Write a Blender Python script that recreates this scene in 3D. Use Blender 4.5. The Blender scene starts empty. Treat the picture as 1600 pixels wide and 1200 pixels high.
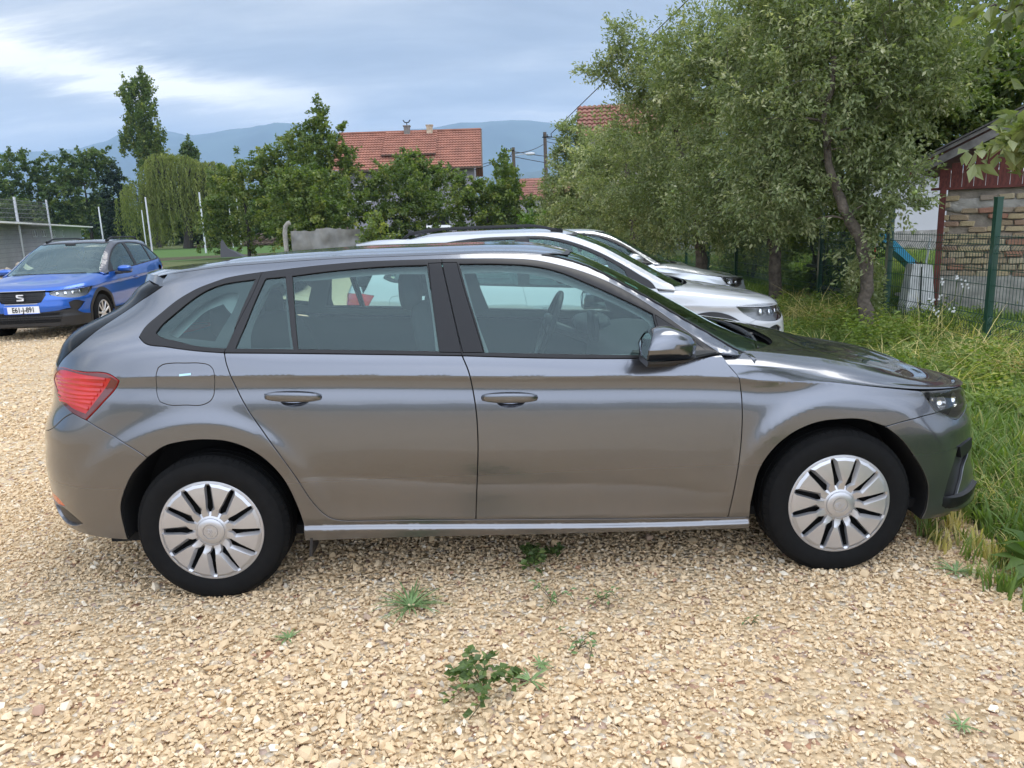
import bpy, bmesh, math, random
import numpy as np
from mathutils import Vector, Matrix, noise as mnoise
from mathutils.geometry import delaunay_2d_cdt

S = bpy.context.scene
COL = S.collection
R = math.radians
rng = np.random.default_rng(7)
random.seed(7)

# ------------------------------------------------------------------ camera, sky, sun, exposure
cam_d = bpy.data.cameras.new('camera')
cam = bpy.data.objects.new('camera', cam_d); COL.objects.link(cam); S.camera = cam
cam_d.lens = 26.976; cam_d.sensor_width = 36.0; cam_d.clip_start = .05; cam_d.clip_end = 30000
_yaw, _pitch, _roll = .0200843, .206467, .0351526
_f = Vector((math.sin(_yaw)*math.cos(_pitch), math.cos(_yaw)*math.cos(_pitch), -math.sin(_pitch)))
_r = Vector((math.cos(_yaw), -math.sin(_yaw), 0)); _d = _f.cross(_r)
_r2 = math.cos(_roll)*_r + math.sin(_roll)*_d; _d2 = -math.sin(_roll)*_r + math.cos(_roll)*_d
_M = Matrix((( _r2.x, -_d2.x, -_f.x, 1.21602), (_r2.y, -_d2.y, -_f.y, -3.92288), (_r2.z, -_d2.z, -_f.z, 1.51695), (0, 0, 0, 1)))
cam.matrix_world = _M

SUN_EL, SUN_AZ = R(66), R(48)          # azimuth measured from +Y (behind the parked cars) towards +X
world = bpy.data.worlds.new('World'); S.world = world; world.use_nodes = True
wn = world.node_tree.nodes; wl = world.node_tree.links; wn.clear()
w_out = wn.new('ShaderNodeOutputWorld')
sky = wn.new('ShaderNodeTexSky'); sky.sky_type = 'NISHITA'; sky.sun_disc = False
sky.sun_elevation = SUN_EL; sky.sun_rotation = SUN_AZ; sky.dust_density = 1.5
bg1 = wn.new('ShaderNodeBackground'); bg1.inputs[1].default_value = .12
wl.new(sky.outputs[0], bg1.inputs[0])
tc = wn.new('ShaderNodeTexCoord')
sep = wn.new('ShaderNodeSeparateXYZ'); wl.new(tc.outputs['Generated'], sep.inputs[0])
def wmath(op, a, b=None, clamp=False):
    n = wn.new('ShaderNodeMath'); n.operation = op; n.use_clamp = clamp
    for i, x in enumerate((a, b)):
        if x is None: continue
        if isinstance(x, (int, float)): n.inputs[i].default_value = x
        else: wl.new(x, n.inputs[i])
    return n.outputs[0]
zz = wmath('ADD', wmath('MAXIMUM', sep.outputs[2], 0.0), .30)
comb = wn.new('ShaderNodeCombineXYZ')
wl.new(wmath('DIVIDE', sep.outputs[0], zz), comb.inputs[0]); wl.new(wmath('DIVIDE', sep.outputs[1], zz), comb.inputs[1])
def wnoise(scale, detail, rough, dist, off):
    m = wn.new('ShaderNodeMapping'); m.inputs[1].default_value = off; m.inputs[3].default_value = (.6, 1.9, 1); m.inputs[2].default_value = (0, 0, R(-12))
    wl.new(comb.outputs[0], m.inputs[0])
    n = wn.new('ShaderNodeTexNoise'); n.inputs['Scale'].default_value = scale; n.inputs['Detail'].default_value = detail
    n.inputs['Roughness'].default_value = rough; n.inputs['Distortion'].default_value = dist
    wl.new(m.outputs[0], n.inputs['Vector']); return n.outputs['Fac']
SKO = (12.3, 5.1, 0)
n1 = wnoise(1.5, 7, .52, .5, SKO); n2 = wnoise(3.4, 8, .58, .3, (9.3, 4.4, 0))
def wramp(src, stops):
    r = wn.new('ShaderNodeValToRGB'); e = r.color_ramp.elements
    while len(e) > 2: e.remove(e[-1])
    for i, (p, c) in enumerate(stops):
        el = e[i] if i < 2 else e.new(p)
        el.position = p; el.color = c if len(c) == 4 else (*c, 1)
    wl.new(src, r.inputs[0]); return r.outputs[0]
ccol = wramp(wmath('ADD', wmath('MULTIPLY', n1, .62), wmath('MULTIPLY', n2, .38)),
    [(.37, (.33, .375, .45)), (.44, (.385, .435, .515)), (.50, (.46, .51, .585)), (.56, (.55, .59, .65)), (.62, (.70, .72, .74)), (.68, (.86, .86, .83))])
# paler towards the horizon
hz = wmath('POWER', wmath('SUBTRACT', 1.0, wmath('MAXIMUM', sep.outputs[2], 0.0), True), 9.0)
mx = wn.new('ShaderNodeMixRGB'); wl.new(wmath('MULTIPLY', hz, .30), mx.inputs[0]); # one long pale streak of thinner cloud low in the sky
def wadd(a, b): return wmath('ADD', a, b)
bz = wmath('SUBTRACT', sep.outputs[2], wadd(wmath('MULTIPLY', sep.outputs[0], -.16), wadd(.112, wmath('MULTIPLY', wmath('SUBTRACT', n2, .5), .10))))
band = wmath('EXPONENT', wmath('MULTIPLY', wmath('POWER', wmath('ABSOLUTE', wmath('DIVIDE', bz, .020)), 2.0), -1.0))
ms = wn.new('ShaderNodeMapRange'); ms.inputs[1].default_value = -.14; ms.inputs[2].default_value = -.34; wl.new(sep.outputs[0], ms.inputs[0])
band = wmath('MULTIPLY', wmath('MULTIPLY', band, ms.outputs[0]), wmath('MULTIPLY', n1, 2.3), True)
ms2 = wn.new('ShaderNodeMapRange'); ms2.inputs[1].default_value = .1; ms2.inputs[2].default_value = .3; wl.new(sep.outputs[1], ms2.inputs[0]); band = wmath('MULTIPLY', band, ms2.outputs[0])
mb = wn.new('ShaderNodeMixRGB'); wl.new(band, mb.inputs[0]); wl.new(ccol, mb.inputs[1]); mb.inputs[2].default_value = (1.25, 1.21, 1.14, 1); ccol = mb.outputs[0]
wl.new(ccol, mx.inputs[1]); mx.inputs[2].default_value = (.56, .66, .80, 1)
bg2 = wn.new('ShaderNodeBackground'); wl.new(mx.outputs[0], bg2.inputs[0])
# cloud brightened broadly high behind the camera, away from the sun, to suit bodywork reflections
dt = wn.new('ShaderNodeVectorMath'); dt.operation = 'DOT_PRODUCT'; wl.new(tc.outputs['Generated'], dt.inputs[0]); dt.inputs[1].default_value = Vector((.05, -.74, .64)).normalized()
glow = wmath('POWER', wmath('MAXIMUM', dt.outputs['Value'], 0.0), .9)
mg = wn.new('ShaderNodeMixRGB'); wl.new(wmath('MULTIPLY', glow, .75), mg.inputs[0]); wl.new(mx.outputs[0], mg.inputs[1]); mg.inputs[2].default_value = (.68, .75, .90, 1); wl.new(mg.outputs[0], bg2.inputs[0])
zen = wmath('MULTIPLY', wmath('POWER', wmath('MAXIMUM', sep.outputs[2], 0.0), 2.0), .7)
wl.new(wmath('ADD', wmath('ADD', wmath('MULTIPLY', glow, 2.1), 1.12), zen), bg2.inputs[1])
mixs = wn.new('ShaderNodeMixShader')
wl.new(wramp(n1, [(.30, (.78,)*3), (.5, (.94,)*3)]), mixs.inputs[0])
wl.new(bg1.outputs[0], mixs.inputs[1]); wl.new(bg2.outputs[0], mixs.inputs[2]); wl.new(mixs.outputs[0], w_out.inputs[0])

sun_d = bpy.data.lights.new('sun', 'SUN'); sun = bpy.data.objects.new('sun', sun_d); COL.objects.link(sun)
sun_d.energy = 1.5; sun_d.angle = R(38); sun_d.color = (1.0, .95, .86)
_sd = Vector((math.sin(SUN_AZ)*math.cos(SUN_EL), math.cos(SUN_AZ)*math.cos(SUN_EL), math.sin(SUN_EL)))
sun.rotation_euler = _sd.to_track_quat('Z', 'Y').to_euler()
S.view_settings.view_transform = 'Standard'; S.view_settings.look = 'None'
S.view_settings.exposure = .13; S.view_settings.gamma = 1; S.view_settings.use_curve_mapping = False
try:
    S.cycles.use_denoising = True; S.cycles.denoiser = 'OPENIMAGEDENOISE'
    S.cycles.max_bounces = 10; S.cycles.transparent_max_bounces = 24; S.cycles.glossy_bounces = 4; S.cycles.transmission_bounces = 8
    S.cycles.sample_clamp_indirect = 6; S.cycles.volume_bounces = 2; S.cycles.caustics_reflective = False; S.cycles.caustics_refractive = False
except Exception: pass

# ------------------------------------------------------------------ helpers
def tag(o, label=None, cat=None, group=None, kind=None):
    for k, v in (('label', label), ('category', cat), ('group', group), ('kind', kind)):
        if v: o[k] = v
    return o
def empty(name, loc=(0, 0, 0), rz=0, label=None, cat=None, group=None, kind=None):
    o = bpy.data.objects.new(name, None); COL.objects.link(o); o.location = loc; o.rotation_euler = (0, 0, rz)
    o.empty_display_size = .1
    return tag(o, label, cat, group, kind)
def link(name, me, parent=None, mats=None):
    o = bpy.data.objects.new(name, me); COL.objects.link(o)
    if parent is not None: o.parent = parent
    return o
def mesh(name, v, f, mat, parent=None, smooth=False, normals=None, fmat=None, attrs=None, angle=None):
    me = bpy.data.meshes.new(name)
    v = np.asarray(v, dtype=np.float32)
    if isinstance(f, np.ndarray):
        nf, k = f.shape
        me.vertices.add(len(v)); me.vertices.foreach_set('co', v.ravel())
        me.loops.add(nf*k); me.loops.foreach_set('vertex_index', f.astype(np.int32).ravel())
        me.polygons.add(nf); me.polygons.foreach_set('loop_start', np.arange(0, nf*k, k, dtype=np.int32))
        me.polygons.foreach_set('loop_total', np.full(nf, k, dtype=np.int32))
    else:
        me.from_pydata(v.tolist(), [], [list(map(int, x)) for x in f])
    for m in (mat if isinstance(mat, (list, tuple)) else [mat]): me.materials.append(m)
    if fmat is not None: me.polygons.foreach_set('material_index', np.asarray(fmat, dtype=np.int32))
    me.polygons.foreach_set('use_smooth', np.full(len(me.polygons), bool(smooth)))
    if attrs:
        for an, (dom, arr) in attrs.items():
            a = me.attributes.new(an, 'FLOAT', dom); a.data.foreach_set('value', np.asarray(arr, dtype=np.float32))
    me.update(calc_edges=True)
    if normals is not None: me.normals_split_custom_set_from_vertices(np.asarray(normals, dtype=np.float32).tolist())
    elif angle is not None and smooth: me.set_sharp_from_angle(angle=R(angle))
    return link(name, me, parent)
class MB:
    """collects boxes, tubes and so on and links them as one object"""
    def __init__(s): s.v = []; s.f = []; s.m = []; s.n = 0
    def add(s, v, f, mi=0):
        v = np.asarray(v, float).reshape(-1, 3)
        s.v.append(v); s.f += [[int(i)+s.n for i in q] for q in f]; s.m += [mi]*len(f); s.n += len(v); return s
    def box(s, c, sz, rz=0, mi=0, M=None, bev=0):
        x, y, z = [q/2 for q in sz]
        if bev:
            bm = bmesh.new(); bmesh.ops.create_cube(bm, size=1)
            for q in bm.verts: q.co = Vector((q.co.x*2*x, q.co.y*2*y, q.co.z*2*z))
            bmesh.ops.bevel(bm, geom=bm.edges[:], offset=bev, segments=2, affect='EDGES')
            v = np.array([q.co[:] for q in bm.verts]); bm.verts.index_update(); f = [[q.index for q in p.verts] for p in bm.faces]; bm.free()
        else:
            v = np.array([(a*x, b*y, d*z) for a in (-1, 1) for b in (-1, 1) for d in (-1, 1)])
            f = [(0,1,3,2),(4,6,7,5),(0,4,5,1),(2,3,7,6),(0,2,6,4),(1,5,7,3)]
        if M is not None: v = v@np.array(M).T
        cz, sn = math.cos(rz), math.sin(rz)
        v = v@np.array([[cz, sn, 0], [-sn, cz, 0], [0, 0, 1]]) + np.array(c)
        return s.add(v, f, mi)
    def tube(s, pts, rad, n=8, mi=0, cap=True):
        pts = np.asarray(pts, float); k = len(pts); rad = np.broadcast_to(np.asarray(rad, float), (k,))
        T = np.gradient(pts, axis=0); T /= np.maximum(np.linalg.norm(T, axis=1, keepdims=True), 1e-9)
        up = np.array([0, 0, 1.0]) if abs(T[0, 2]) < .9 else np.array([1.0, 0, 0]); V = []
        A = np.cross(T[0], up); A /= np.linalg.norm(A)
        for i in range(k):
            A = A - T[i]*A.dot(T[i]); A /= max(np.linalg.norm(A), 1e-9); B = np.cross(T[i], A)
            a = np.linspace(0, 2*math.pi, n, endpoint=False)[:, None]
            V.append(pts[i] + rad[i]*(np.cos(a)*A + np.sin(a)*B))
        f = [(i*n+j, i*n+(j+1) % n, (i+1)*n+(j+1) % n, (i+1)*n+j) for i in range(k-1) for j in range(n)]
        if cap: f += [tuple(range(n))[::-1], tuple((k-1)*n+j for j in range(n))]
        return s.add(np.vstack(V), f, mi)
    def lathe(s, prof, n=48, axis='y', c=(0, 0, 0), mi=0, close=False):
        prof = np.asarray(prof, float); k = len(prof); a = np.linspace(0, 2*math.pi, n, endpoint=False)
        V = []
        for r, h in prof:
            p = [r*np.cos(a), np.full(n, h), r*np.sin(a)] if axis == 'y' else ([r*np.cos(a), r*np.sin(a), np.full(n, h)] if axis == 'z' else [np.full(n, h), r*np.cos(a), r*np.sin(a)])
            V.append(np.stack(p, 1))
        f = [(i*n+j, i*n+(j+1) % n, (i+1)*n+(j+1) % n, (i+1)*n+j) for i in range(k-1) for j in range(n)]
        return s.add(np.vstack(V)+np.array(c), f, mi)
    def extrude(s, poly, a, b, axis='y', mi=0):
        """flat polygon (x,z) given depth a..b along y (or (y,z) along x, (x,y) along z)"""
        n = len(poly); mk = {'y': lambda p, h: (p[0], h, p[1]), 'x': lambda p, h: (h, p[0], p[1]), 'z': lambda p, h: (p[0], p[1], h)}[axis]
        v = [mk(p, a) for p in poly] + [mk(p, b) for p in poly]
        f = [tuple(range(n)), tuple(range(2*n-1, n-1, -1))] + [(i, (i+1) % n, n+(i+1) % n, n+i)[::-1] for i in range(n)]
        return s.add(v, f, mi)
    def build(s, name, mat, parent=None, smooth=False, angle=35, fix=True):
        v = np.vstack(s.v)
        o = mesh(name, v, s.f, mat, parent, smooth, fmat=s.m, angle=angle if smooth else None)
        if fix:
            bm = bmesh.new(); bm.from_mesh(o.data); bmesh.ops.recalc_face_normals(bm, faces=bm.faces); bm.to_mesh(o.data); bm.free()
            if smooth: o.data.set_sharp_from_angle(angle=R(angle))
        return o

def mk(name): 
    m = bpy.data.materials.new(name); m.use_nodes = True; return m, m.node_tree.nodes, m.node_tree.links
def sock(n, k): return n.inputs[k]
def pm(name, col, rough=.6, metal=0, coat=0, spec=.5, noise=None, bump=None, **kw):
    """principled material; noise=(scale, amount) varies the colour, bump=(scale, strength, dist)"""
    m, N, L = mk(name); b = N['Principled BSDF']
    b.inputs['Base Color'].default_value = (*col, 1); b.inputs['Roughness'].default_value = rough
    b.inputs['Metallic'].default_value = metal; b.inputs['Specular IOR Level'].default_value = spec
    b.inputs['Coat Weight'].default_value = coat; b.inputs['Coat Roughness'].default_value = kw.get('coat_rough', .03)
    if 'sub' in kw: b.inputs['Subsurface Weight'].default_value = kw['sub']
    if 'emit' in kw: b.inputs['Emission Color'].default_value = (*kw['emit'], 1); b.inputs['Emission Strength'].default_value = kw.get('es', 1)
    if noise or bump:
        t = N.new('ShaderNodeTexCoord')
    if noise:
        n = N.new('ShaderNodeTexNoise'); n.inputs['Scale'].default_value = noise[0]; n.inputs['Detail'].default_value = 6
        L.new(t.outputs['Object'], n.inputs['Vector'])
        r = N.new('ShaderNodeMapRange'); r.inputs[1].default_value = .3; r.inputs[2].default_value = .7
        r.inputs[3].default_value = 1-noise[1]; r.inputs[4].default_value = 1+noise[1]; L.new(n.outputs['Fac'], r.inputs[0])
        mm = N.new('ShaderNodeVectorMath'); mm.operation = 'SCALE'; mm.inputs[0].default_value = col
        L.new(r.outputs[0], mm.inputs['Scale']); L.new(mm.outputs[0], b.inputs['Base Color'])
    if bump:
        n = N.new('ShaderNodeTexNoise'); n.inputs['Scale'].default_value = bump[0]; n.inputs['Detail'].default_value = 5
        L.new(t.outputs['Object'], n.inputs['Vector'])
        bb = N.new('ShaderNodeBump'); bb.inputs['Strength'].default_value = bump[1]; bb.inputs['Distance'].default_value = bump[2]
        L.new(n.outputs['Fac'], bb.inputs['Height']); L.new(bb.outputs[0], b.inputs['Normal'])
    return m
def paint(name, col, metal=.0, rough=.22, dust=.0):
    m = pm(name, col, rough, metal, 1.0); N, L = m.node_tree.nodes, m.node_tree.links; b = N['Principled BSDF']
    t = N.new('ShaderNodeTexCoord'); n = N.new('ShaderNodeTexNoise'); n.inputs['Scale'].default_value = 3.2; n.inputs['Detail'].default_value = 4
    L.new(t.outputs['Object'], n.inputs['Vector'])
    # a thin film of road dust low on the body, orange peel in the clearcoat
    s = N.new('ShaderNodeSeparateXYZ'); L.new(t.outputs['Object'], s.inputs[0])
    r = N.new('ShaderNodeMapRange'); r.inputs[1].default_value = .75; r.inputs[2].default_value = .2; r.inputs[3].default_value = .0; r.inputs[4].default_value = dust
    L.new(s.outputs[2], r.inputs[0])
    mu = N.new('ShaderNodeMath'); mu.operation = 'MULTIPLY'; L.new(r.outputs[0], mu.inputs[0]); L.new(n.outputs['Fac'], mu.inputs[1])
    mx = N.new('ShaderNodeMixRGB'); mx.inputs[1].default_value = (*col, 1); mx.inputs[2].default_value = (.34, .30, .24, 1)
    L.new(mu.outputs[0], mx.inputs[0]); L.new(mx.outputs[0], b.inputs['Base Color'])
    ma = N.new('ShaderNodeMath'); ma.operation = 'MULTIPLY_ADD'; L.new(mu.outputs[0], ma.inputs[0]); ma.inputs[1].default_value = .5; ma.inputs[2].default_value = .02
    L.new(ma.outputs[0], b.inputs['Coat Roughness'])
    rz_ = N.new('ShaderNodeMapRange'); rz_.inputs[1].default_value = .80; rz_.inputs[2].default_value = .30; rz_.inputs[3].default_value = rough; rz_.inputs[4].default_value = rough+(.14 if dust else 0); L.new(s.outputs[2], rz_.inputs[0]); L.new(rz_.outputs[0], b.inputs['Roughness'])
    n2 = N.new('ShaderNodeTexNoise'); n2.inputs['Scale'].default_value = 60; L.new(t.outputs['Object'], n2.inputs['Vector'])
    bb = N.new('ShaderNodeBump'); bb.inputs['Strength'].default_value = .02; bb.inputs['Distance'].default_value = .002
    L.new(n2.outputs['Fac'], bb.inputs['Height']); L.new(bb.outputs[0], b.inputs['Coat Normal'])
    return m
def glass(name, tint=(.72, .82, .78), ior=1.5, boost=1.0):
    m, N, L = mk(name); N.remove(N['Principled BSDF']); o = N['Material Output']
    tr = N.new('ShaderNodeBsdfTransparent'); tr.inputs[0].default_value = (*tint, 1)
    gl = N.new('ShaderNodeBsdfGlossy'); gl.inputs['Roughness'].default_value = .004; gl.inputs['Color'].default_value = (.74, .93, .93, 1) if .5 < tint[0] < .9 else (1, 1, 1, 1)
    fr = N.new('ShaderNodeFresnel'); fr.inputs[0].default_value = ior
    mu = N.new('ShaderNodeMath'); mu.operation = 'MULTIPLY_ADD'; mu.inputs[1].default_value = 1.45*boost; mu.inputs[2].default_value = .0; mu.use_clamp = True
    L.new(fr.outputs[0], mu.inputs[0])
    mx = N.new('ShaderNodeMixShader'); L.new(mu.outputs[0], mx.inputs[0]); L.new(tr.outputs[0], mx.inputs[1]); L.new(gl.outputs[0], mx.inputs[2])
    L.new(mx.outputs[0], o.inputs[0]); return m

M = {}
M['black_plastic'] = pm('black_plastic', (.018, .018, .019), .45)
M['satin_black'] = pm('satin_black', (.010, .010, .011), .4, spec=.3)
M['trim_gloss'] = pm('trim_gloss', (.010, .0095, .010), .35, spec=.35)
M['rubber'] = pm('rubber', (.008, .008, .008), .55)
M['dark'] = pm('dark', (.006, .006, .006), .9)
M['cloth_dark'] = pm('cloth_dark', (.02, .021, .024), .9, bump=(160, .3, .002))
M['interior'] = pm('interior', (.022, .023, .026), .7)
M['lining'] = pm('lining', (.26, .265, .265), .9)
M['chrome'] = pm('chrome', (.75, .76, .78), .12, 1)
M['tyre'] = pm('tyre', (.0055, .0055, .0055), .85, spec=.22, noise=(30, .25), bump=(220, .25, .001))
M['hubcap'] = pm('hubcap', (.50, .50, .51), .30, .65, coat=.6, noise=(9, .04))
M['glass'] = glass('car_glass', (.68, .86, .81))
M['glass_dark'] = glass('car_glass_dark', (.03, .035, .035), 1.35, .45)
M['lamp_glass'] = glass('lamp_glass', (.96, .97, .97), 1.45)
M['red_lamp'] = pm('red_lamp', (.48, .008, .008), .12, coat=.55, sub=.0, noise=(6, .25))
M['dark_red'] = pm('dark_red', (.10, .006, .007), .1, coat=1)
M['orange'] = pm('orange', (.55, .09, .03), .2, coat=.6)
M['reflector'] = pm('reflector', (.85, .85, .84), .12, 1, noise=(25, .3))
M['lamp_inner'] = pm('lamp_inner', (.30, .29, .27), .35, .6, noise=(18, .4))
M['frit'] = pm('frit', (.008, .008, .009), .35)

# ------------------------------------------------------------------ car skins: panels cut from a lofted body and given edges
def seg_smooth(p, step=.02, closed=False):
    """Catmull-Rom through points, keeping corners sharper than 38 degrees"""
    p = [np.array(a, float) for a in p]
    if closed: p = p + [p[0]]
    n = len(p)
    if n < 2: return p
    if n < 3: 
        k = max(1, int(np.linalg.norm(p[1]-p[0])/step)); return [p[0] + (p[1]-p[0])*i/k for i in range(k+1)]
    def corner(i):
        if i == 0 or i == n-1:
            if not closed: return True
            a, b = p[-1]-p[-2], p[1]-p[0]
        else: a, b = p[i]-p[i-1], p[i+1]-p[i]
        c = np.dot(a, b)/(np.linalg.norm(a)*np.linalg.norm(b)+1e-12)
        return c < math.cos(R(38))
    out = []
    for i in range(n-1):
        p1, p2 = p[i], p[i+1]
        p0 = p[i-1] if i > 0 else (p[-2] if closed else p1); p3 = p[i+2] if i+2 < n else (p[1] if closed else p2)
        d = np.linalg.norm(p2-p1)
        def tan(a, b, c):
            d1, d2 = max(np.linalg.norm(b-a), 1e-9), max(np.linalg.norm(c-b), 1e-9)
            return ((b-a)/d1*d2 + (c-b)/d2*d1)/(d1+d2)
        m1 = (p2-p1)/max(d, 1e-9) if corner(i) else tan(p0, p1, p2)
        m2 = (p2-p1)/max(d, 1e-9) if corner(i+1) else tan(p1, p2, p3)
        k = max(1, int(math.ceil(d/step)))
        for j in range(k):
            t = j/k
            out.append((2*t**3-3*t*t+1)*p1 + (t**3-2*t*t+t)*d*m1 + (3*t*t-2*t**3)*p2 + (t**3-t*t)*d*m2)
    out.append(p[-1]); return out
def loop(*segs, step=.02):
    pts = []
    for s in segs:
        for q in seg_smooth(s, step):
            if not pts or np.linalg.norm(q-pts[-1]) > .003: pts.append(q)
    while np.linalg.norm(pts[0]-pts[-1]) < .003: pts.pop()
    return np.array(pts)
def cloop(p, step=.02):
    q = seg_smooth(p, step, True)[:-1]; return np.array(q)
def area(p): x, y = p[:, 0], p[:, 1]; return .5*np.sum(x*np.roll(y, -1) - np.roll(x, -1)*y)
def inset_loop(p, d):
    if area(p) < 0: p = p[::-1]
    a = p - np.roll(p, 1, 0); b = np.roll(p, -1, 0) - p
    a /= np.maximum(np.linalg.norm(a, axis=1, keepdims=True), 1e-9); b /= np.maximum(np.linalg.norm(b, axis=1, keepdims=True), 1e-9)
    m = a + b; ln = np.linalg.norm(m, axis=1, keepdims=True); n = np.stack([-m[:, 1], m[:, 0]], 1)/np.maximum(ln, 1e-6)
    return p + n*d*np.minimum(2/np.maximum(ln, 1e-6), 2.0)
def inside(P, poly):
    x, y = P[:, 0], P[:, 1]; r = np.zeros(len(P), bool); q = np.roll(poly, -1, 0)
    for (x1, y1), (x2, y2) in zip(poly, q):
        if y1 == y2: continue
        c = (y1 > y) != (y2 > y); r ^= c & (x < (x2-x1)*(y-y1)/(y2-y1)+x1)
    return r
def cdt_region(outer, holes, gu, gz, lines=()):
    loops = [outer] + list(holes); B = np.vstack(loops)
    lo, hi = outer.min(0), outer.max(0)
    G = np.stack(np.meshgrid(np.arange(lo[0]+gu*.5, hi[0], gu), np.arange(lo[1]+gz*.5, hi[1], gz), indexing='ij'), -1).reshape(-1, 2)
    k = inside(G, outer)
    for h in holes: k &= ~inside(G, h)
    G = G[k]
    if len(G):
        sc = np.array([1/gu, 1/gz]); keep = np.ones(len(G), bool)
        for i in range(0, len(G), 2000):
            d = (((G[i:i+2000, None]-B[None])*sc)**2).sum(2).min(1); keep[i:i+2000] = d > .2
        G = G[keep]
    EL = []; LP = []; base = len(B)
    for zf in lines:                       # body creases become real edges of the mesh
        us = np.arange(lo[0], hi[0], .024)
        for dz in (-.006, 0, .006):
            q = np.stack([us, zf(us)+dz], 1); ok = inside(q, outer)
            for h in holes: ok &= ~inside(q, h)
            idx = np.where(ok)[0]
            if len(idx):
                dB = (((q[idx][:, None]-B[None]))**2).sum(2).min(1); ok2 = dB > .004**2; idx = idx[ok2]
            for a in idx: LP.append(q[a])
        if len(G): G = G[np.abs(G[:, 1]-zf(G[:, 0])) > .0095]
    LP = np.array(LP).reshape(-1, 2)
    V = np.vstack([B, LP, G]); E = []; o = 0
    for l in loops: E += [(o+i, o+(i+1) % len(l)) for i in range(len(l))]; o += len(l)
    r = delaunay_2d_cdt([Vector(v) for v in V], E, [], 0, 1e-7)
    P = np.array([v[:] for v in r[0]]); T = np.array([t for t in r[2]])
    c = P[T].mean(1); k = inside(c, outer)
    for h in holes: k &= ~inside(c, h)
    T = T[k]
    a = P[T[:, 1]]-P[T[:, 0]]; b = P[T[:, 2]]-P[T[:, 0]]; ar = a[:, 0]*b[:, 1]-a[:, 1]*b[:, 0]
    T[ar < 0] = T[ar < 0][:, ::-1]
    T = T[np.abs(ar) > 1e-9]
    return P, T
class Car:
    def __init__(s, L, root, far=True): s.L, s.root, s.far = L, root, far
    def geo(s, outer, holes=(), off=0.0, inset=.0027, flange=.012, gu=.03, gz=.013, centre=None, offf=None):
        L = s.L; outer = inset_loop(outer, inset); holes = [inset_loop(h, -inset) for h in holes]
        if centre is not None:
            k = np.abs(outer[:, 0]-centre) < .012; outer[k, 0] = centre
        lines = [pchip(dict(zip(L.u[::3], L.F[L.names.index(k)][1][::3]))) for k in ('s2', 's3', 'cr', 'ch') if k in L.names] if gz < .016 else []
        P, T = cdt_region(outer, holes, gu, gz, lines)
        o = off if offf is None else off + offf(P[:, 0], P[:, 1])
        V = L.side(P[:, 0], P[:, 1], o)
        N = L.side_n(P[:, 0], P[:, 1])
        F = [tuple(t) for t in T]
        if flange:
            # boundary edges -> inward lip
            from collections import Counter
            c = Counter(); dirn = {}
            for t in T:
                for i in range(3):
                    a, b = int(t[i]), int(t[(i+1) % 3]); c[(min(a, b), max(a, b))] += 1; dirn[(min(a, b), max(a, b))] = (a, b)
            be = [dirn[e] for e in c if c[e] == 1]
            ids = sorted({i for e in be for i in e}); m = {i: j for j, i in enumerate(ids)}; n0 = len(V)
            nn = np.zeros((len(ids), 3))
            for a, b in be:
                d = V[b]-V[a]; q = np.cross(d, N[a]); q /= max(np.linalg.norm(q), 1e-9); nn[m[a]] += q; nn[m[b]] += q
            nn /= np.maximum(np.linalg.norm(nn, axis=1, keepdims=True), 1e-9)
            top = V[ids]; rr = min(.0022, flange*.3)
            mid = top - N[ids]*rr + nn*rr*.9; low = top - N[ids]*flange + nn*rr*.9
            V = np.vstack([V, mid, low]); N = np.vstack([N, nn, nn]); k = len(ids)
            for a, b in be:
                F.append((b, a, n0+m[a], n0+m[b])); F.append((n0+m[b], n0+m[a], n0+k+m[a], n0+k+m[b]))
        return V, F, N
    def panel(s, name, outer, mat, holes=(), parent=None, label=None, sides=2, **kw):
        V, F, N = s.geo(outer, holes, **kw); par = parent or s.root; out = []
        if kw.get('centre') is not None:      # one piece across the centre line
            n = len(V); V2 = V*np.array([1, -1, 1]); F2 = [tuple(i+n for i in f[::-1]) for f in F]
            o = mesh(name, np.vstack([V, V2]), F+F2, mat, par, True, np.vstack([N, N*np.array([1, -1, 1])]))
            return [o]
        o = mesh(name, V, F, mat, par, True, N); out.append(o)
        if sides == 2 and s.far:
            out.append(mesh(name, V*np.array([1, -1, 1]), [f[::-1] for f in F], mat, par, True, N*np.array([1, -1, 1])))
        if label:
            for q in out: q['label'] = label
        return out
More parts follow.
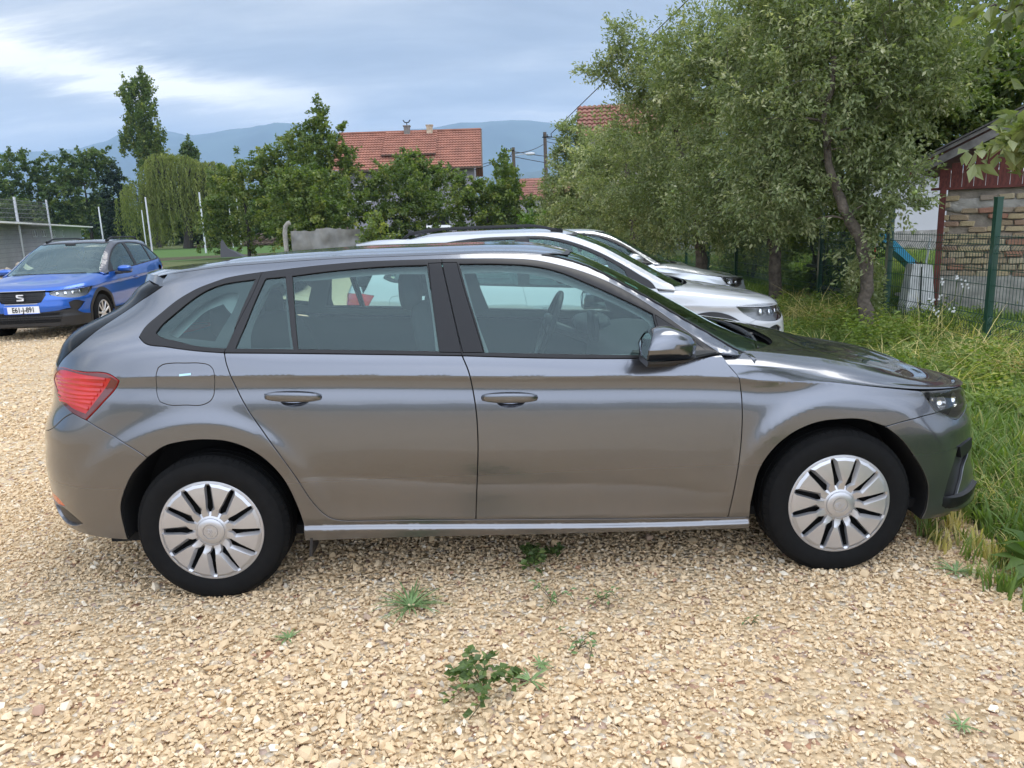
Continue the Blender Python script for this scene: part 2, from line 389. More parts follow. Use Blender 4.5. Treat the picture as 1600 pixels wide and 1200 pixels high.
def patch(L, name, u0, u1, v0, v1, nu, nv, mat, parent, off=0.0, both=True, ucurve=None):
    """grid patch of a loft in (u, feature) space, mirrored across the centre line; u limits may be functions of v"""
    t = np.linspace(0, 1, nu)[:, None]; v = np.linspace(v0, v1, nv)[None, :]
    a = u0(v) if callable(u0) else np.full_like(v, u0); b = u1(v) if callable(u1) else np.full_like(v, u1)
    U = a + (b-a)*t; V = np.repeat(v, nu, 0)
    P = L.at(U, V); e = .01
    du = L.at(U+e, V)-L.at(U-e, V); V1 = np.minimum(V+e*2, v1 if v1 == int(v1) else V+e*2); dv = L.at(U, V1)-L.at(U, np.maximum(V1-e*4, 0))
    N = np.cross(du, dv); N /= np.maximum(np.linalg.norm(N, axis=2, keepdims=True), 1e-9)
    k = np.abs(P[..., 1]) < 1e-4; N[k, 1] = 0; N /= np.maximum(np.linalg.norm(N, axis=2, keepdims=True), 1e-9)
    if off: P = P + N*off
    P = P.reshape(-1, 3); N = N.reshape(-1, 3)
    i, j = np.meshgrid(np.arange(nu-1), np.arange(nv-1), indexing='ij'); q = (i*nv+j).ravel()
    F = np.stack([q, q+nv, q+nv+1, q+1], 1)
    n = len(P); P2 = P*np.array([1, -1, 1]); N2 = N*np.array([1, -1, 1])
    return mesh(name, np.vstack([P, P2]), np.vstack([F, F[:, ::-1]+n]), mat, parent, True, np.vstack([N, N2]))
def split_sides(o):
    """a pair built together becomes two objects, one for each side of the car"""
    me2 = o.data.copy(); o2 = link(o.name.split('.')[0], me2, o.parent)
    for q, sg in ((o, -1), (o2, 1)):
        bm = bmesh.new(); bm.from_mesh(q.data); bmesh.ops.delete(bm, geom=[v for v in bm.verts if v.co.y*sg < 0], context='VERTS'); bm.to_mesh(q.data); bm.free()
    return o2
def superbox(c, half, n=3.0, nu=28, nv=16, taper=None):
    """rounded block (superellipsoid)"""
    a = np.linspace(-math.pi, math.pi, nu, endpoint=False); b = np.linspace(-math.pi/2, math.pi/2, nv)
    A, B = np.meshgrid(a, b); f = lambda w, m: np.sign(w)*np.abs(w)**m; e = 2/n
    x = f(np.cos(B), e)*f(np.cos(A), e); y = f(np.cos(B), e)*f(np.sin(A), e); z = f(np.sin(B), e)
    P = np.stack([x*half[0], y*half[1], z*half[2]], -1)
    if taper is not None: P = taper(P)
    P = P.reshape(-1, 3)+np.array(c)
    F = [(i*nu+j, i*nu+(j+1) % nu, (i+1)*nu+(j+1) % nu, (i+1)*nu+j) for i in range(nv-1) for j in range(nu)]
    return P, F

def make_wheel(name, parent, loc, side, rad, width, rim, cap_kind, rot=0.0, wheelmat=None):
    """side=-1: outer face towards -Y. tyre is the part, hubcap and rim are its pieces"""
    w2 = width/2; t = MB(); s = side
    prof = [(rim-.012, w2-.012), (rim+.004, w2-.004), (rim+.012, w2+.001), (rim+.030, w2+.006), (rad-.055, w2+.008), (rad-.030, w2+.003), (rad-.014, w2-.008), (rad-.005, w2-.022)]
    for g in (.062, .022): prof += [(rad, g+.006), (rad, g+.004), (rad-.007, g+.003), (rad-.007, g-.003), (rad, g-.004)]
    prof += [(rad, .0)]
    full = prof + [(r, -h) for r, h in prof[::-1]]
    t.lathe([(r, h*-s) for r, h in full], 96)
    # shoulder blocks
    nb = 72
    for k in range(nb):
        a = 2*math.pi*k/nb; da = 2*math.pi/nb*.40
        for sg in (1, -1):
            q = []
            for (r, h) in ((rad-.016, w2-.004), (rad-.0035, w2-.023), (rad+.001, w2-.030), (rad-.02, w2-.03)):
                for b in (a-da, a+da): q.append((r*math.cos(b), sg*h, r*math.sin(b)))
            t.add(q, [(0, 1, 3, 2), (2, 3, 5, 4), (0, 2, 4, 6), (1, 7, 5, 3)])
    o = t.build('wheel', [M['tyre']], parent, True, 40)
    o.location = loc; o.rotation_euler = (0, rot, 0)
    ye = -s*(-1)
    def Y(h): return h*s          # h outward
    d = MB(); d.lathe([(rim-.005, Y(w2-.02)), (rim-.02, Y(w2-.035)), (rim-.03, Y(w2-.06)), (.02, Y(w2-.07)), (0.001, Y(w2-.07))], 48)
    d.lathe([(rim-.02, Y(-w2+.03)), (rim-.03, Y(0)), (rim-.02, Y(w2-.04))], 40)
    d.build('rim', [M['dark']], o, True)
    c = MB(); hm = wheelmat or M['hubcap']
    if cap_kind == 'twelve':
        R1, yb = rim+.008, w2-.004
        # outer band
        c.lathe([(R1, Y(yb-.006)), (R1, Y(yb-.001)), (R1-.004, Y(yb+.003)), (R1-.012, Y(yb+.0045)), (R1-.020, Y(yb-.001)), (R1-.022, Y(yb-.012))], 120)
        n = 12
        for k in range(n):
            a0 = 2*math.pi*(k+.5)/n + R(3) ; hw = math.pi/n
            # angular outline of a blade: wide outside, cranked near the hub; lead side has a broad bevel
            rs = [R1-.012, .195, .165, .130, .103, .088, .066]
            lo = [-.92, -.84, -.79, -.71, -.56, -.66, -.84]; hi = [.96, .75, .67, .53, .31, .66, .90]
            skew = [0, .02, .0, -.03, -.05, .02, .05]
            def P(r, f, h): a = a0 + hw*f; return (r*math.cos(a), Y(h), r*math.sin(a))
            top = [yb+.0045, yb+.0115, yb+.0135, yb+.014, yb+.0135, yb+.007, yb+.004]
            V = []; m = len(rs)
            for i in range(m):
                r = rs[i]; f0, f1 = lo[i]+skew[i], hi[i]+skew[i]; bt = top[i]-.012-.006*(i < 4)
                bl = .0045/(r*hw); br = .0110/(r*hw) if i < 5 else .005/(r*hw)
                V += [P(r, f0-bl*.7, bt), P(r, f0, top[i]), P(r, (f0+f1)/2, top[i]+.0008), P(r, f1-br*.7, top[i]), P(r, f1+br*.35, bt)]
            F = [(i*5+j, i*5+j+1, (i+1)*5+j+1, (i+1)*5+j) for i in range(m-1) for j in range(4)]
            c.add(V, F)
        c.lathe([(.082, Y(yb-.006)), (.070, Y(yb+.002)), (.0605, Y(yb+.006)), (.060, Y(yb+.0045)), (.0565, Y(yb+.006)), (.055, Y(yb+.010)), (.048, Y(yb+.0135)), (.0325, Y(yb+.0150)), (.0315, Y(yb+.0120)), (.0285, Y(yb+.0120)), (.0275, Y(yb+.0148)), (.0005, Y(yb+.0152))], 64)
        # round badge with a feathered, winged arrow in low relief
        hh = yb+.0152
        def emb(poly):
            n_ = len(poly); pts = [(x, Y(hh+.0022), z) for x, z in poly]; low = [(x, Y(hh-.001), z) for x, z in poly]
            c.add(pts+low, [tuple(range(n_))] + [(i, (i+1) % n_, n_+(i+1) % n_, n_+i) for i in range(n_)])
        e = -1
        for (poly) in ([(-.004, -.020), (.0, -.0235), (.021, -.001), (.0165, .002)], [(-.006, -.019), (.007, -.021), (.006, -.0185), (-.003, -.015)],
                       [(-.022, .004), (-.012, .011), (.002, .010), (.008, -.002), (.004, -.001), (-.001, .006), (-.012, .007)],
                       [(-.021, -.002), (-.012, .004), (-.003, .002), (.002, -.006), (-.003, -.004), (-.011, .000)],
                       [(-.018, -.008), (-.011, -.004), (-.006, -.006), (-.004, -.012), (-.010, -.008)]): emb(poly)
        c.build('hubcap', [hm], o, True, 22)
    else:
        R1, yb = rim+.004, w2-.006
        c.lathe([(R1, Y(yb-.01)), (R1, Y(yb)), (R1-.008, Y(yb+.004)), (R1-.02, Y(yb-.004)), (R1-.024, Y(yb-.014))], 64)
        for k in range(5):
            for sg in (-1, 1):
                a0 = 2*math.pi*k/5 + R(90)
                def P(r, off, h): a = a0; return (r*math.cos(a)-off*math.sin(a)*sg, Y(h), r*math.sin(a)+off*math.cos(a)*sg)
                V = [P(R1-.015, .05, yb-.008), P(R1-.015, .058, yb+.001), P(R1-.015, .088, yb+.001), P(R1-.015, .1, yb-.008),
                     P(.05, .004, yb-.012), P(.05, .008, yb-.004), P(.05, .026, yb-.004), P(.05, .032, yb-.012)]
                c.add(V, [(0, 1, 5, 4), (1, 2, 6, 5), (2, 3, 7, 6)])
        c.lathe([(.07, Y(yb-.02)), (.06, Y(yb-.004)), (.035, Y(yb-.001)), (.033, Y(yb+.002)), (.0005, Y(yb+.003))], 40)
        c.build('alloy_spokes', [hm], o, True, 30)
    return o

def pchip(keys):
    """monotone cubic through {u: value}"""
    if not isinstance(keys, dict):
        c = float(keys); return lambda u: np.full(np.shape(u), c) if np.ndim(u) else c
    xs = np.array(sorted(keys)); ys = np.array([keys[x] for x in xs], float)
    if len(xs) == 1: return lambda u: np.zeros(np.shape(u)) + ys[0]
    h = np.diff(xs); d = np.diff(ys) / h; m = np.zeros(len(xs))
    for i in range(1, len(xs) - 1):
        if d[i-1]*d[i] > 0:
            w1 = 2*h[i] + h[i-1]; w2 = h[i] + 2*h[i-1]
            m[i] = (w1 + w2) / (w1/d[i-1] + w2/d[i])
    m[0], m[-1] = d[0], d[-1]
    def f(u):
        u = np.clip(u, xs[0], xs[-1]); i = np.clip(np.searchsorted(xs, u) - 1, 0, len(xs)-2)
        t = (u - xs[i]) / h[i]; t2 = t*t; t3 = t2*t
        return (2*t3-3*t2+1)*ys[i] + (t3-2*t2+t)*h[i]*m[i] + (3*t2-2*t3)*ys[i+1] + (t3-t2)*h[i]*m[i+1]
    return f

class Loft:
    """a skin lofted through feature lines; u runs along the car (fanning round both ends), v counts the features"""
    def __init__(s, xr, xf, W, feats, bumps=(), du=.02, seg=16):
        s.xr, s.xf, s.bumps = xr, xf, bumps
        s.u = np.arange(xr - math.pi/2, xf + math.pi/2 + du, du)
        s.u = np.linspace(s.u[0], xf + math.pi/2, len(s.u)); s.du = s.u[1] - s.u[0]; s.seg = seg
        Wf = pchip(W); F = []
        for (name, z, d, ain, aout, rear, front) in feats:
            um = np.clip(s.u, xr, xf)
            r = (Wf(um) - pchip(d[1])(um)) if d[0] == 'd' else pchip(d[1])(um)
            for sgn, x0, (L, n) in ((-1, xr, rear), (1, xf, front)):
                ph = np.clip(sgn*(s.u - x0), 0, math.pi/2); k = ph > 0
                if L <= 0: continue
                w = np.maximum(r, 1e-4)
                rr = ((np.cos(ph)/w)**n + (np.sin(ph)/L)**n + 1e-12)**(-1.0/n)
                r = np.where(k, rr, r)
            F.append((r, pchip(z)(s.u) , np.radians(pchip(ain)(s.u)), np.radians(pchip(aout)(s.u))))
        s.names = [f[0] for f in feats]; R = []; Z = []
        t = np.linspace(0, 1, seg, endpoint=False)[:, None]
        for k in range(len(F)-1):
            r0, z0, _, a0 = F[k]; r1, z1, a1, _ = F[k+1]
            c = np.hypot(r1-r0, z1-z0)
            h00, h10, h01, h11 = 2*t**3-3*t**2+1, t**3-2*t**2+t, 3*t**2-2*t**3, t**3-t**2
            R.append(h00*r0 + h10*(-np.sin(a0)*c) + h01*r1 + h11*(-np.sin(a1)*c))
            Z.append(h00*z0 + h10*(np.cos(a0)*c) + h01*z1 + h11*(np.cos(a1)*c))
        R.append(F[-1][0][None]); Z.append(F[-1][1][None])
        s.R = np.vstack(R).T; s.Z = np.vstack(Z).T          # [u, v]
        s.F = F
        s.zt = np.arange(.12, 1.62, .004)
    def side_table(s, top):
        k = s.names.index(top)*s.seg + 1
        T = np.empty((len(s.u), len(s.zt)))
        for i in range(len(s.u)):
            z = np.maximum.accumulate(s.Z[i, :k] + np.arange(k)*1e-7)
            T[i] = np.interp(s.zt, z, s.R[i, :k])
        U, ZZ = np.meshgrid(s.u, s.zt, indexing='ij')
        for b in s.bumps: T += b(U, ZZ)
        s.T = T
    def side_r(s, u, z):
        a = np.clip((u - s.u[0])/s.du, 0, len(s.u)-1.001); b = np.clip((z - s.zt[0])/.004, 0, len(s.zt)-1.001)
        i = a.astype(int); j = b.astype(int); fa, fb = a-i, b-j; T = s.T
        return (T[i,j]*(1-fa)*(1-fb) + T[i+1,j]*fa*(1-fb) + T[i,j+1]*(1-fa)*fb + T[i+1,j+1]*fa*fb)
    def pos(s, u, r, z):
        ur = np.clip(s.xr - u, 0, None); uf = np.clip(u - s.xf, 0, None)
        x = np.where(ur > 0, s.xr - r*np.sin(ur), np.where(uf > 0, s.xf + r*np.sin(uf), u))
        y = -r*np.where(ur > 0, np.cos(ur), np.where(uf > 0, np.cos(uf), 1.0))
        return np.stack([x, y, z], -1)
    def side(s, u, z, off=0.0):
        u = np.asarray(u, float); z = np.asarray(z, float)
        p = s.pos(u, s.side_r(u, z), z)
        if np.any(off): p = p + s.side_n(u, z)*np.reshape(off, np.shape(off) + (1,)*(p.ndim - np.ndim(off)))
        return p
    def side_n(s, u, z, e=.006):
        u = np.asarray(u, float); z = np.asarray(z, float)
        a = s.pos(u+e, s.side_r(u+e, z), z) - s.pos(u-e, s.side_r(u-e, z), z)
        b = s.pos(u, s.side_r(u, z+.003), z+.003) - s.pos(u, s.side_r(u, z-.003), z-.003)
        n = np.cross(a, b); return n/np.maximum(np.linalg.norm(n, axis=-1, keepdims=True), 1e-9)
    def at(s, u, v):
        """point by (u, v), v in feature counts"""
        a = np.clip((u - s.u[0])/s.du, 0, len(s.u)-1.001); b = np.clip(v*s.seg, 0, s.R.shape[1]-1.001)
        i = a.astype(int); j = b.astype(int); fa, fb = a-i, b-j
        g = lambda T: (T[i,j]*(1-fa)*(1-fb) + T[i+1,j]*fa*(1-fb) + T[i,j+1]*(1-fa)*fb + T[i+1,j+1]*fa*fb)
        return s.pos(u, g(s.R), g(s.Z))

# ------------------------------------------------------------------ the grey hatchback (front to the right, +X)

XR, XF = .10, 2.60
UR, UF = XR - math.pi/2, XF + math.pi/2
def ringbump(x0, z0, R0, h, wid=.05):
    # raised wheel-arch lip: crest at radius R0
    def f(U, Z):
        X = np.where(U > XF, XF + .87*np.sin(np.clip(U-XF,0,1.5)), np.where(U < XR, XR - .87*np.sin(np.clip(XR-U,0,1.5)), U))
        d = np.hypot((X-x0), (Z-z0)*1.0) - R0
        up = np.where(d > 0, np.exp(-(d/wid)**2*1.2), 1 + d*2.0)
        up = np.clip(up, 0, 1)
        fade = 1/(1+np.exp(-(Z-.33)/.03))
        return h*up*fade*(Z < 1.0)
    return f
ch = {UR:.955,-.29:.963,.09:.955,.406:.946,1.33:.906,2.2:.866,2.284:.852,2.566:.830,2.80:.803,3.05:.775,3.4:.745,UF:.70}
f_ = pchip(ch)
def off(keys, du): return {u: float(f_(u))+du for u in keys}
K = [UR,-.9,-.29,.09,.406,1.33,2.2,2.566,2.8,3.05,3.4,UF]
SB = {UR:.30,-.9:.285,-.55:.255,-.4:.245,0.0:.225,.4:.222,2.28:.193,2.6:.185,3.0:.185,3.2:.19,3.4:.20,UF:.21}
s2 = {UR:.37,-.9:.35,-.45:.315,0.0:.30,.3:.292,.4:.290,2.27:.232,2.5:.25,3.0:.255,3.4:.28,UF:.29}
g=pchip(s2)
s3 = {u: v+.012 for u, v in s2.items()}
dl = {u: v+.050 for u, v in s2.items()}
FE = [
 ('under',{UR:.30,-.5:.25,.1:.19,2.6:.165,3.4:.19,UF:.19},('d',.16),0,-75,(.85,3.5),(.80,3)),
 ('sb',SB,('d',{.1:.03,.4:.036,2.3:.036,2.6:.03}),-70,-8,(.945,3.6),(.925,3.1)),
 ('s2',s2,('d',{.1:.02,.35:.016,2.3:.016,2.6:.02}),{-.4:0,.2:4,2.3:4,2.6:0},{-.2:-3,.2:45,2.35:45,2.55:-3},(.965,3.6),(.912,3.1)),
 ('s3',s3,('d',{.1:.0195,.3:.030,2.3:.030,2.6:.0195}),{-.2:-3,.2:45,2.35:45,2.55:-3},{-.2:-3,.3:-18,2.3:-18,2.6:-3},(.968,3.6),(.910,3.1)),
 ('dl',dl,('d',{.1:.016,.3:.017,2.3:.017,2.6:.016}),{.1:-3,.3:-14,2.3:-14,2.6:-3},{.1:-3,.3:2,2.3:2,2.6:-3},(.974,3.6),(.900,3.1)),
 ('cr',{UR:.52,.1:.54,.3:.53,.53:.520,.77:.498,1.1:.463,1.58:.442,1.92:.413,2.1:.38,2.3:.375,2.6:.40,UF:.42},('d',{.1:.006,.5:.010,.8:.0165,1.8:.0165,2.1:.012,2.6:.008}),{.2:-1,.7:4,1.9:4,2.3:-1},{.2:-1,.7:-13,1.9:-13,2.3:-1},(.975,3.6),(.878,3.1)),
 ('mid',{UR:.66,.1:.68,1.3:.63,2.6:.58,UF:.55},('d',{.1:.004,.6:0,2.2:0,2.6:.004}),{UR:3,.1:1,2.6:1,UF:5},{UR:3,.1:1,2.6:1,UF:5},(.958,3.6),(.860,3.1)),
 ('up',{u:v-.10 for u,v in ch.items()},('d',{.1:.013,.5:.0125,2.2:.0125,2.6:.014}),{UR:8,.1:8,2.6:8,3.2:8,UF:20},{UR:8,.1:8,2.6:8,3.2:8,UF:20},(.895,3.5),(.845,3.0)),
 ('uc',{u:v-.043 for u,v in ch.items()},('d',{.1:.021,.4:.021,2.2:.021,2.6:.025}),{-.5:9,.1:3,2.2:3,2.5:8,2.9:14},{-.5:9,.1:3,2.2:3,2.5:8,2.9:14},(.89,3.4),(.83,3.0)),
 ('ch',ch,('d',{.1:.020,.4:.0165,2.2:.0165,2.6:.032}),{-.5:10,.0:-10,2.2:-12,2.45:0,2.8:18},{-.5:12,.0:13,2.2:13,2.6:20},(.885,3.4),(.82,3.0)),
 ('bl',{UR:1.03,-.5:1.06,-.19:1.07,.12:1.055,.35:1.037,1.07:.999,1.82:.960,2.14:.945,2.6:.90,UF:.86},('d',{.1:.043,.5:.040,2.2:.042,2.6:.08}),22,24,(.835,3.6),(.7,3)),
 ('gt',{UR:1.255,-.6:1.275,-.2:1.315,.1:1.333,.66:1.350,1.0:1.352,1.25:1.346,1.41:1.330,1.63:1.262,1.9:1.105,2.06:1.0,2.2:.95,2.6:.90,UF:.88},('a',{.1:.660,1.0:.665,1.4:.665,1.63:.69,1.9:.745,2.1:.80,2.6:.82}),{.1:35,1.4:35,2.0:28},{.1:37,1.4:37,2.0:32},(.55,3.0),(.7,3)),
 ('rl',{UR:1.330,-.6:1.342,-.2:1.364,.1:1.381,.66:1.397,1.1:1.397,1.3:1.391,1.45:1.376,1.59:1.338,1.83:1.212,2.1:1.045,2.3:.935,2.6:.905,UF:.89},('a',{.1:.605,1.0:.612,1.45:.60,1.63:.62,1.9:.665,2.1:.71,2.3:.75,2.6:.76}),{.1:52,1.4:52,1.8:40,2.3:40},{.1:55,1.4:60,1.7:62,2.3:62},(.465,2.7),(.7,3)),
 ('re',{UR:1.356,-.6:1.366,-.2:1.380,.1:1.396,.66:1.413,1.1:1.413,1.3:1.408,1.45:1.396,1.59:1.360,1.83:1.245,2.1:1.085,2.3:.975,2.6:.91,UF:.9},('a',{.1:.50,1.0:.51,1.45:.49,1.63:.5,1.9:.54,2.1:.58,2.3:.61,2.6:.6}),{.1:76,1.4:76,1.7:76},{.1:80,1.4:81,1.8:80},(.375,2.5),(.6,3)),
 ('ce',{UR:1.396,.1:1.398,.3:1.408,.66:1.418,1.1:1.418,1.38:1.412,1.5:1.398,1.60:1.374,1.83:1.265,2.1:1.118,2.3:1.002,2.42:.93,2.6:.85,UF:.8},('a',0.0),90,90,(0,2),(0,2)),
]
W={.1:.888,.5:.893,1.3:.8965,2.0:.893,2.6:.884}
side = Loft(XR,XF,W,FE,bumps=[ringbump(0,.305,.455,.010),ringbump(2.649,.305,.447,.010)])
side.side_table('re')
# hood
hl = {u:v+.002 for u,v in ch.items()}
HE = [
 ('hl',hl,('d',{.1:.020,.4:.0165,2.2:.0165,2.6:.032}),0,{2.2:22,2.6:34,3.2:45,UF:55},(.885,3.4),(.82,3.0)),
 ('h1',{1.8:.93,2.2:.915,2.6:.865,3.0:.80,3.4:.75,UF:.725},('d',{1.8:.05,2.2:.048,2.6:.075}),{2.2:40,2.6:55,UF:58},{2.2:46,2.6:57,UF:60},(.8,3),(.755,2.9)),
 ('hc',{1.8:.955,2.2:.955,2.6:.906,3.0:.842,3.4:.770,UF:.755},('a',{1.8:.74,2.3:.73,2.6:.70}),{2.2:72,UF:72},{2.2:82,UF:78},(.7,3),(.60,2.7)),
 ('h3',{1.8:.972,2.2:.970,2.6:.925,3.0:.872,3.4:.81,UF:.80},('a',{1.8:.4,2.6:.36}),{2.2:87,UF:85},{2.2:87,UF:85},(.4,3),(.32,2.4)),
 ('h4',{1.8:.98,2.2:.974,2.6:.932,UF:.932},('a',0.0),90,90,(0,2),(0,2)),
]
hood = Loft(XR,XF,W,HE)

M['grey_paint'] = paint('grey_paint', (.165, .174, .195), .9, .19, dust=.35)
def lens_mat(): return M['lamp_glass']

def build_hatch():
    root = empty('parked_car', label='grey metallic hatchback parked side-on across the foreground gravel', cat='car', group='cars parked in a row')
    C = Car(side, root); PT = M['grey_paint']
    rlz = pchip(dict(zip(side.u[::3], side.F[side.names.index('rl')][1][::3])))
    # outlines in (u, z) metres
    qwin = [(-.279, 1.120), (-.274, 1.150), (-.228, 1.204), (-.179, 1.246), (-.095, 1.286), (.032, 1.319), (.151, 1.341), (.252, 1.352), (.332, 1.359), (.492, 1.371), (.666, 1.379), (.828, 1.380), (1.0035, 1.3785), (1.138, 1.375), (1.274, 1.370), (1.409, 1.357), (1.49, 1.338), (1.623, 1.295), (1.757, 1.231), (1.887, 1.150), (2.012, 1.056), (2.084, 1.002), (2.145, .960)]
    tbot = [(-.279, 1.120), (-.246, 1.098), (-.139, 1.079), (.010, 1.058), (.126, 1.047), (.355, 1.037), (.714, 1.019), (1.0798, .9995), (1.385, .979), (1.816, .959), (1.908, .9555), (2.027, .953), (2.145, .960)]
    rdr = [(.126, 1.047), (.131, 1.013), (.1476, .955), (.176, .880), (.2059, .817), (.2638, .721), (.3277, .615), (.382, .515), (.437, .407), (.4715, .361), (.508, .332), (.559, .319)]
    bsh = [(1.0798, .9995), (1.1034, .938), (1.1179, .8586), (1.1285, .7545), (1.1295, .648), (1.121, .5086), (1.1119, .394), (1.105, .3015)]
    fsh = [(2.145, .960), (2.17, .9145), (2.2066, .8676), (2.2175, .8076), (2.2208, .7343), (2.217, .600), (2.203, .463), (2.189, .3565), (2.1755, .2583)]
    dbot = [(.559, .319), (.827, .3105), (1.105, .3015), (1.527, .2853), (1.909, .2694), (2.1755, .2583)]
    sbot = [(.380, .2325), (.82, .229), (1.364, .2175), (1.8, .2105), (2.272, .2015)]
    rarch = [(-.405, .265), (-.402, .34), (-.3917, .426), (-.3596, .498), (-.3156, .5676), (-.2435, .635), (-.1638, .6813), (-.0841, .6973), (.0216, .7015), (.1265, .687), (.2182, .643), (.2774, .5886), (.3334, .5025), (.3632, .4153), (.3808, .3357), (.380, .2325)]
    farch = [(2.272, .2015), (2.268, .2918), (2.2751, .3758), (2.3012, .4898), (2.3592, .574), (2.4412, .635), (2.5324, .6683), (2.6333, .677), (2.7367, .672), (2.846, .638), (2.9264, .576), (2.9918, .501), (3.0573, .4115), (3.095, .324), (3.098, .24), (3.085, .195)]
    rbmp = [(-.500, .788), (-.4268, .7496), (-.372, .7213), (-.3033, .680), (-.2435, .635)]
    tail = [(-.855, .925), (-.7212, .988), (-.5165, .984), (-.3693, .968), (-.3455, .950), (-.3546, .934), (-.4236, .859), (-.500, .788), (-.575, .812), (-.70, .868)]
    dpil = [(-.7212, .988), (-.6834, 1.020), (-.6204, 1.0577), (-.556, 1.1094), (-.535, 1.1561), (-.515, 1.1967), (-.468, 1.2391), (-.385, 1.2766), (-.315, 1.308)]
    top = [(-.315, 1.308), (-.36, 1.325), (-.40, float(rlz(-.40))+.003)] + [(u, float(rlz(u))+.001) for u in list(np.arange(-.30, 2.28, .06))+[2.29]]
    rarch_up = rarch[5:]                   # from the bumper joint forward
    # side frame: quarter panel, roof rail, windscreen pillar and sill
    outer = loop(sbot[::-1], rarch_up[::-1], rbmp[::-1], [tail[7], tail[6], tail[5], tail[4], tail[3], tail[2], tail[1]], dpil, top,
                 [(2.29, .945), (2.215, .948), (2.145, .960)], qwin[::-1], tbot[:5], rdr, dbot, [(2.1755, .2583), (2.270, .2555)], [(2.270, .2555), (2.272, .2015)])
    fuel = cloop([(-.1844, .933), (-.181, .972), (-.172, .9975), (-.152, 1.0096), (-.12, 1.0137), (-.048, 1.0126), (.025, 1.009), (.060, 1.000), (.0763, .982), (.0802, .951), (.075, .912), (.0696, .881), (.054, .8586), (.021, .8444), (-.06, .8447), (-.139, .8485), (-.172, .861), (-.184, .887)])
    C.panel('side_panel', outer, PT, [fuel])
    C.panel('fuel_door', fuel, PT, sides=1, inset=.0022)
    bb = lambda u, z: 0*u
    # doors with dished handle cups
    cups = {}
    for hx, hz_ in ((.392, .862), (1.265, .8235)): a_ = np.linspace(0, 2*math.pi, 28, endpoint=False); cups[hx] = np.stack([hx+.006+.060*np.cos(a_), hz_-.014+.026*np.sin(a_)], 1)
    C.panel('rear_door', loop(tbot[4:8], bsh, dbot[:3][::-1], rdr[::-1]), PT, [cups[.392]], gu=.024, inset=.0034)
    C.panel('front_door', loop(tbot[7:], fsh, dbot[2:][::-1], bsh[::-1]), PT, [cups[1.265]], gu=.024, inset=.0034)
    hline = [(2.2066, .8676), (2.2735, .8575), (2.56, .8345), (2.803, .8035), (3.035, .770), (3.0508, .7675)]
    head = [(3.0508, .7665), (3.17, .760), (3.3017, .748), (3.40, .735), (3.46, .70), (3.44, .655), (3.33, .632), (3.2454, .624), (3.1916, .647), (3.1231, .675), (3.0827, .722)]
    fbm = [(2.850, .637), (2.9288, .652), (3.0305, .6643), (3.1469, .6694)]
    fender = loop([(2.2066, .8676), (2.2175, .8076), (2.2208, .7343), (2.217, .600), (2.203, .463), (2.189, .3565), (2.1755, .2583)], [(2.1755, .2583), (2.270, .2555)],
                  [(2.270, .2555)]+farch[1:10], [farch[9], (2.850, .637)], fbm, [(3.1469, .6694), (3.1231, .675), (3.0827, .722), (3.0508, .7665)], hline[::-1])
    C.panel('front_fender', fender, PT)
    # bumpers, wrapped right round the ends
    tb = [(-.500, .788), (-.575, .812), (-.70, .868)]
    rb_bot = [(-.405, .265), (-.54, .270), (-.72, .285), (-.95, .305), (UR, .315)]
    rbumper = loop(rbmp[::-1], [(-.500, .788), (-.575, .812), (-.615, .795), (-.70, .74), (-.85, .70), (UR, .70)], [(UR, .70), (UR, .315)], rb_bot[::-1], rarch[:6])
    vent_r = cloop([(-.83, .378), (-.7813, .3816), (-.69, .384), (-.6378, .366), (-.5931, .3319), (-.64, .314), (-.70, .305), (-.80, .315)])
    refl = cloop([(-.95, .425), (-.80, .432), (-.735, .425), (-.680, .396), (-.72, .392), (-.80, .395), (-.93, .395)])
    C.panel('rear_bumper', rbumper, PT, [vent_r, refl], centre=UR)
    C.panel('bumper_vent', vent_r, M['black_plastic'], off=-.012, inset=-.004, flange=0)
    C.panel('rear_reflector', refl, M['orange'], off=-.002, inset=.001)
    # tailgate: painted lower part, dark glass above
    gate = loop([(-.70, .868), (-.855, .925), (-.7212, .988)], [(-.7212, .988), (-.80, 1.0), (UR, 1.0)], [(UR, 1.0), (UR, .70)], [(UR, .70), (-.85, .70), (-.70, .74), (-.615, .795), (-.575, .812), (-.70, .868)])
    C.panel('tailgate', gate, PT, centre=UR)
    rgl = loop(dpil, [(-.315, 1.308), (-.5, 1.318), (UR, 1.322)], [(UR, 1.33), (UR, 1.0)], [(UR, 1.0), (-.80, 1.0), (-.7212, .988)])
    C.panel('rear_window', rgl, M['glass_dark'], centre=UR, off=.001)
    C.panel('rear_window_surround', rgl, M['frit'], centre=UR, off=-.004, inset=.001, flange=0, holes=[loop([(-.80, 1.07), (-.66, 1.17), (-.60, 1.26), (-.8, 1.285), (UR+.03, 1.29)], [(UR+.03, 1.29), (UR+.03, 1.05)], [(UR+.03, 1.05), (-.80, 1.05), (-.80, 1.07)])])
    # lamps
    tl = C.panel('tail_light', loop(tail + [tail[0]]), M['red_lamp'], off=.001, gu=.02)
    tin = cloop([(-.78, .928), (-.69, .974), (-.5156, .970), (-.384, .957), (-.398, .940), (-.4535, .872), (-.502, .818), (-.575, .836), (-.68, .885)])
    for q, o in enumerate(tl):
        sg = -1 if q == 0 else 1
    C.panel('lamp_rim', loop(tail + [tail[0]]), M['dark_red'], [tin], off=.0035, inset=.004, flange=.004)
    fins = MB()
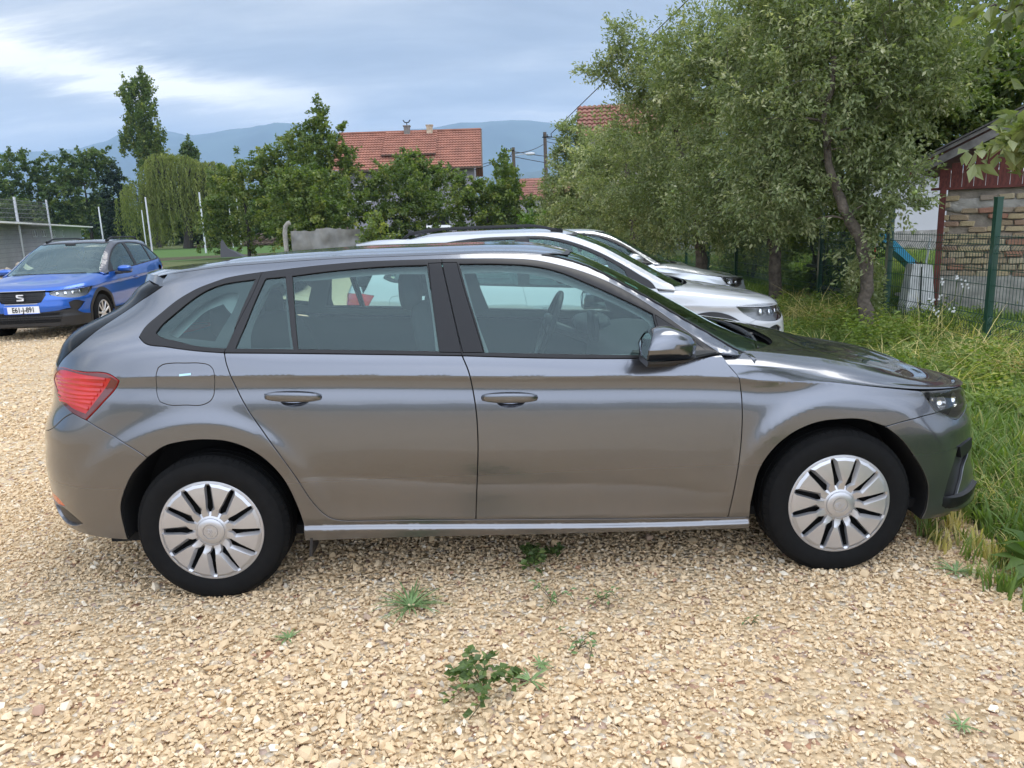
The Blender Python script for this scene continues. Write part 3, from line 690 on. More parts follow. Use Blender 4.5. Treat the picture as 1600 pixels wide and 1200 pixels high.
    for k in range(7):       # faceted ribs under the red lens
        t = k/6; a = np.array([(-.74+.02*k, .93+.006*k)]); u0, z0 = -.73+.055*t, .945-.085*t; u1, z1 = -.405-.085*t, .955-.125*t
        us = np.linspace(u0, u1, 14); zs = np.linspace(z0, z1, 14) + .006*np.sin(np.linspace(0, 3, 14)+k)
        a = side.side(us, zs, .0045); b = side.side(us, zs-.007, .0018); c = side.side(us, zs+.010, .0016)
        n = len(us); V = np.vstack([c, a, b]); F = [(i, i+1, n+i+1, n+i) for i in range(n-1)] + [(n+i, n+i+1, 2*n+i+1, 2*n+i) for i in range(n-1)]
        fins.add(V, F); fins.add(V*np.array([1, -1, 1]), [f[::-1] for f in F])
    split_sides(fins.build('lamp_ribs', [M['red_lamp']], root, False))
    # front bumper, grille, lower intake
    fb_bot = [(3.085, .195), (3.2, .19), (3.4, .20), (UF, .21)]
    fbump = loop(farch[9:][::1], fb_bot, [(UF, .21), (UF, .70)], [(UF, .70), (3.75, .71), (3.46, .70), (3.44, .655), (3.33, .632), (3.2454, .624), (3.1916, .647), (3.1469, .6694)], fbm[::-1], [(2.850, .637), farch[9]])
    grille = loop([(3.62, .69), (3.75, .70), (UF-.01, .70)], [(UF-.01, .70), (UF-.01, .52)], [(UF-.01, .52), (3.7, .52), (3.6, .58), (3.58, .65), (3.62, .69)])
    intake = loop([(3.50, .46), (3.8, .45), (UF-.01, .45)], [(UF-.01, .45), (UF-.01, .27)], [(UF-.01, .27), (3.7, .27), (3.5, .30), (3.46, .38), (3.50, .46)])
    fvent = loop([(3.268, .503), (3.33, .51), (3.41, .505)], [(3.41, .505), (3.385, .46), (3.33, .40), (3.30, .33), (3.262, .245), (3.232, .25)], [(3.232, .25), (3.19, .295), (3.20, .38), (3.232, .45), (3.268, .503)])
    C.panel('front_bumper', fbump, PT, [grille, intake, fvent], centre=UF)
    C.panel('grille', grille, M['black_plastic'], off=-.02, inset=-.003, flange=0)
    C.panel('lower_intake', intake, M['black_plastic'], off=-.02, inset=-.003, flange=0)
    C.panel('corner_vent', fvent, M['black_plastic'], off=-.014, inset=-.006, flange=0)
    bl = MB()
    for sg in (1, -1):
        # raised black corner fin and the lip below it
        p = side.side(np.array([3.262, 3.33, 3.41, 3.40, 3.34, 3.275]), np.array([.503, .512, .512, .472, .455, .452]), .008); q = side.side(np.array([3.262, 3.33, 3.41, 3.40, 3.34, 3.275]), np.array([.503, .512, .512, .472, .455, .452]), -.012)
        V = np.vstack([p, q])*np.array([1, sg, 1]); F = [tuple(range(6))] + [(i, (i+1) % 6, 6+(i+1) % 6, 6+i) for i in range(6)]; bl.add(V, F)
        us = np.linspace(3.185, 3.46, 12); lp_ = MB(); zt = np.linspace(.300, .318, 12) - .03*np.sin(np.linspace(0, math.pi, 12))*.4
        a = side.side(us, zt-.012, .0); b = side.side(us, zt-.02, .016*np.clip(np.linspace(0, 3, 12), 0, 1)); c = side.side(us, zt-.055, .009*np.clip(np.linspace(0, 3, 12), 0, 1)); d = side.side(us, zt-.08, -.002)
        V = np.vstack([a, b, c, d])*np.array([1, sg, 1]); n = 12
        lp_.add(V, [(r*n+i, r*n+i+1, (r+1)*n+i+1, (r+1)*n+i) for r in range(3) for i in range(n-1)]); lp_.build('bumper_lip', [M['satin_black']], root, True, 30)
    split_sides(bl.build('bumper_fin', [M['satin_black']], root, True, 30))
    # headlight: clear lens over a dark bowl with reflectors
    HL = loop(head + [head[0]])
    C.panel('headlight_bowl', HL, M['frit'], off=-.055, inset=.004, flange=0)
    C.panel('headlight_wall', HL, M['lamp_inner'], off=-.004, inset=.002, flange=.05, holes=[inset_loop(HL, .007)])
    C.panel('headlight', HL, M['lamp_glass'], off=0, inset=.0022, flange=.004)
    for sg in (1, -1):
        for (u, z, r) in ((3.20, .705, .032), (3.33, .700, .032)):
            c = side.side(np.array([u]), np.array([z]), -.045)[0]*np.array([1, sg, 1]); n = side.side_n(np.array([u]), np.array([z]))[0]*np.array([1, sg, 1])
            t = Vector(n).to_track_quat('Z', 'Y').to_matrix(); pr = [(r*.3, -.002), (r*.75, .006), (r, .022), (r*1.05, .022)]
            a = np.linspace(0, 2*math.pi, 20, endpoint=False); V = []
            for rr, h in pr: V += [(Vector((rr*math.cos(x), rr*math.sin(x), h))) for x in a]
            V = np.array([(t@v)[:] for v in V]) + c; hm = MB(); hm.add(V, [(i*20+j, i*20+(j+1) % 20, (i+1)*20+(j+1) % 20, (i+1)*20+j) for i in range(3) for j in range(20)] + [tuple(range(20))]); hm.build('headlight_reflector', [M['reflector']], root, True)
        pl = side.side(np.array([3.075, 3.15, 3.17, 3.13]), np.array([.755, .752, .70, .69]), np.array([-.006, -.012, -.045, -.03])); hm = MB(); hm.add(pl*np.array([1, sg, 1]), [(0, 1, 2, 3)]); hm.build('headlight_shade', [M['reflector']], root)
    # windows: gloss trim round dark-edged panes
    rg = loop([(.381, 1.331), (.495, 1.342), (.669, 1.353), (.803, 1.357), (.942, 1.3565)], [(.942, 1.3565), (.955, 1.266), (.9716, 1.1406), (.987, 1.020)], [(.987, 1.020), (.714, 1.0345), (.4216, 1.050)], [(.4216, 1.050), (.4026, 1.186), (.381, 1.331)])
    rsg = loop([(.2655, 1.318), (.272, 1.325), (.3511, 1.3295)], [(.3511, 1.3295), (.3702, 1.236), (.4011, 1.051)], [(.4011, 1.051), (.1709, 1.0615)], [(.1709, 1.0615), (.2077, 1.156), (.2375, 1.245), (.2655, 1.318)])
    qg = loop([(-.2054, 1.132), (-.1953, 1.154), (-.1494, 1.200), (-.079, 1.252), (-.009, 1.285), (.0946, 1.309), (.226, 1.3235)], [(.226, 1.3235), (.190, 1.230), (.1402, 1.063)], [(.1402, 1.063), (.008, 1.0763), (-.109, 1.102), (-.1791, 1.1182), (-.2054, 1.132)])
    fg = loop([(1.078, 1.356), (1.245, 1.350), (1.40, 1.334), (1.486, 1.312), (1.6175, 1.256), (1.7487, 1.1925), (1.8275, 1.152), (1.8795, 1.1238)], [(1.8795, 1.1238), (1.8846, 1.0814), (1.9193, 1.0265), (1.975, .966)], [(1.975, .966), (1.804, .9725), (1.438, .9925), (1.172, 1.0075)], [(1.172, 1.0075), (1.1412, 1.1268), (1.1056, 1.248), (1.078, 1.356)])
    # trim parts per opening
    i0 = 7
    divl = [(.252, 1.352), (.224, 1.2706), (.1824, 1.1764), (.126, 1.047)]
    bl_ = [(1.0035, 1.3785), (1.0289, 1.2507), (1.055, 1.1301), (1.0798, .9995)]
    tq = loop(qwin[:8], divl, tbot[:5][::-1]); tr = loop(qwin[7:13], bl_, tbot[4:8][::-1], divl[::-1]); tf = loop(qwin[12:], tbot[7:][::-1], bl_[::-1])
    bp1 = loop([(.9501, 1.3615), (1.0018, 1.3625)], [(1.0018, 1.3625), (1.0265, 1.2507), (1.0525, 1.1301), (1.0775, 1.0125)], [(1.0775, 1.0125), (.9905, 1.017)], [(.9905, 1.017), (.9742, 1.1405), (.9501, 1.3615)])
    bp2 = loop([(1.0075, 1.3625), (1.0665, 1.361)], [(1.0665, 1.361), (1.0965, 1.2483), (1.1323, 1.1271), (1.166, 1.009)], [(1.166, 1.009), (1.0845, 1.012)], [(1.0845, 1.012), (1.0575, 1.130), (1.0316, 1.2506), (1.0075, 1.3625)])
    mtri = loop([(1.8895, 1.118), (1.9807, 1.0555), (2.0626, .9905), (2.09, .9675)], [(2.09, .9675), (1.985, .9645)], [(1.985, .9645), (1.926, 1.0235), (1.8935, 1.0825), (1.8895, 1.118)])
    kw = dict(off=.0025, inset=.0018, flange=.02, gu=.03, gz=.02)
    C.panel('quarter_window_trim', tq, M['trim_gloss'], [qg], **kw)
    C.panel('rear_door_trim', tr, M['trim_gloss'], [rsg, rg, inset_loop(bp1, -.0015)], **kw)
    C.panel('front_door_trim', tf, M['trim_gloss'], [fg, inset_loop(bp2, -.0015), inset_loop(mtri, -.001)], **kw)
    for b in (bp1, bp2): C.panel('pillar_cover', b, M['satin_black'], off=.003, inset=.0008, flange=.006)
    C.panel('mirror_base', mtri, M['trim_gloss'], off=.004, inset=.0008, flange=.008)
    G = M['glass']; kw = dict(off=-.004, inset=.0005, flange=0, gu=.05, gz=.03)
    C.panel('quarter_window', qg, G, **kw); C.panel('rear_side_window', rg, G, **kw); C.panel('rear_fixed_window', rsg, G, **kw); C.panel('front_side_window', fg, G, **kw)
    qc = cloop([(-.142, 1.1314), (-.096, 1.180), (-.0315, 1.2286), (.0662, 1.2655), (.1327, 1.2785), (.1607, 1.2677), (.1486, 1.219), (.117, 1.159), (.0815, 1.0955), (-.027, 1.1088), (-.12, 1.1213)])
    rc = cloop([(.2954, 1.3008), (.335, 1.312), (.345, 1.300), (.3616, 1.2117), (.388, 1.06), (.2321, 1.0645), (.2278, 1.0949), (.2403, 1.1671), (.2632, 1.252)])
    C.panel('window_border', qg, M['frit'], [qc], off=-.008, inset=.001, flange=0); C.panel('window_border', rsg, M['frit'], [rc], off=-.008, inset=.001, flange=0)
    # roof, windscreen, pillar seal
    vr, vc = 12, 14
    def uh(v): t = np.clip((v-vr)/(vc-vr), 0, 1); return 1.435+.19*t**.8 + 0*v
    patch(side, 'roof', UR, uh, vr+.001, vc, 130, 22, PT, root)
    def uc(v): t = np.clip((v-vr)/(vc-vr), 0, 1); return 2.315+.17*np.sin(t*math.pi/2)
    patch(side, 'windshield', uh, uc, vr+.001, vc, 60, 24, M['glass'], root, off=-.003)
    patch(side, 'windshield_seal', lambda v: uh(v)-.012, lambda v: uh(v)+.010, vr+.001, vc, 3, 24, M['black_plastic'], root, off=.0015)
    us = np.linspace(1.43, 2.31, 30)
    for sg in (1, -1):
        sl = MB(); e = side.at(us, np.full(30, 12.02))*np.array([1, sg, 1]); sl.tube(e, .0045, 6); sl.build('pillar_seal', [M['rubber']], root, True)
    st = MB()                           # headliner under the roof and stickers inside the screen
    patch(side, 'headliner', lambda v: -.15+0*v, lambda v: uh(v)-.02, 11.75, vc, 20, 20, M['lining'], root, off=-.035)
    for (u0, v0, du) in ((1.70, 12.45, .055), (1.79, 12.45, .055)):
        V = side.at(np.array([u0, u0+du, u0+du, u0]), np.array([v0, v0, v0+.22, v0+.22]))-np.array([0, 0, .006]); st = MB(); st.add(V, [(0, 1, 2, 3)]); st.build('sticker', [pm('sticker', (.35, .62, .60), .5)], root)
    # rear-view mirror inside
    rv = MB(); v, f = superbox((1.56, 0, 1.245), (.02, .12, .035), 4); rv.add(v, f); rv.tube([(1.60, 0, 1.36), (1.57, 0, 1.27)], .009); rv.build('interior_mirror', [M['black_plastic']], root, True)
    # spoiler
    sp = MB(); U = np.linspace(UR, -.10, 34); 
    ph = XR-U; w = .60; Lr = .555
    def se(L, w, n): return ((np.cos(ph)/w)**n + (np.sin(ph)/L)**n)**(-1/n)
    ra, rb_, rc_ = se(.34, .50, 2.4), se(Lr, .592, 2.35), se(.47, .55, 2.6)
    fw = 1-.05*np.clip((U+.45)/.35, 0, 1)**1.5; rb_ = rb_*fw; rc_ = rc_*fw
    a = side.pos(U, ra*.93, np.full(34, 1.362)); b = side.pos(U, se(.45, .560, 2.4)*fw, np.full(34, 1.366)); c = side.pos(U, rb_-.024, 1.354-.010*np.cos(ph)); c2 = side.pos(U, rb_+.002, 1.290-.006*np.cos(ph)); d = side.pos(U, se(.36, .50, 2.6), np.full(34, 1.310))
    V = np.vstack([a, b, c, c2, d]); F = [(r*34+i, r*34+i+1, (r+1)*34+i+1, (r+1)*34+i) for r in range(4) for i in range(33)]
    sp.add(V, F); sp.add(V*np.array([1, -1, 1]), [f[::-1] for f in F]); sp.build('spoiler', [PT], root, True, 40)
    # hood, cowl, wipers
    hu_ = pchip({0: 2.2066, .5: 2.188, 1: 2.170, 1.5: 2.152, 1.75: 2.17, 2.0: 2.28, 2.3: 2.40, 3: 2.52, 4: 2.56})
    hu = lambda v: hu_(v)
    patch(hood, 'hood', hu, UF, .001, 4, 100, 60, PT, root)
    patch(hood, 'hood_underside', hu, UF, .001, 3.99, 40, 30, M['dark'], root, off=-.018)
    cw = MB(); ys = np.linspace(-.79, .79, 41)
    xa = 2.31+.17*(1-(np.abs(ys)/.80)**2); za = .905+.010*(1-(np.abs(ys)/.8)**2)
    A = np.stack([xa-.26, ys, za+.03], 1); B = np.stack([xa-.02, ys, za+.004], 1); B2 = np.stack([xa+.03, ys, za-.04], 1); B3 = np.stack([xa+.20, ys, za-.035], 1)
    V = np.vstack([A, B, B2, B3]); cw.add(V, [(r*41+i, r*41+i+1, (r+1)*41+i+1, (r+1)*41+i) for r in range(3) for i in range(40)]); cw.build('cowl', [M['black_plastic']], root, True)
    for (y0, y1) in ((-.62, .0), (.0, .60)):
        wp = MB(); xm = lambda y: 2.315+.17*(1-(abs(y)/.8)**2)
        wp.tube([(xm(y0)+.05, y0, .905), (xm(y0)+.02, y0+.10, .925), (xm((y0+y1)/2)-.01, (y0+y1)/2, .948)], [.010, .008, .005], 8)
        wp.tube([(xm(y)-.015, y, .940+.012*(1-(abs(y)/.8)**2)) for y in np.linspace(y0-.02, y1, 7)], .005, 6)
        v, f = superbox((xm(y0)+.055, y0, .90), (.022, .020, .020), 3, 14, 8); wp.add(v, f); wp.build('wiper', [M['black_plastic']], root, True)
    hg = MB()                                # hood hinges and drain parts seen in the cowl
    for sg in (-1, 1):
        hg.box((2.36, sg*.60, .905), (.05, .018, .045), rz=sg*.3); hg.box((2.41, sg*.615, .90), (.035, .03, .03), rz=-sg*.4); hg.tube([(2.33, sg*.56, .90), (2.42, sg*.66, .925)], .006, 6)
    split_sides(hg.build('hood_hinge', [pm('hinge_metal', (.32, .32, .33), .4, .6)], root))
    # inner shell: what the gaps and the glass look onto
    full = loop(rarch_up and [(-.2435, .67), (-.1638, .72), (-.0841, .735), (.0216, .74), (.1265, .725), (.235, .67), (.30, .61), (.36, .52), (.40, .42), (.41, .25)], [(.41, .25), (2.24, .215)],
                [(2.24, .215), (2.235, .30), (2.25, .40), (2.275, .50), (2.34, .60), (2.43, .67), (2.53, .705), (2.6333, .715), (2.74, .71), (2.86, .67), (2.95, .61), (3.02, .52), (3.09, .42), (3.13, .32), (3.13, .22)],
                [(3.13, .22), (3.4, .22), (UF, .22)], [(UF, .22), (UF, .69)], [(UF, .69), (3.5, .72), (3.05, .75), (2.8, .78), (2.56, .81), (2.27, .83), (2.15, .90)],
                [(2.15, .90), (1.8, .925), (1.08, .965), (.35, 1.0), (.0, 1.02), (-.14, 1.05), (-.5, 1.0), (-.72, .96), (UR, .96)], [(UR, .96), (UR, .33)], [(UR, .33), (-.9, .32), (-.45, .28), (-.44, .34), (-.43, .43), (-.40, .52), (-.34, .60), (-.2435, .67)])
    C.panel('inner_shell', full, M['interior'], off=-.055, inset=0, flange=0, centre=None, gu=.06, gz=.05)
    pil = [(-.32, 1.10), (-.29, 1.18), (-.20, 1.26), (-.06, 1.318), (.10, 1.345), (.34, 1.365), (.67, 1.382), (1.0, 1.382), (1.27, 1.372), (1.41, 1.358), (1.62, 1.298), (1.76, 1.235), (1.89, 1.155), (2.01, 1.06), (2.08, 1.01), (2.16, .94), (2.0, .93), (1.5, .955), (1.08, .975), (.6, 1.0), (.1, 1.03), (-.2, 1.05)]
    h1 = cloop([(-.13, 1.12), (-.02, 1.225), (.08, 1.255), (.13, 1.21), (.08, 1.09)]); h2 = cloop([(.19, 1.07), (.235, 1.20), (.28, 1.305), (.34, 1.325), (.5, 1.335), (.8, 1.348), (.93, 1.343), (.955, 1.2), (.972, 1.03), (.6, 1.045)])
    h3 = cloop([(1.095, 1.34), (1.25, 1.34), (1.40, 1.322), (1.6, 1.25), (1.8, 1.155), (1.87, 1.11), (1.91, 1.03), (1.94, .985), (1.44, 1.0), (1.19, 1.015), (1.15, 1.13)])
    C.panel('inner_pillars', loop(pil+[pil[0]]), M['lining'], [h1, h2, h3], off=-.045, inset=0, flange=0, gu=.06, gz=.04)
    # underbody and wheel wells
    ub = MB(); ub.box((1.3, 0, .23), (3.6, 1.44, .04)); ub.box((1.45, 0, .36), (1.55, 1.5, .2)); ub.build('underbody', [M['dark']], root)
    for arch, x0 in ((rarch, -.012), (farch, 2.67)):
        A = loop(arch); 
        for sg in (1, -1):
            lp = side.side(A[:, 0], A[:, 1], -.0045); q = lp.copy(); q[:, 1] = -.74; q[:, 0] = x0+(q[:, 0]-x0)*1.03; q[:, 2] = .32+(q[:, 2]-.32)*1.03
            q2 = q.copy(); q2[:, 1] = -.55; q3 = q2.copy(); q3[:, 0] = x0; q3[:, 2] = .30
            V = np.vstack([lp, q, q2, q3])*np.array([1, sg, 1]); n = len(A); w_ = MB()
            w_.add(V, [(k*n+i, k*n+i+1, (k+1)*n+i+1, (k+1)*n+i) for k in range(3) for i in range(n-1)]); w_.build('wheel_well', [M['dark']], root, True)
    for (x0, sp_) in ((0, .045), (2.649, .07)):
        for sg in (-1, 1):
            make_wheel('wheel', root, (x0, sg*(.875-.1025), .302), -sg*-1, .316, .205, .2115, 'twelve', rot=R(4) if x0 == 0 else R(-9))
    # mud flap, shark-fin aerial
    mf = MB(); mf.box((.405, -.80, .215), (.012, .13, .10), M=Matrix.Rotation(R(8), 3, 'Y')); mf.box((.405, .80, .215), (.012, .13, .10)); split_sides(mf.build('mud_flap', [M['black_plastic']], root))
    fn = MB(); pr = [(-.105, 0), (-.112, .012), (-.108, .052), (-.098, .058), (-.066, .030), (.0, .014), (.055, .0)]
    fn.extrude(pr, -.006, .006, 'y'); fn.v = [np.array([(x*.68-.055, y*(1+4.5*max(0, .030-z)/.030), z*1.5+1.400+.004*x) for x, y, z in q]) for q in fn.v]; fn.build('aerial', [M['black_plastic']], root, True, 40)
    # door handles
    for (hx, hz_, sl_) in ((1.265, .8235, -.035), (.392, .862, -.05)):
        for sg in ((1, -1)):
            a = np.linspace(0, 1, 15); xs = hx-.112+.224*a; zs = hz_+sl_*(xs-hx); bulge = .030*np.sin(np.clip(a*1.02, 0, 1)*math.pi)**.45
            base = side.side(xs, zs, 0.0)*np.array([1, sg, 1]); n = side.side_n(xs, zs)*np.array([1, sg, 1]); hb = MB(); V = []
            hh = .0165*np.sin(np.clip(a, .02, .98)*math.pi)**.26 + .004
            k = 10
            for i in range(15):
                for j in range(k):
                    th = 2*math.pi*j/k; cz, cy = np.sign(math.cos(th))*abs(math.cos(th))**.7, np.sign(math.sin(th))*abs(math.sin(th))**.7
                    V.append(base[i] + n[i]*(bulge[i]+.004+.009*cy) + np.array([0, 0, hh[i]*cz]))
            hb.add(V, [(i*k+j, i*k+(j+1) % k, (i+1)*k+(j+1) % k, (i+1)*k+j) for i in range(14) for j in range(k)] + [tuple(range(k)), tuple(14*k+j for j in range(k))])
            o = hb.build('door_handle', [PT], root, True, 50)
            # dark joint round the handle and the finger cup beneath
            cu = MB(); a2 = np.linspace(0, 2*math.pi, 28, endpoint=False); ou = side.side(hx+.116*np.cos(a2)*np.abs(np.cos(a2))**-.2*1.0, hz_+sl_*.116*np.cos(a2)+.022*np.sign(np.sin(a2))*np.abs(np.sin(a2))**.8, .0012)
            inn = side.side(hx+.100*np.cos(a2), hz_+sl_*.1*np.cos(a2)+.013*np.sin(a2), .0012); cu.add(np.vstack([ou, inn])*np.array([1, sg, 1]), [(j, (j+1) % 28, 28+(j+1) % 28, 28+j) for j in range(28)]); cu.build('handle_joint', [M['dark']], o, False)
            cp = MB(); a3 = np.linspace(0, 2*math.pi, 24, endpoint=False)
            Vc = [side.side(np.full(1, hx+.006), np.full(1, hz_-.010), -.026)[0]]; nk = 28; a3 = np.linspace(0, 2*math.pi, nk, endpoint=False)
            for q, dp in ((.30, -.025), (.55, -.022), (.78, -.015), (.92, -.007), (1.0, -.001), (1.06, -.001)): Vc += list(side.side(hx+.006+.060*q*np.cos(a3), hz_-.014+.026*q*np.sin(a3), dp))
            Vc = np.array(Vc)*np.array([1, sg, 1]); cp.add(Vc, [(0, 1+j, 1+(j+1) % nk) for j in range(nk)] + [(1+r*nk+j, 1+r*nk+(j+1) % nk, 1+(r+1)*nk+(j+1) % nk, 1+(r+1)*nk+j) for r in range(5) for j in range(nk)])
            cp.build('handle_cup', [PT], o, True)
    # small sticker on the fuel door
    st = MB(); V = side.side(np.array([-.078, -.025, -.025, -.078]), np.array([.962, .965, .973, .970]), .0015); st.add(V, [(0, 1, 2, 3)]); st.build('fuel_sticker', [pm('fuel_sticker', (.45, .72, .78), .4)], root)
    # wing mirrors
    for sg in (-1, 1):
        xs = np.array([1.786, 1.79, 1.80, 1.84, 1.88, 1.92, 1.955, 1.98, 1.992]); hw = np.array([.098, .104, .107, .108, .104, .094, .076, .046, .012]); top_ = np.array([.050, .060, .066, .074, .074, .064, .048, .026, .008])
        cz = 1.034; V = []; k = 24
        for x, w_, t_ in zip(xs, hw, top_):
            for j in range(k):
                th = 2*math.pi*j/k; c, s_ = math.cos(th), math.sin(th)
                y = w_*np.sign(c)*abs(c)**.62
                z = t_*abs(s_)**.8 if s_ >= 0 else -.046*min(1, abs(s_)*2.2)*(min(1, w_/.08))
                if s_ < 0: y *= 1-.22*min(1, abs(s_)*2.2)
                V.append((x+(.42*max(z, 0) if x < 1.9 else 0)*(1-max(0, x-1.79)/.11), y, z))
        V = np.array(V)
        V = V + np.array([0, sg*1.005, cz]); mm = MB()
        F = [(i*k+j, i*k+(j+1) % k, (i+1)*k+(j+1) % k, (i+1)*k+j) for i in range(len(xs)-1) for j in range(k)]
        mm.add(V, F); mm.add(V[-k:], [tuple(range(k))]); o = mm.build('wing_mirror', [PT], root, True, 32)
        g = MB(); g.add(V[:k]+np.array([.004, 0, 0])*1.0, [tuple(range(k))]); g.build('mirror_glass', [M['chrome']], o)
        lo = MB(); V2 = []
        for x, w_, t_ in zip(xs, hw, top_):
            for (fy, z) in ((-1.0, -.044), (-.98, -.052), (-.80, -.068), (.80, -.068), (.98, -.052), (1.0, -.044)):
                V2.append((x, w_*fy*.97, z if abs(z) < .05 else -.044-(abs(z)-.044)*min(1, (2.0-x)/.12)))
        V2 = np.array(V2)+np.array([0, sg*1.005, cz]); lo.add(V2, [(i*6+j, i*6+j+1, (i+1)*6+j+1, (i+1)*6+j) for i in range(len(xs)-1) for j in range(5)] + [tuple(range(6))])
        lo.build('mirror_shell', [M['black_plastic']], o, True, 30)
        ar = MB(); P0 = np.array([1.93, sg*.965, .978]); P1 = side.side(np.array([2.035]), np.array([.974]), -.01)[0]; P1[1] = sg*abs(P1[1])
        pts = np.linspace(P0, P1, 8); 
        V3 = []
        for i, p in enumerate(pts):
            h_ = .030-.010*i/7; wx = .055+.035*i/7
            for (a_, b_) in ((-1, -.6), (-1, .6), (-.5, 1), (.6, 1), (1, .2), (1, -.3), (.4, -1), (-.6, -1)): V3.append(p+np.array([a_*wx, 0, b_*h_*.62]))
        ar.add(V3, [(i*8+j, i*8+(j+1) % 8, (i+1)*8+(j+1) % 8, (i+1)*8+j) for i in range(7) for j in range(8)]); ar.build('mirror_arm', [M['black_plastic']], o, True, 50)
    # cabin: seats, wheel, dashboard
    for (x, y) in ((.98, -.36), (.98, .36)):
        seat = MB(); tp = lambda P: np.stack([P[..., 0]-.30*P[..., 2] + .10*P[..., 2]**2, P[..., 1]*(1-.18*(P[..., 2]+.3)), P[..., 2]], -1)
        v, f = superbox((x, y, .84), (.085, .25, .34), 3.2, 28, 18, tp); seat.add(v, f); v, f = superbox((x+.30, y, .50), (.29, .25, .10), 3.2); seat.add(v, f)
        v, f = superbox((x-.145, y, 1.235), (.050, .125, .095), 3); seat.add(v, f); seat.tube([(x-.12, y-.05, 1.10), (x-.14, y-.05, 1.2)], .007); seat.tube([(x-.12, y+.05, 1.10), (x-.14, y+.05, 1.2)], .007)
        seat.build('front_seat', [M['cloth_dark']], root, True, 50)
    seat = MB(); tp = lambda P: np.stack([P[..., 0]-.34*P[..., 2], P[..., 1], P[..., 2]], -1)
    v, f = superbox((.12, 0, .80), (.09, .62, .30), 4, 36, 16, tp); seat.add(v, f); v, f = superbox((.42, 0, .50), (.28, .62, .10), 4); seat.add(v, f)
    for y in (-.38, 0, .38): v, f = superbox((-.015, y, 1.13), (.045, .13, .075), 3); seat.add(v, f)
    seat.build('rear_seat', [M['cloth_dark']], root, True, 50)
    dh = MB(); v, f = superbox((2.05, 0, .80), (.33, .74, .17), 3.4, 30, 16, lambda P: np.stack([P[..., 0], P[..., 1], P[..., 2]*(1-.5*np.clip(P[..., 0]/.33, 0, 1))], -1)); dh.add(v, f)
    v, f = superbox((1.76, .36, .955), (.10, .19, .05), 3); dh.add(v, f); dh.box((1.4, 0, .60), (.9, .22, .16), bev=.02); dh.build('dashboard', [M['interior']], root, True, 50)
    sw = MB(); a = np.linspace(0, 2*math.pi, 41); nrm = Vector((-.92, 0, .39)).normalized(); t1 = Vector((0, 1, 0)); t2 = nrm.cross(t1); cc = Vector((1.52, .36, .955))
    ring = np.array([(cc + t1*(.185*math.cos(x)) + t2*(.185*math.sin(x)))[:] for x in a]); sw.tube(ring, .0155, 8, cap=False)
    for x in (0.15, math.pi-.15, math.pi*1.5): sw.tube([(cc+t1*(.05*math.cos(x))+t2*(.05*math.sin(x)))[:], (cc+t1*(.185*math.cos(x))+t2*(.185*math.sin(x)))[:]], .014, 6)
    v, f = superbox(cc[:], (.03, .07, .06), 3); sw.add(v, f); sw.tube([cc[:], (1.75, .36, .86)], .03, 8); sw.build('steering_wheel', [M['black_plastic']], root, True)
    sc_ = MB(); v, f = superbox((1.72, -.02, .99), (.02, .12, .075), 5); sc_.add(v, f); sc_.build('dash_screen', [M['satin_black']], root, True)
    return root
hatch = build_hatch()

# ------------------------------------------------------------------ ground
def ground_mat(name, cols, scale, bump_d, big=.15, seed=0.0, green=None):
    m, N, L = mk(name); b = N['Principled BSDF']; b.inputs['Roughness'].default_value = .9; b.inputs['Specular IOR Level'].default_value = .2
    g = N.new('ShaderNodeNewGeometry'); mp = N.new('ShaderNodeMapping'); mp.inputs[1].default_value = (seed, seed*.7, 0); L.new(g.outputs['Position'], mp.inputs[0])
    v = N.new('ShaderNodeTexVoronoi'); v.inputs['Scale'].default_value = scale; L.new(mp.outputs[0], v.inputs['Vector'])
    s = N.new('ShaderNodeSeparateColor'); L.new(v.outputs['Color'], s.inputs[0])
    r = N.new('ShaderNodeValToRGB'); e = r.color_ramp.elements
    while len(e) > 2: e.remove(e[-1])
    for i, (p, c) in enumerate(cols):
        el = e[i] if i < 2 else e.new(p); el.position = p; el.color = (*c, 1)
    L.new(s.outputs[0], r.inputs[0])
    n = N.new('ShaderNodeTexNoise'); n.inputs['Scale'].default_value = .9; n.inputs['Detail'].default_value = 8; n.inputs['Roughness'].default_value = .6; L.new(mp.outputs[0], n.inputs['Vector'])
    mr = N.new('ShaderNodeMapRange'); mr.inputs[1].default_value = .3; mr.inputs[2].default_value = .7; mr.inputs[3].default_value = 1-big; mr.inputs[4].default_value = 1+big; L.new(n.outputs['Fac'], mr.inputs[0])
    vm = N.new('ShaderNodeVectorMath'); vm.operation = 'SCALE'; L.new(r.outputs[0], vm.inputs[0]); L.new(mr.outputs[0], vm.inputs['Scale'])
    col = vm.outputs[0]
    if green:
        n3 = N.new('ShaderNodeTexNoise'); n3.inputs['Scale'].default_value = green[1]; n3.inputs['Detail'].default_value = 7; L.new(mp.outputs[0], n3.inputs['Vector'])
        m3 = N.new('ShaderNodeMapRange'); m3.inputs[1].default_value = green[2]; m3.inputs[2].default_value = green[2]+.12; L.new(n3.outputs['Fac'], m3.inputs[0])
        mx = N.new('ShaderNodeMixRGB'); L.new(m3.outputs[0], mx.inputs[0]); L.new(col, mx.inputs[1]); mx.inputs[2].default_value = (*green[0], 1); col = mx.outputs[0]
    L.new(col, b.inputs['Base Color'])
    bb = N.new('ShaderNodeBump'); bb.inputs['Strength'].default_value = 1; bb.inputs['Distance'].default_value = bump_d
    ad = N.new('ShaderNodeMath'); ad.operation = 'MULTIPLY_ADD'; ad.inputs[1].default_value = -1.0; L.new(v.outputs['Distance'], ad.inputs[0]); L.new(s.outputs[1], ad.inputs[2])
    L.new(ad.outputs[0], bb.inputs['Height']); L.new(bb.outputs[0], b.inputs['Normal']); return m
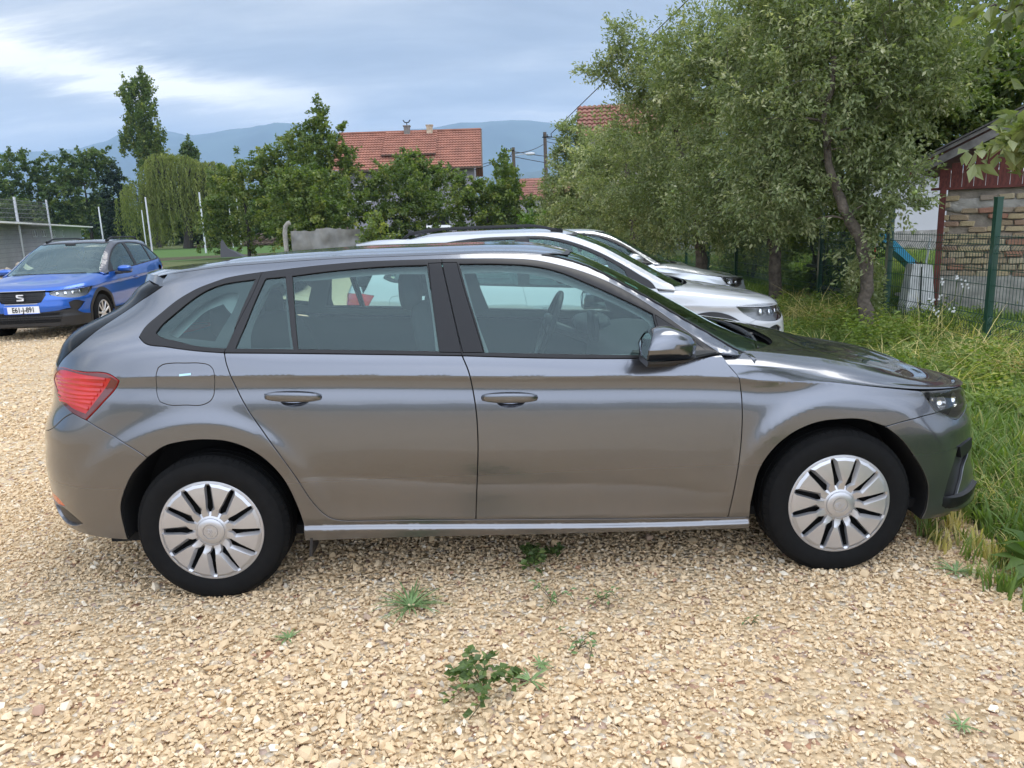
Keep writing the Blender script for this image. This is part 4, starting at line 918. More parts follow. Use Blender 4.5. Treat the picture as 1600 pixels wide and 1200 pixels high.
TAN = [(0, (0.566, 0.404, 0.226)), (.2, (0.679, 0.514, 0.317)), (.42, (0.600, 0.441, 0.262)), (.6, (0.747, 0.598, 0.399)), (.74, (0.679, 0.493, 0.289)), (.84, (0.793, 0.703, 0.550)), (.90, (0.498, 0.420, 0.324)), (.95, (0.408, 0.221, 0.135)), (1, (0.543, 0.420, 0.334))]
M['gravel_far'] = ground_mat('gravel_far', TAN, 36, .03, .10)
M['soil'] = ground_mat('soil', [(0, (.06, .05, .03)), (.5, (.10, .085, .05)), (1, (.05, .06, .025))], 30, .01, .3)
M['meadow'] = ground_mat('meadow', [(0, (.075, .105, .03)), (.5, (.10, .13, .045)), (1, (.13, .14, .06))], 9, .05, .25, green=((.15, .14, .07), .35, .56))
M['pitch'] = ground_mat('pitch', [(0, (.065, .125, .030)), (.5, (.075, .14, .036)), (1, (.085, .145, .042))], 12, .01, .12)
def sheet(name, pts, z, mat, **kw):
    o = mesh(name, [(x, y, z) for x, y in pts], [tuple(range(len(pts)))], mat); return tag(o, kind='structure', **kw)
sheet('ground', [(-9000, -9000), (9000, -9000), (9000, 9000), (-9000, 9000)], -.012, M['meadow'])
lot = [(-45, -26), (30, -26), (30, -8), (9, -7), (4.0, -3.2), (3.45, -1.4), (3.5, -.5), (3.85, .3), (4.3, 1.4), (4.55, 3), (4.55, 6), (4.6, 10), (4.4, 16), (3.8, 22), (0, 26), (-8, 28), (-14, 31), (-30, 40), (-45, 62)]
sheet('gravel_lot', lot, -.004, M['gravel_far'])
verge = [(9, -7), (4.0, -3.2), (3.45, -1.4), (3.5, -.5), (3.85, .3), (4.3, 1.4), (4.55, 3), (4.55, 6), (4.6, 10), (4.4, 16), (3.8, 22), (9, 26), (30, 26), (30, -7)]
sheet('grass_verge', verge, .0, M['soil'])

def instancer(name, pts, rots, scl, idx, tone, shapes, kind='stuff', parent=None, extra=None):
    """scatter shared shapes on points with geometry nodes"""
    c = bpy.data.collections.new(name+'_shapes')
    for i, s in enumerate(shapes):
        o = bpy.data.objects.new('%s_shape_%03d' % (name, i), s); c.objects.link(o)
    me = bpy.data.meshes.new(name); me.vertices.add(len(pts)); me.vertices.foreach_set('co', np.asarray(pts, np.float32).ravel())
    a = me.attributes.new('rot', 'FLOAT_VECTOR', 'POINT'); a.data.foreach_set('vector', np.asarray(rots, np.float32).ravel())
    a = me.attributes.new('scl', 'FLOAT_VECTOR', 'POINT'); a.data.foreach_set('vector', np.asarray(scl, np.float32).ravel())
    a = me.attributes.new('idx', 'INT', 'POINT'); a.data.foreach_set('value', np.asarray(idx, np.int32))
    a = me.attributes.new('tone', 'FLOAT', 'POINT'); a.data.foreach_set('value', np.asarray(tone, np.float32))
    o = link(name, me, parent); o['kind'] = kind
    ng = bpy.data.node_groups.new(name, 'GeometryNodeTree')
    ng.interface.new_socket('Geometry', in_out='INPUT', socket_type='NodeSocketGeometry'); ng.interface.new_socket('Geometry', in_out='OUTPUT', socket_type='NodeSocketGeometry')
    n = ng.nodes; l = ng.links; gi = n.new('NodeGroupInput'); go = n.new('NodeGroupOutput')
    ci = n.new('GeometryNodeCollectionInfo'); ci.inputs['Collection'].default_value = c; ci.inputs['Separate Children'].default_value = True; ci.inputs['Reset Children'].default_value = True
    ip = n.new('GeometryNodeInstanceOnPoints'); ip.inputs['Pick Instance'].default_value = True
    def na(nm, t):
        q = n.new('GeometryNodeInputNamedAttribute'); q.data_type = t; q.inputs['Name'].default_value = nm; return q.outputs['Attribute']
    e2r = n.new('FunctionNodeEulerToRotation'); l.new(na('rot', 'FLOAT_VECTOR'), e2r.inputs[0])
    l.new(gi.outputs[0], ip.inputs['Points']); l.new(ci.outputs[0], ip.inputs['Instance']); l.new(na('idx', 'INT'), ip.inputs['Instance Index'])
    l.new(e2r.outputs[0], ip.inputs['Rotation']); l.new(na('scl', 'FLOAT_VECTOR'), ip.inputs['Scale']); l.new(ip.outputs[0], go.inputs[0])
    md = o.modifiers.new('scatter', 'NODES'); md.node_group = ng
    return o
def tone_mat(name, stops, rough=.85, leaf=None, gloss=.0, attr='INSTANCER', grain=None):
    m, N, L = mk(name); b = N['Principled BSDF']; b.inputs['Roughness'].default_value = rough; b.inputs['Specular IOR Level'].default_value = .5 if leaf else .25
    a = N.new('ShaderNodeAttribute'); a.attribute_type = attr; a.attribute_name = 'tone'
    r = N.new('ShaderNodeValToRGB'); e = r.color_ramp.elements
    while len(e) > 2: e.remove(e[-1])
    for i, (p, c) in enumerate(stops):
        el = e[i] if i < 2 else e.new(p); el.position = p; el.color = (*c, 1)
    L.new(a.outputs['Fac'], r.inputs[0]); col = r.outputs[0]
    if grain:
        t = N.new('ShaderNodeTexCoord'); n = N.new('ShaderNodeTexNoise'); n.inputs['Scale'].default_value = grain[0]; n.inputs['Detail'].default_value = 4; L.new(t.outputs['Object'], n.inputs['Vector'])
        mr = N.new('ShaderNodeMapRange'); mr.inputs[1].default_value = .3; mr.inputs[2].default_value = .7; mr.inputs[3].default_value = 1-grain[1]; mr.inputs[4].default_value = 1+grain[1]; L.new(n.outputs['Fac'], mr.inputs[0])
        vm = N.new('ShaderNodeVectorMath'); vm.operation = 'SCALE'; L.new(col, vm.inputs[0]); L.new(mr.outputs[0], vm.inputs['Scale']); col = vm.outputs[0]
    L.new(col, b.inputs['Base Color'])
    if leaf:
        tr = N.new('ShaderNodeBsdfTranslucent'); vm = N.new('ShaderNodeVectorMath'); vm.operation = 'MULTIPLY'; vm.inputs[1].default_value = leaf; L.new(col, vm.inputs[0]); L.new(vm.outputs[0], tr.inputs[0])
        mx = N.new('ShaderNodeMixShader'); mx.inputs[0].default_value = .38; L.new(b.outputs[0], mx.inputs[1]); L.new(tr.outputs[0], mx.inputs[2]); L.new(mx.outputs[0], N['Material Output'].inputs[0])
    return m
# stones
M['stone'] = tone_mat('stone', TAN, .85, grain=(60, .16))
for s_ in M['stone'].node_tree.nodes:
    if s_.type == 'VALTORGB': s_.color_ramp.interpolation = 'LINEAR'
def stone_mesh(k):
    r = np.random.default_rng(100+k); bm = bmesh.new(); n = int(r.integers(9, 15)); p = r.normal(size=(n, 3)); p /= np.linalg.norm(p, axis=1, keepdims=True)
    p *= r.uniform(.75, 1.0, (n, 1)); p *= np.array([1, r.uniform(.6, .95), r.uniform(.42, .75)])
    for q in p: bm.verts.new(q)
    bmesh.ops.convex_hull(bm, input=bm.verts[:]); 
    for v in [v for v in bm.verts if not v.link_faces]: bm.verts.remove(v)
    me = bpy.data.meshes.new('stone'); bm.to_mesh(me); bm.free(); me.materials.append(M['stone']); return me
stones = [stone_mesh(k) for k in range(16)]
def in_poly(x, y, poly): return inside(np.stack([x, y], 1), np.array(poly, float))
def scatter(n, x0, x1, y0, y1, seed):
    r = np.random.default_rng(seed); return r.uniform(x0, x1, n), r.uniform(y0, y1, n), r
P_, S_, T_ = [], [], []
for (n, x0, x1, y0, y1, lo, hi, sd) in ((88000, -1.9, 4.2, -2.75, 0.9, .0052, .0145, 1), (15000, -6.5, -1.3, -.8, 3.2, .009, .019, 2), (19000, -10, -.8, 2.0, 9.5, .013, .026, 3), (8000, -1.0, 4.4, .8, 3.2, .009, .018, 4), (5000, 3.3, 4.5, -3.4, 1.2, .007, .017, 5), (26000, -4.8, -1.85, -3.2, -.7, .007, .016, 8), (1500, -1.5, 4.0, -2.75, -.9, .013, .024, 6), (260, -1.5, 4.0, -2.75, .2, .020, .032, 7)):
    x, y, r = scatter(n, x0, x1, y0, y1, sd)
    # patches of coarser and finer stone
    f = np.array([mnoise.noise(Vector((a*.8, b*.8, 3.0))) for a, b in zip(x, y)])
    s = (lo + (hi-lo)*r.random(n)**2.0)*(1+.40*f); big = r.random(n) < .022; s = np.where(big, s*1.35+.006, s)
    k = in_poly(x, y, lot) | (sd == 5); edge = r.random(n) < np.where(sd == 5, .5, 1.0)
    k &= edge; P_.append(np.stack([x, y, s*r.uniform(-.05, .45, n)], 1)[k]); S_.append(s[k])
    T_.append(np.clip(r.random(n)*.83 + (r.random(n) < .30)*r.random(n)*.17 + np.where(big, .06, 0), 0, 1)[k])
P_ = np.vstack(P_); S_ = np.concatenate(S_); T_ = np.concatenate(T_); n = len(P_); r = np.random.default_rng(5)
gv = instancer('gravel', P_, np.stack([r.normal(0, .35, n), r.normal(0, .35, n), r.uniform(0, 6.28, n)], 1), np.stack([S_*r.uniform(.9, 1.35, n), S_, S_*r.uniform(.8, 1.2, n)], 1), r.integers(0, 16, n), T_, stones)
# ------------------------------------------------------------------ leaves, blades and small plants
LEAF_T = (1.25, 1.45, .55)
M['leaf_apple'] = tone_mat('leaf_apple', [(0, (0.131, 0.165, 0.070)), (.45, (0.216, 0.253, 0.112)), (.8, (0.319, 0.341, 0.175)), (1, (0.550, 0.532, 0.347))], .55, LEAF_T, attr='GEOMETRY')
M['leaf_green'] = tone_mat('leaf_green', [(0, (0.076, 0.120, 0.029)), (.5, (0.127, 0.175, 0.039)), (.85, (0.203, 0.233, 0.054)), (1, (0.304, 0.311, 0.082))], .55, LEAF_T, attr='GEOMETRY')
M['leaf_dark'] = tone_mat('leaf_dark', [(0, (0.060, 0.102, 0.031)), (.6, (0.106, 0.150, 0.041)), (1, (0.180, 0.215, 0.061))], .6, LEAF_T, attr='GEOMETRY')
M['leaf_willow'] = tone_mat('leaf_willow', [(0, (0.100, 0.132, 0.029)), (.5, (0.192, 0.220, 0.050)), (1, (0.311, 0.324, 0.086))], .6, LEAF_T, attr='GEOMETRY')
M['leaf_lime'] = tone_mat('leaf_lime', [(0, (0.062, 0.120, 0.020)), (.6, (0.112, 0.180, 0.030)), (1, (0.175, 0.240, 0.050))], .55, LEAF_T, attr='GEOMETRY')
M['bark'] = pm('bark', (.105, .085, .065), .95, noise=(14, .45), bump=(28, 1.0, .02))
M['bark_dark'] = pm('bark_dark', (.05, .042, .035), .95, noise=(14, .4), bump=(28, 1.0, .02))
M['herb'] = tone_mat('herb', [(0, (0.096, 0.147, 0.025)), (.5, (0.162, 0.224, 0.039)), (.85, (0.236, 0.294, 0.057)), (1, (0.365, 0.362, 0.088))], .5, LEAF_T)
M['blade'] = tone_mat('blade', [(0, (0.083, 0.148, 0.029)), (.45, (0.141, 0.214, 0.046)), (.72, (0.200, 0.263, 0.066)), (.86, (0.398, 0.343, 0.131)), (1, (0.698, 0.573, 0.249))], .6, LEAF_T)
M['weed_dark'] = tone_mat('weed_dark', [(0, (0.053, 0.109, 0.024)), (1, (0.105, 0.174, 0.036))], .5, LEAF_T)
M['apple_skin'] = pm('apple_skin', (.28, .36, .09), .35, coat=.3, noise=(20, .15))
def leaves(P, D, size, ratio=.30, r=None, droop=0.0, fold=.12):
    """one folded quad per leaf"""
    r = r or rng; n = len(P); D = D/np.maximum(np.linalg.norm(D, axis=1, keepdims=True), 1e-9)
    U = r.normal(size=(n, 3))*.55 + np.array([0, 0, 1.0]); W = np.cross(D, U); W /= np.maximum(np.linalg.norm(W, axis=1, keepdims=True), 1e-9); Nn = np.cross(W, D)
    s = (size*r.uniform(.7, 1.25, n))[:, None]
    V = np.stack([P, P+D*s*.5+W*s*ratio+Nn*s*fold, P+D*s-np.array([0, 0, droop])*s, P+D*s*.45-W*s*ratio+Nn*s*fold], 1)
    return V.reshape(-1, 3), np.arange(4*n).reshape(n, 4)
def leaf_obj(name, P, D, size, mat, parent=None, tone=None, **kw):
    V, F = leaves(P, D, size, **kw); t = rng.random(len(P)) if tone is None else tone
    return mesh(name, V, F, mat, parent, False, attrs={'tone': ('FACE', np.clip(t, 0, 1))})
def blob_pts(n, c, rad, r, shell=.45):
    d = r.normal(size=(n, 3)); d /= np.linalg.norm(d, axis=1, keepdims=True); k = r.random((n, 1))**shell
    return np.array(c)+d*k*np.array(rad), d
def tree(name, base, trunk, crowns, leaf, nleaf, mats, label, cat='tree', group=None, seed=1, twigs=None, apples=0, ratio=.30, twig_len=.4, droop=.25, limb_r=.03, local=False, upb=.25):
    """trunk: points from the base with radii; crowns: ellipsoids (centre, radii, weight); everything relative to the base"""
    r = np.random.default_rng(seed); root = empty(name, base, 0, label, cat, group)
    b = np.array(base) if not local else np.zeros(3)
    tp = np.array([p[:3] for p in trunk], float)-b; tr_ = np.array([p[3] for p in trunk])
    t = np.linspace(0, len(tp)-1, (len(tp)-1)*4+1); tt = np.stack([np.interp(t, range(len(tp)), tp[:, i]) for i in range(3)], 1); rr = np.interp(t, range(len(tp)), tr_)
    tt[1:-1] += r.normal(0, .012, (len(tt)-2, 3))*min(1, tr_[0]*12)
    m = MB(); m.tube(tt, rr*(1+r.normal(0, .05, len(rr))), 12); m.build('trunk', [mats[1]], root, True, 80)
    nodes = [tt[i] for i in range(len(tt)//3, len(tt))]; nr = [rr[i] for i in range(len(tt)//3, len(tt))]
    tw = twigs or max(40, nleaf//45); W = np.array([c[2] for c in crowns], float); W /= W.sum(); A = []; D = []
    for (c, rad, _), w in zip(crowns, W):
        k = max(3, int(tw*w)); p, d = blob_pts(k, np.array(c)-b, rad, r, .40); A.append(p); D.append(d)
    A = np.vstack(A); D = np.vstack(D); o = np.argsort(np.linalg.norm(A-tt[-1], axis=1)); A = A[o]; D = D[o]
    bm = MB(); nn = np.array(nodes); nrr = np.array(nr)
    step = max(1, len(A)//260)
    for i in range(0, len(A), step):
        a = A[i]; d = np.linalg.norm(nn-a, axis=1) + .6*np.maximum(0, nn[:, 2]-a[2]); j = d.argmin(); s = nn[j]
        if d[j] < .05: continue
        k = 5; q = np.linspace(0, 1, k)[:, None]; pts = s+(a-s)*q; pts[:, 2] += np.sin(q[:, 0]*math.pi)*d[j]*.10; pts[1:-1] += r.normal(0, .03*d[j], (k-2, 3))
        r0 = min(nrr[j]*.7, limb_r*(.35+d[j]*.6)); rs = np.linspace(r0, max(.004, r0*.35), k)
        bm.tube(pts, rs, 5, cap=False); nn = np.vstack([nn, pts[1:]]); nrr = np.concatenate([nrr, rs[1:]])
    bm.build('branches', [mats[1]], root, True, 80)
    per = max(3, nleaf//len(A)); n = per*len(A); ai = np.repeat(np.arange(len(A)), per)
    ax = D*.7+r.normal(0, .5, D.shape)+np.array([0, 0, upb]); ax /= np.linalg.norm(ax, axis=1, keepdims=True); L_ = twig_len*r.uniform(.6, 1.3, len(A))
    f = r.random(n)*1.0-.25; P = A[ai]+ax[ai]*(f*L_[ai])[:, None]+r.normal(0, .10*twig_len, (n, 3)); P[:, 2] -= (np.clip(f, 0, 1)**2)*L_[ai]*.25
    dd = ax[ai]*.7+r.normal(0, .6, (n, 3))-np.array([0, 0, droop])
    tn = .45+.22*r.normal(size=len(A))[ai]+.18*r.normal(size=n)
    leaf_obj('crown', P, dd, leaf, mats[0], root, tn, r=r, ratio=ratio)
    if apples:
        v, fc = superbox((0, 0, 0), (.030, .030, .027), 2.0, 12, 8); am = mesh('apple', v, fc, M['apple_skin'], root, True); me = am.data
        pick = r.choice(len(A), apples, replace=False)
        for q, k in enumerate(pick):
            o_ = am if q == 0 else link('apple', me, root)
            p = A[k]+ax[k]*L_[k]*.2-np.array([0, 0, .05]); o_.location = p
    return root
def copy_tree(o, parent=None, loc=None, rz=None, sc=None, label=None):
    c = o.copy(); COL.objects.link(c)
    if parent is not None: c.parent = parent
    for ch in list(o.children): copy_tree(ch, c)
    if loc is not None: c.location = loc
    if rz is not None: c.rotation_euler = (0, 0, rz)
    if sc is not None: c.scale = sc
    if label: c['label'] = label
    return c

# ------------------------------------------------------------------ apple trees along the fence
AP = (M['leaf_apple'], M['bark']); GRP = 'apple trees in a row along the green fence'
tree('apple_tree', (5.57, 4.91, 0), [(5.58, 4.91, -.05, .092), (5.545, 4.9, .5, .075), (5.53, 4.9, 1.0, .072), (5.40, 4.9, 1.27, .062), (5.22, 4.9, 1.55, .056), (5.08, 4.95, 1.9, .045), (5.0, 5.0, 2.5, .035), (5.1, 5.05, 3.2, .03)],
     [((5.25, 5.4, 3.15), (1.25, 1.2, 1.35), 6), ((4.75, 5.6, 2.5), (.75, .9, .8), 2), ((5.95, 5.2, 2.95), (.75, .9, .50), 1.8), ((5.9, 5.3, 3.9), (1.3, 1.2, .9), 2.5), ((4.6, 5.5, 3.9), (.6, .8, .6), 1.2), ((4.75, 5.5, 1.75), (.55, .7, .45), 1.5), ((5.75, 4.95, 1.75), (.35, .5, .45), .9), ((5.55, 5.0, 1.25), (.20, .3, .35), .3)],
     .064, 62000, AP, 'apple tree with a leaning bare trunk standing nearest the grey car', group=GRP, seed=11, apples=46, ratio=.23, twigs=2300, twig_len=.34)
tree('apple_tree', (5.75, 8.3, 0), [(5.75, 8.3, -.05, .11), (5.7, 8.3, .9, .09), (5.6, 8.3, 1.7, .075), (5.5, 8.4, 3.0, .045)],
     [((5.45, 8.7, 3.0), (1.45, 1.4, 1.6), 5), ((4.55, 8.7, 3.9), (.75, .7, .8), 1.6), ((5.2, 8.5, 1.75), (1.25, 1.1, .75), 3.0), ((5.7, 8.6, 4.3), (1.0, 1.0, .8), 1.5)],
     .068, 52000, AP, 'apple tree second along the fence, its crown filling the space left of the leaning trunk', group=GRP, seed=12, apples=30, ratio=.23, twigs=1900, twig_len=.36)
t3 = tree('apple_tree', (5.45, 11.6, 0), [(5.45, 11.6, -.05, .13), (5.4, 11.6, .9, .11), (5.3, 11.6, 1.6, .09), (4.9, 11.7, 3.2, .05)],
     [((4.9, 12.0, 2.6), (1.75, 1.6, 1.45), 5), ((4.25, 11.3, 4.15), (.65, .6, .65), 1.3), ((5.2, 11.8, 4.1), (1.0, 1.0, .8), 1.3), ((3.75, 11.2, 4.75), (.28, .2, .42), .30), ((3.45, 11.3, 4.25), (.42, .2, .20), .25), ((4.9, 11.7, 1.7), (1.7, 1.2, .8), 3.0)],
     .078, 44000, AP, 'apple tree third along the fence with thin shoots reaching up against the sky', group=GRP, seed=13, apples=14, ratio=.23, twigs=1500, twig_len=.42)
tree('apple_tree', (5.0, 16.5, 0), [(5.0, 16.5, -.05, .13), (4.95, 16.5, 1.4, .10), (4.8, 16.6, 3.0, .05)],
     [((4.75, 17.4, 2.4), (1.75, 1.4, 1.6), 5), ((4.6, 17.0, 1.3), (1.7, 1.2, .8), 2), ((4.3, 17.2, 3.1), (.7, .7, .6), 1), ((6.1, 17, 3.6), (1, 1, .9), 1.2)],
     .10, 24000, AP, 'apple tree fourth along the fence, in front of the tiled gable roof', group=GRP, seed=14, apples=0, ratio=.25, twig_len=.5)
tree('pear_tree', (4.25, 21.5, 0), [(4.25, 21.5, -.05, .10), (4.2, 21.5, 1.5, .08), (4.15, 21.6, 3.4, .04)],
     [((4.2, 22, 2.3), (1.15, 1.0, 1.8), 4), ((3.95, 21.9, 4.0), (.35, .4, .9), .9), ((3.3, 21.8, 2.0), (.5, .6, .9), .9), ((3.5, 21.9, 3.4), (.25, .3, .5), .2)],
     .11, 15000, AP, 'slim fruit tree at the far left end of the fence row beside the wooden poles', seed=15, ratio=.25, twig_len=.5)
# the branch that reaches in from beyond the right edge, close to the camera
tree('overhanging_apple_tree', (5.0, -1.7, 0), [(5.0, -1.7, -.05, .12), (4.95, -1.7, 1.0, .10), (4.9, -1.6, 1.9, .08), (4.85, -1.5, 2.7, .05)],
     [((2.93, -1.45, 1.715), (.17, .09, .030), 20), ((3.10, -1.35, 1.93), (.06, .09, .12), 11), ((3.12, -1.12, 2.19), (.17, .12, .05), 17), ((4.9, -1.6, 3.2), (1.15, 1.1, .9), 300), ((3.75, -1.4, 2.2), (.4, .2, .15), 14)],
     .066, 6600, (tone_mat('leaf_near', [(0, (.10, .13, .05)), (.5, (.19, .22, .09)), (1, (.34, .36, .20))], .5, LEAF_T, attr='GEOMETRY'), M['bark']), 'apple tree just outside the right edge whose pale leafy branch hangs before the shed', 'tree', seed=21, apples=22, ratio=.23, twigs=362, twig_len=.16, droop=.45, limb_r=.014)
# dense undergrowth and vines on and behind the fence
def bush(name, c, rad, n, size, mat, label, seed, group=None, ratio=.34, cat='bush'):
    r = np.random.default_rng(seed); p, d = blob_pts(n, (0, 0, rad[2]), rad, r, .35); p[:, 2] = np.abs(p[:, 2])
    cl = np.array([mnoise.noise(Vector((a*2.2, b*2.2, cc*2.2+seed))) for a, b, cc in p]); k = cl > -.12; p, d = p[k], d[k]
    root = empty(name, c, 0, label, cat, group)
    leaf_obj('foliage', p, d+r.normal(0, .7, d.shape), size, mat, root, .45+.9*cl[k]+.12*r.normal(size=len(p)), r=r, ratio=ratio)
    st = MB()
    for i in range(9):
        a = r.uniform(0, 6.28); q = np.array([math.cos(a)*rad[0]*.5, math.sin(a)*rad[1]*.5, rad[2]*1.4]); st.tube([(0, 0, -.03), q*.5+np.array([0, 0, .1]), q], [.015+.01*rad[2], .01, .004], 5)
    st.build('stems', [M['bark_dark']], root, True); return root
bush('fence_vine', (6.8, 8.9, 0), (.45, 1.9, 1.0), 11000, .075, M['leaf_green'], 'dark leafy vine climbing the fence behind the leaning apple trunk', 31)
bush('fence_vine', (5.74, 5.35, 0), (.20, .4, .50), 3000, .05, M['leaf_apple'], 'scrubby thicket on the fence just right of the leaning apple trunk', 32)
bush('fence_vine', (6.9, 13.0, 0), (.6, 2.6, 1.15), 9000, .08, M['leaf_dark'], 'dark ivy mass on the fence between the second and third apple trees', 33)
tree('garden_tree', (7.0, 8.7, 0), [(7.0, 8.7, -.05, .12), (7.0, 8.6, 1.5, .10), (7.1, 8.2, 2.8, .06)],
     [((7.0, 7.3, 2.75), (.75, .6, .45), 2.5), ((7.9, 7.4, 3.15), (.8, .7, .45), 2.5), ((8.8, 7.4, 3.6), (.8, .7, .5), 2.5), ((7.4, 8.0, 3.6), (1.3, 1.0, .8), 3), ((6.6, 7.5, 2.35), (.35, .4, .3), .7), ((7.7, 6.9, 2.75), (.6, .5, .25), 1), ((8.5, 6.5, 3.2), (.6, .5, .3), 1)],
     .085, 26000, (M['leaf_green'], M['bark']), 'dark leafy tree whose branches lie over the shed roof', seed=24, ratio=.36, twigs=1100, twig_len=.3)
bush('grape_vine', (7.15, 8.0, 2.15), (.75, 1.1, .55), 9000, .10, M['leaf_green'], 'dark broad-leaved vine spreading over the low edge of the shed roof', 34)
bush('garden_tree', (8.9, 13.0, 2.1), (2.8, 2.2, 1.8), 16000, .11, M['leaf_green'], 'tall garden tree behind the fence and the shed roof', 35, cat='tree')
bush('garden_tree', (10.5, 10.8, 2.2), (2.8, 1.6, 2.0), 14000, .11, M['leaf_dark'], 'dark tree rising behind the shed roof at the right edge', 36, cat='tree')
bush('garden_bush', (9.5, 18.5, 0), (2.4, 1.2, 1.4), 7000, .12, M['leaf_green'], 'garden shrubs behind the fence under the second apple tree', 37)
bush('garden_bush', (6.9, 24, 0), (1.6, 1.6, 1.6), 7000, .13, M['leaf_dark'], 'garden shrubs behind the fence under the fourth apple tree', 38)
# ------------------------------------------------------------------ green mesh fence
M['fence_green'] = pm('fence_green', (.012, .055, .035), .35, coat=.3)
fence = empty('mesh_fence', (6.35, 3.9, 0), 0, 'dark green welded mesh fence running back along the edge of the garden', 'fence')
PY = [1.8+2.1*i for i in range(14)]
pm_ = MB(); pm_.box((0, 0, .78), (.06, .06, 1.62)); pm_.box((0, 0, 1.60), (.066, .066, .02)); post = pm_.build('post', [M['fence_green']], fence); post.location = (0, PY[0]-3.9, 0)
for y in PY[1:]: o = link('post', post.data, fence); o.location = (0, y-3.9, 0)
def zfold(z):
    x = 0
    for zf in (.36, 1.09): x = max(x, .030*max(0, 1-abs(z-zf)/.045))
    return -x
for k, y in enumerate(PY[:-1]):
    w = MB(); zs = [.06, .315, .36, .405, .72, 1.045, 1.09, 1.135, 1.235]
    for yy in np.arange(y+.05, y+2.08, .05): w.tube([(zfold(z), yy-3.9, z) for z in zs], .0034, 4, cap=False)
    for z in (.08, .22, .315, .405, .56, .72, .88, 1.045, 1.135, 1.215): w.tube([(zfold(z)-.004, y-3.9+.03, z), (zfold(z)-.004, y+2.1-3.9-.03, z)], .0036, 4, cap=False)
    o = w.build('wire_panel', [M['fence_green']], fence, False, fix=False)
    o['kind'] = 'stuff'
# ------------------------------------------------------------------ brick shed with a red boarded gable
M['mortar'] = pm('mortar', (.27, .235, .19), .95, noise=(9, .25), bump=(40, 1, .01)); M['render'] = pm('render', (.34, .32, .28), .95, noise=(5, .25), bump=(30, 1, .015))
M['concrete'] = pm('concrete', (.30, .285, .25), .95, noise=(6, .35), bump=(30, .8, .01))
BR = [pm('brick_%d' % i, c, .92, noise=(14, .22), bump=(60, 1, .006)) for i, c in enumerate([(.42, .33, .19), (.36, .27, .17), (.45, .37, .24), (.33, .17, .11), (.38, .25, .17), (.30, .24, .18)])]
M['red_board'] = pm('red_board', (.12, .030, .022), .75, noise=(7, .35), bump=(35, .5, .004)); M['grey_board'] = pm('grey_board', (.17, .16, .15), .85, noise=(9, .35), bump=(40, .6, .004))
shed = empty('garden_shed', (7.35, 6.6, 0), R(-35), 'old shed with crumbling yellow brick wall and dark red boarded gable', 'shed')
s = MB(); s.box((1.8, 1.8, .9), (3.5, 3.5, 1.76)); s.build('wall', [M['mortar']], shed); s = MB(); s.box((1.8, 0.04, .31), (3.6, .09, .62), bev=.02); s.build('plinth', [M['concrete']], shed)
r = np.random.default_rng(3); bms = []
for k in range(6):
    bm = bmesh.new(); bmesh.ops.create_cube(bm, size=1); bmesh.ops.bevel(bm, geom=bm.edges[:], offset=.10, segments=1, affect='EDGES')
    for v in bm.verts: v.co += Vector(r.normal(0, .035, 3))
    me = bpy.data.meshes.new('brick'); bm.to_mesh(me); bm.free(); me.materials.append(BR[k]); bms.append(me)
row = 0; z = .64
while z < 1.70:
    x = .02-(row % 2)*.11
    while x < 3.45:
        w = .205*r.uniform(.9, 1.08)
        if x+w > .02 and x < 3.5 and not (.05 < x < 1.1 and 1.47 < z < 1.62) and not (1.25 < x and z > 1.40 and z < 1.55) and r.random() > .05:
            x0 = max(x, .0); o = link('brick', bms[int(r.choice(6, p=[.3, .2, .25, .07, .1, .08]))], shed)
            o.location = ((x0+x+w)/2, .046+r.normal(0, .007), z+r.normal(0, .003)); o.scale = ((x+w-x0)-.012, .10, .068*r.uniform(.9, 1.05)); o.rotation_euler = (r.normal(0, .04), r.normal(0, .02), r.normal(0, .03))
        x += w+.006
    z += .083; row += 1
s = MB()
for (cx, cz, a, b) in ((.55, 1.555, .58, .085), (1.75, 1.48, .62, .085), (.2, 1.50, .2, .06)):
    v, f = superbox((cx, .05, cz), (a, .035, b), 2.6, 26, 10); v[:, 2] += .02*np.sin(v[:, 0]*13)+.012*np.sin(v[:, 0]*31); v[:, 1] += .006*np.sin(v[:, 0]*22+v[:, 2]*30); s.add(v, f)
s.build('plaster_patch', [M['render']], shed, True, 60)
s = MB(); s.box((.0, -.03, .88), (.075, .075, 1.80), bev=.006); s.build('corner_post', [M['red_board']], shed)
sl = (2.77-2.06)/(8.35-6.9)            # roof pitch
bx_ = -.06; bm_ = MB(); bm_.box((0, 0, .5), (1, 1, 1), bev=.02); bo = None
while bx_ < 3.2:
    x = bx_+.0675; h = 2.02+sl*(x+.05)-1.79
    o = bm_.build('board', [M['red_board']], shed) if bo is None else link('board', bo.data, shed); bo = bo or o
    o.location = (x, -.02+r.normal(0, .002), 1.775+sl*0); o.scale = (.129, .022, h); bx_ += .135
s = MB(); s.box((1.5, .02, 1.77), (3.3, .10, .035)); s.build('beam', [M['red_board']], shed)
def slant(x0, x1, th, up, y0, y1, name, mat):
    s = MB(); z0, z1 = 2.06+sl*(x0+.45)+up, 2.06+sl*(x1+.45)+up; s.add([(x0, y0, z0), (x1, y0, z1), (x1, y0, z1-th), (x0, y0, z0-th), (x0, y1, z0), (x1, y1, z1), (x1, y1, z1-th), (x0, y1, z0-th)], [(0, 1, 2, 3), (4, 7, 6, 5), (0, 4, 5, 1), (3, 2, 6, 7), (0, 3, 7, 4), (1, 5, 6, 2)]); return s.build(name, [mat], shed)
slant(-.33, 3.2, .105, -.075, -.36, -.33, 'verge_board', M['grey_board']); slant(-.44, 3.2, .045, .0, -.38, -.34, 'verge_board', M['grey_board']); slant(-.44, -.12, .10, -.045, -.355, -.325, 'verge_board', M['red_board'])
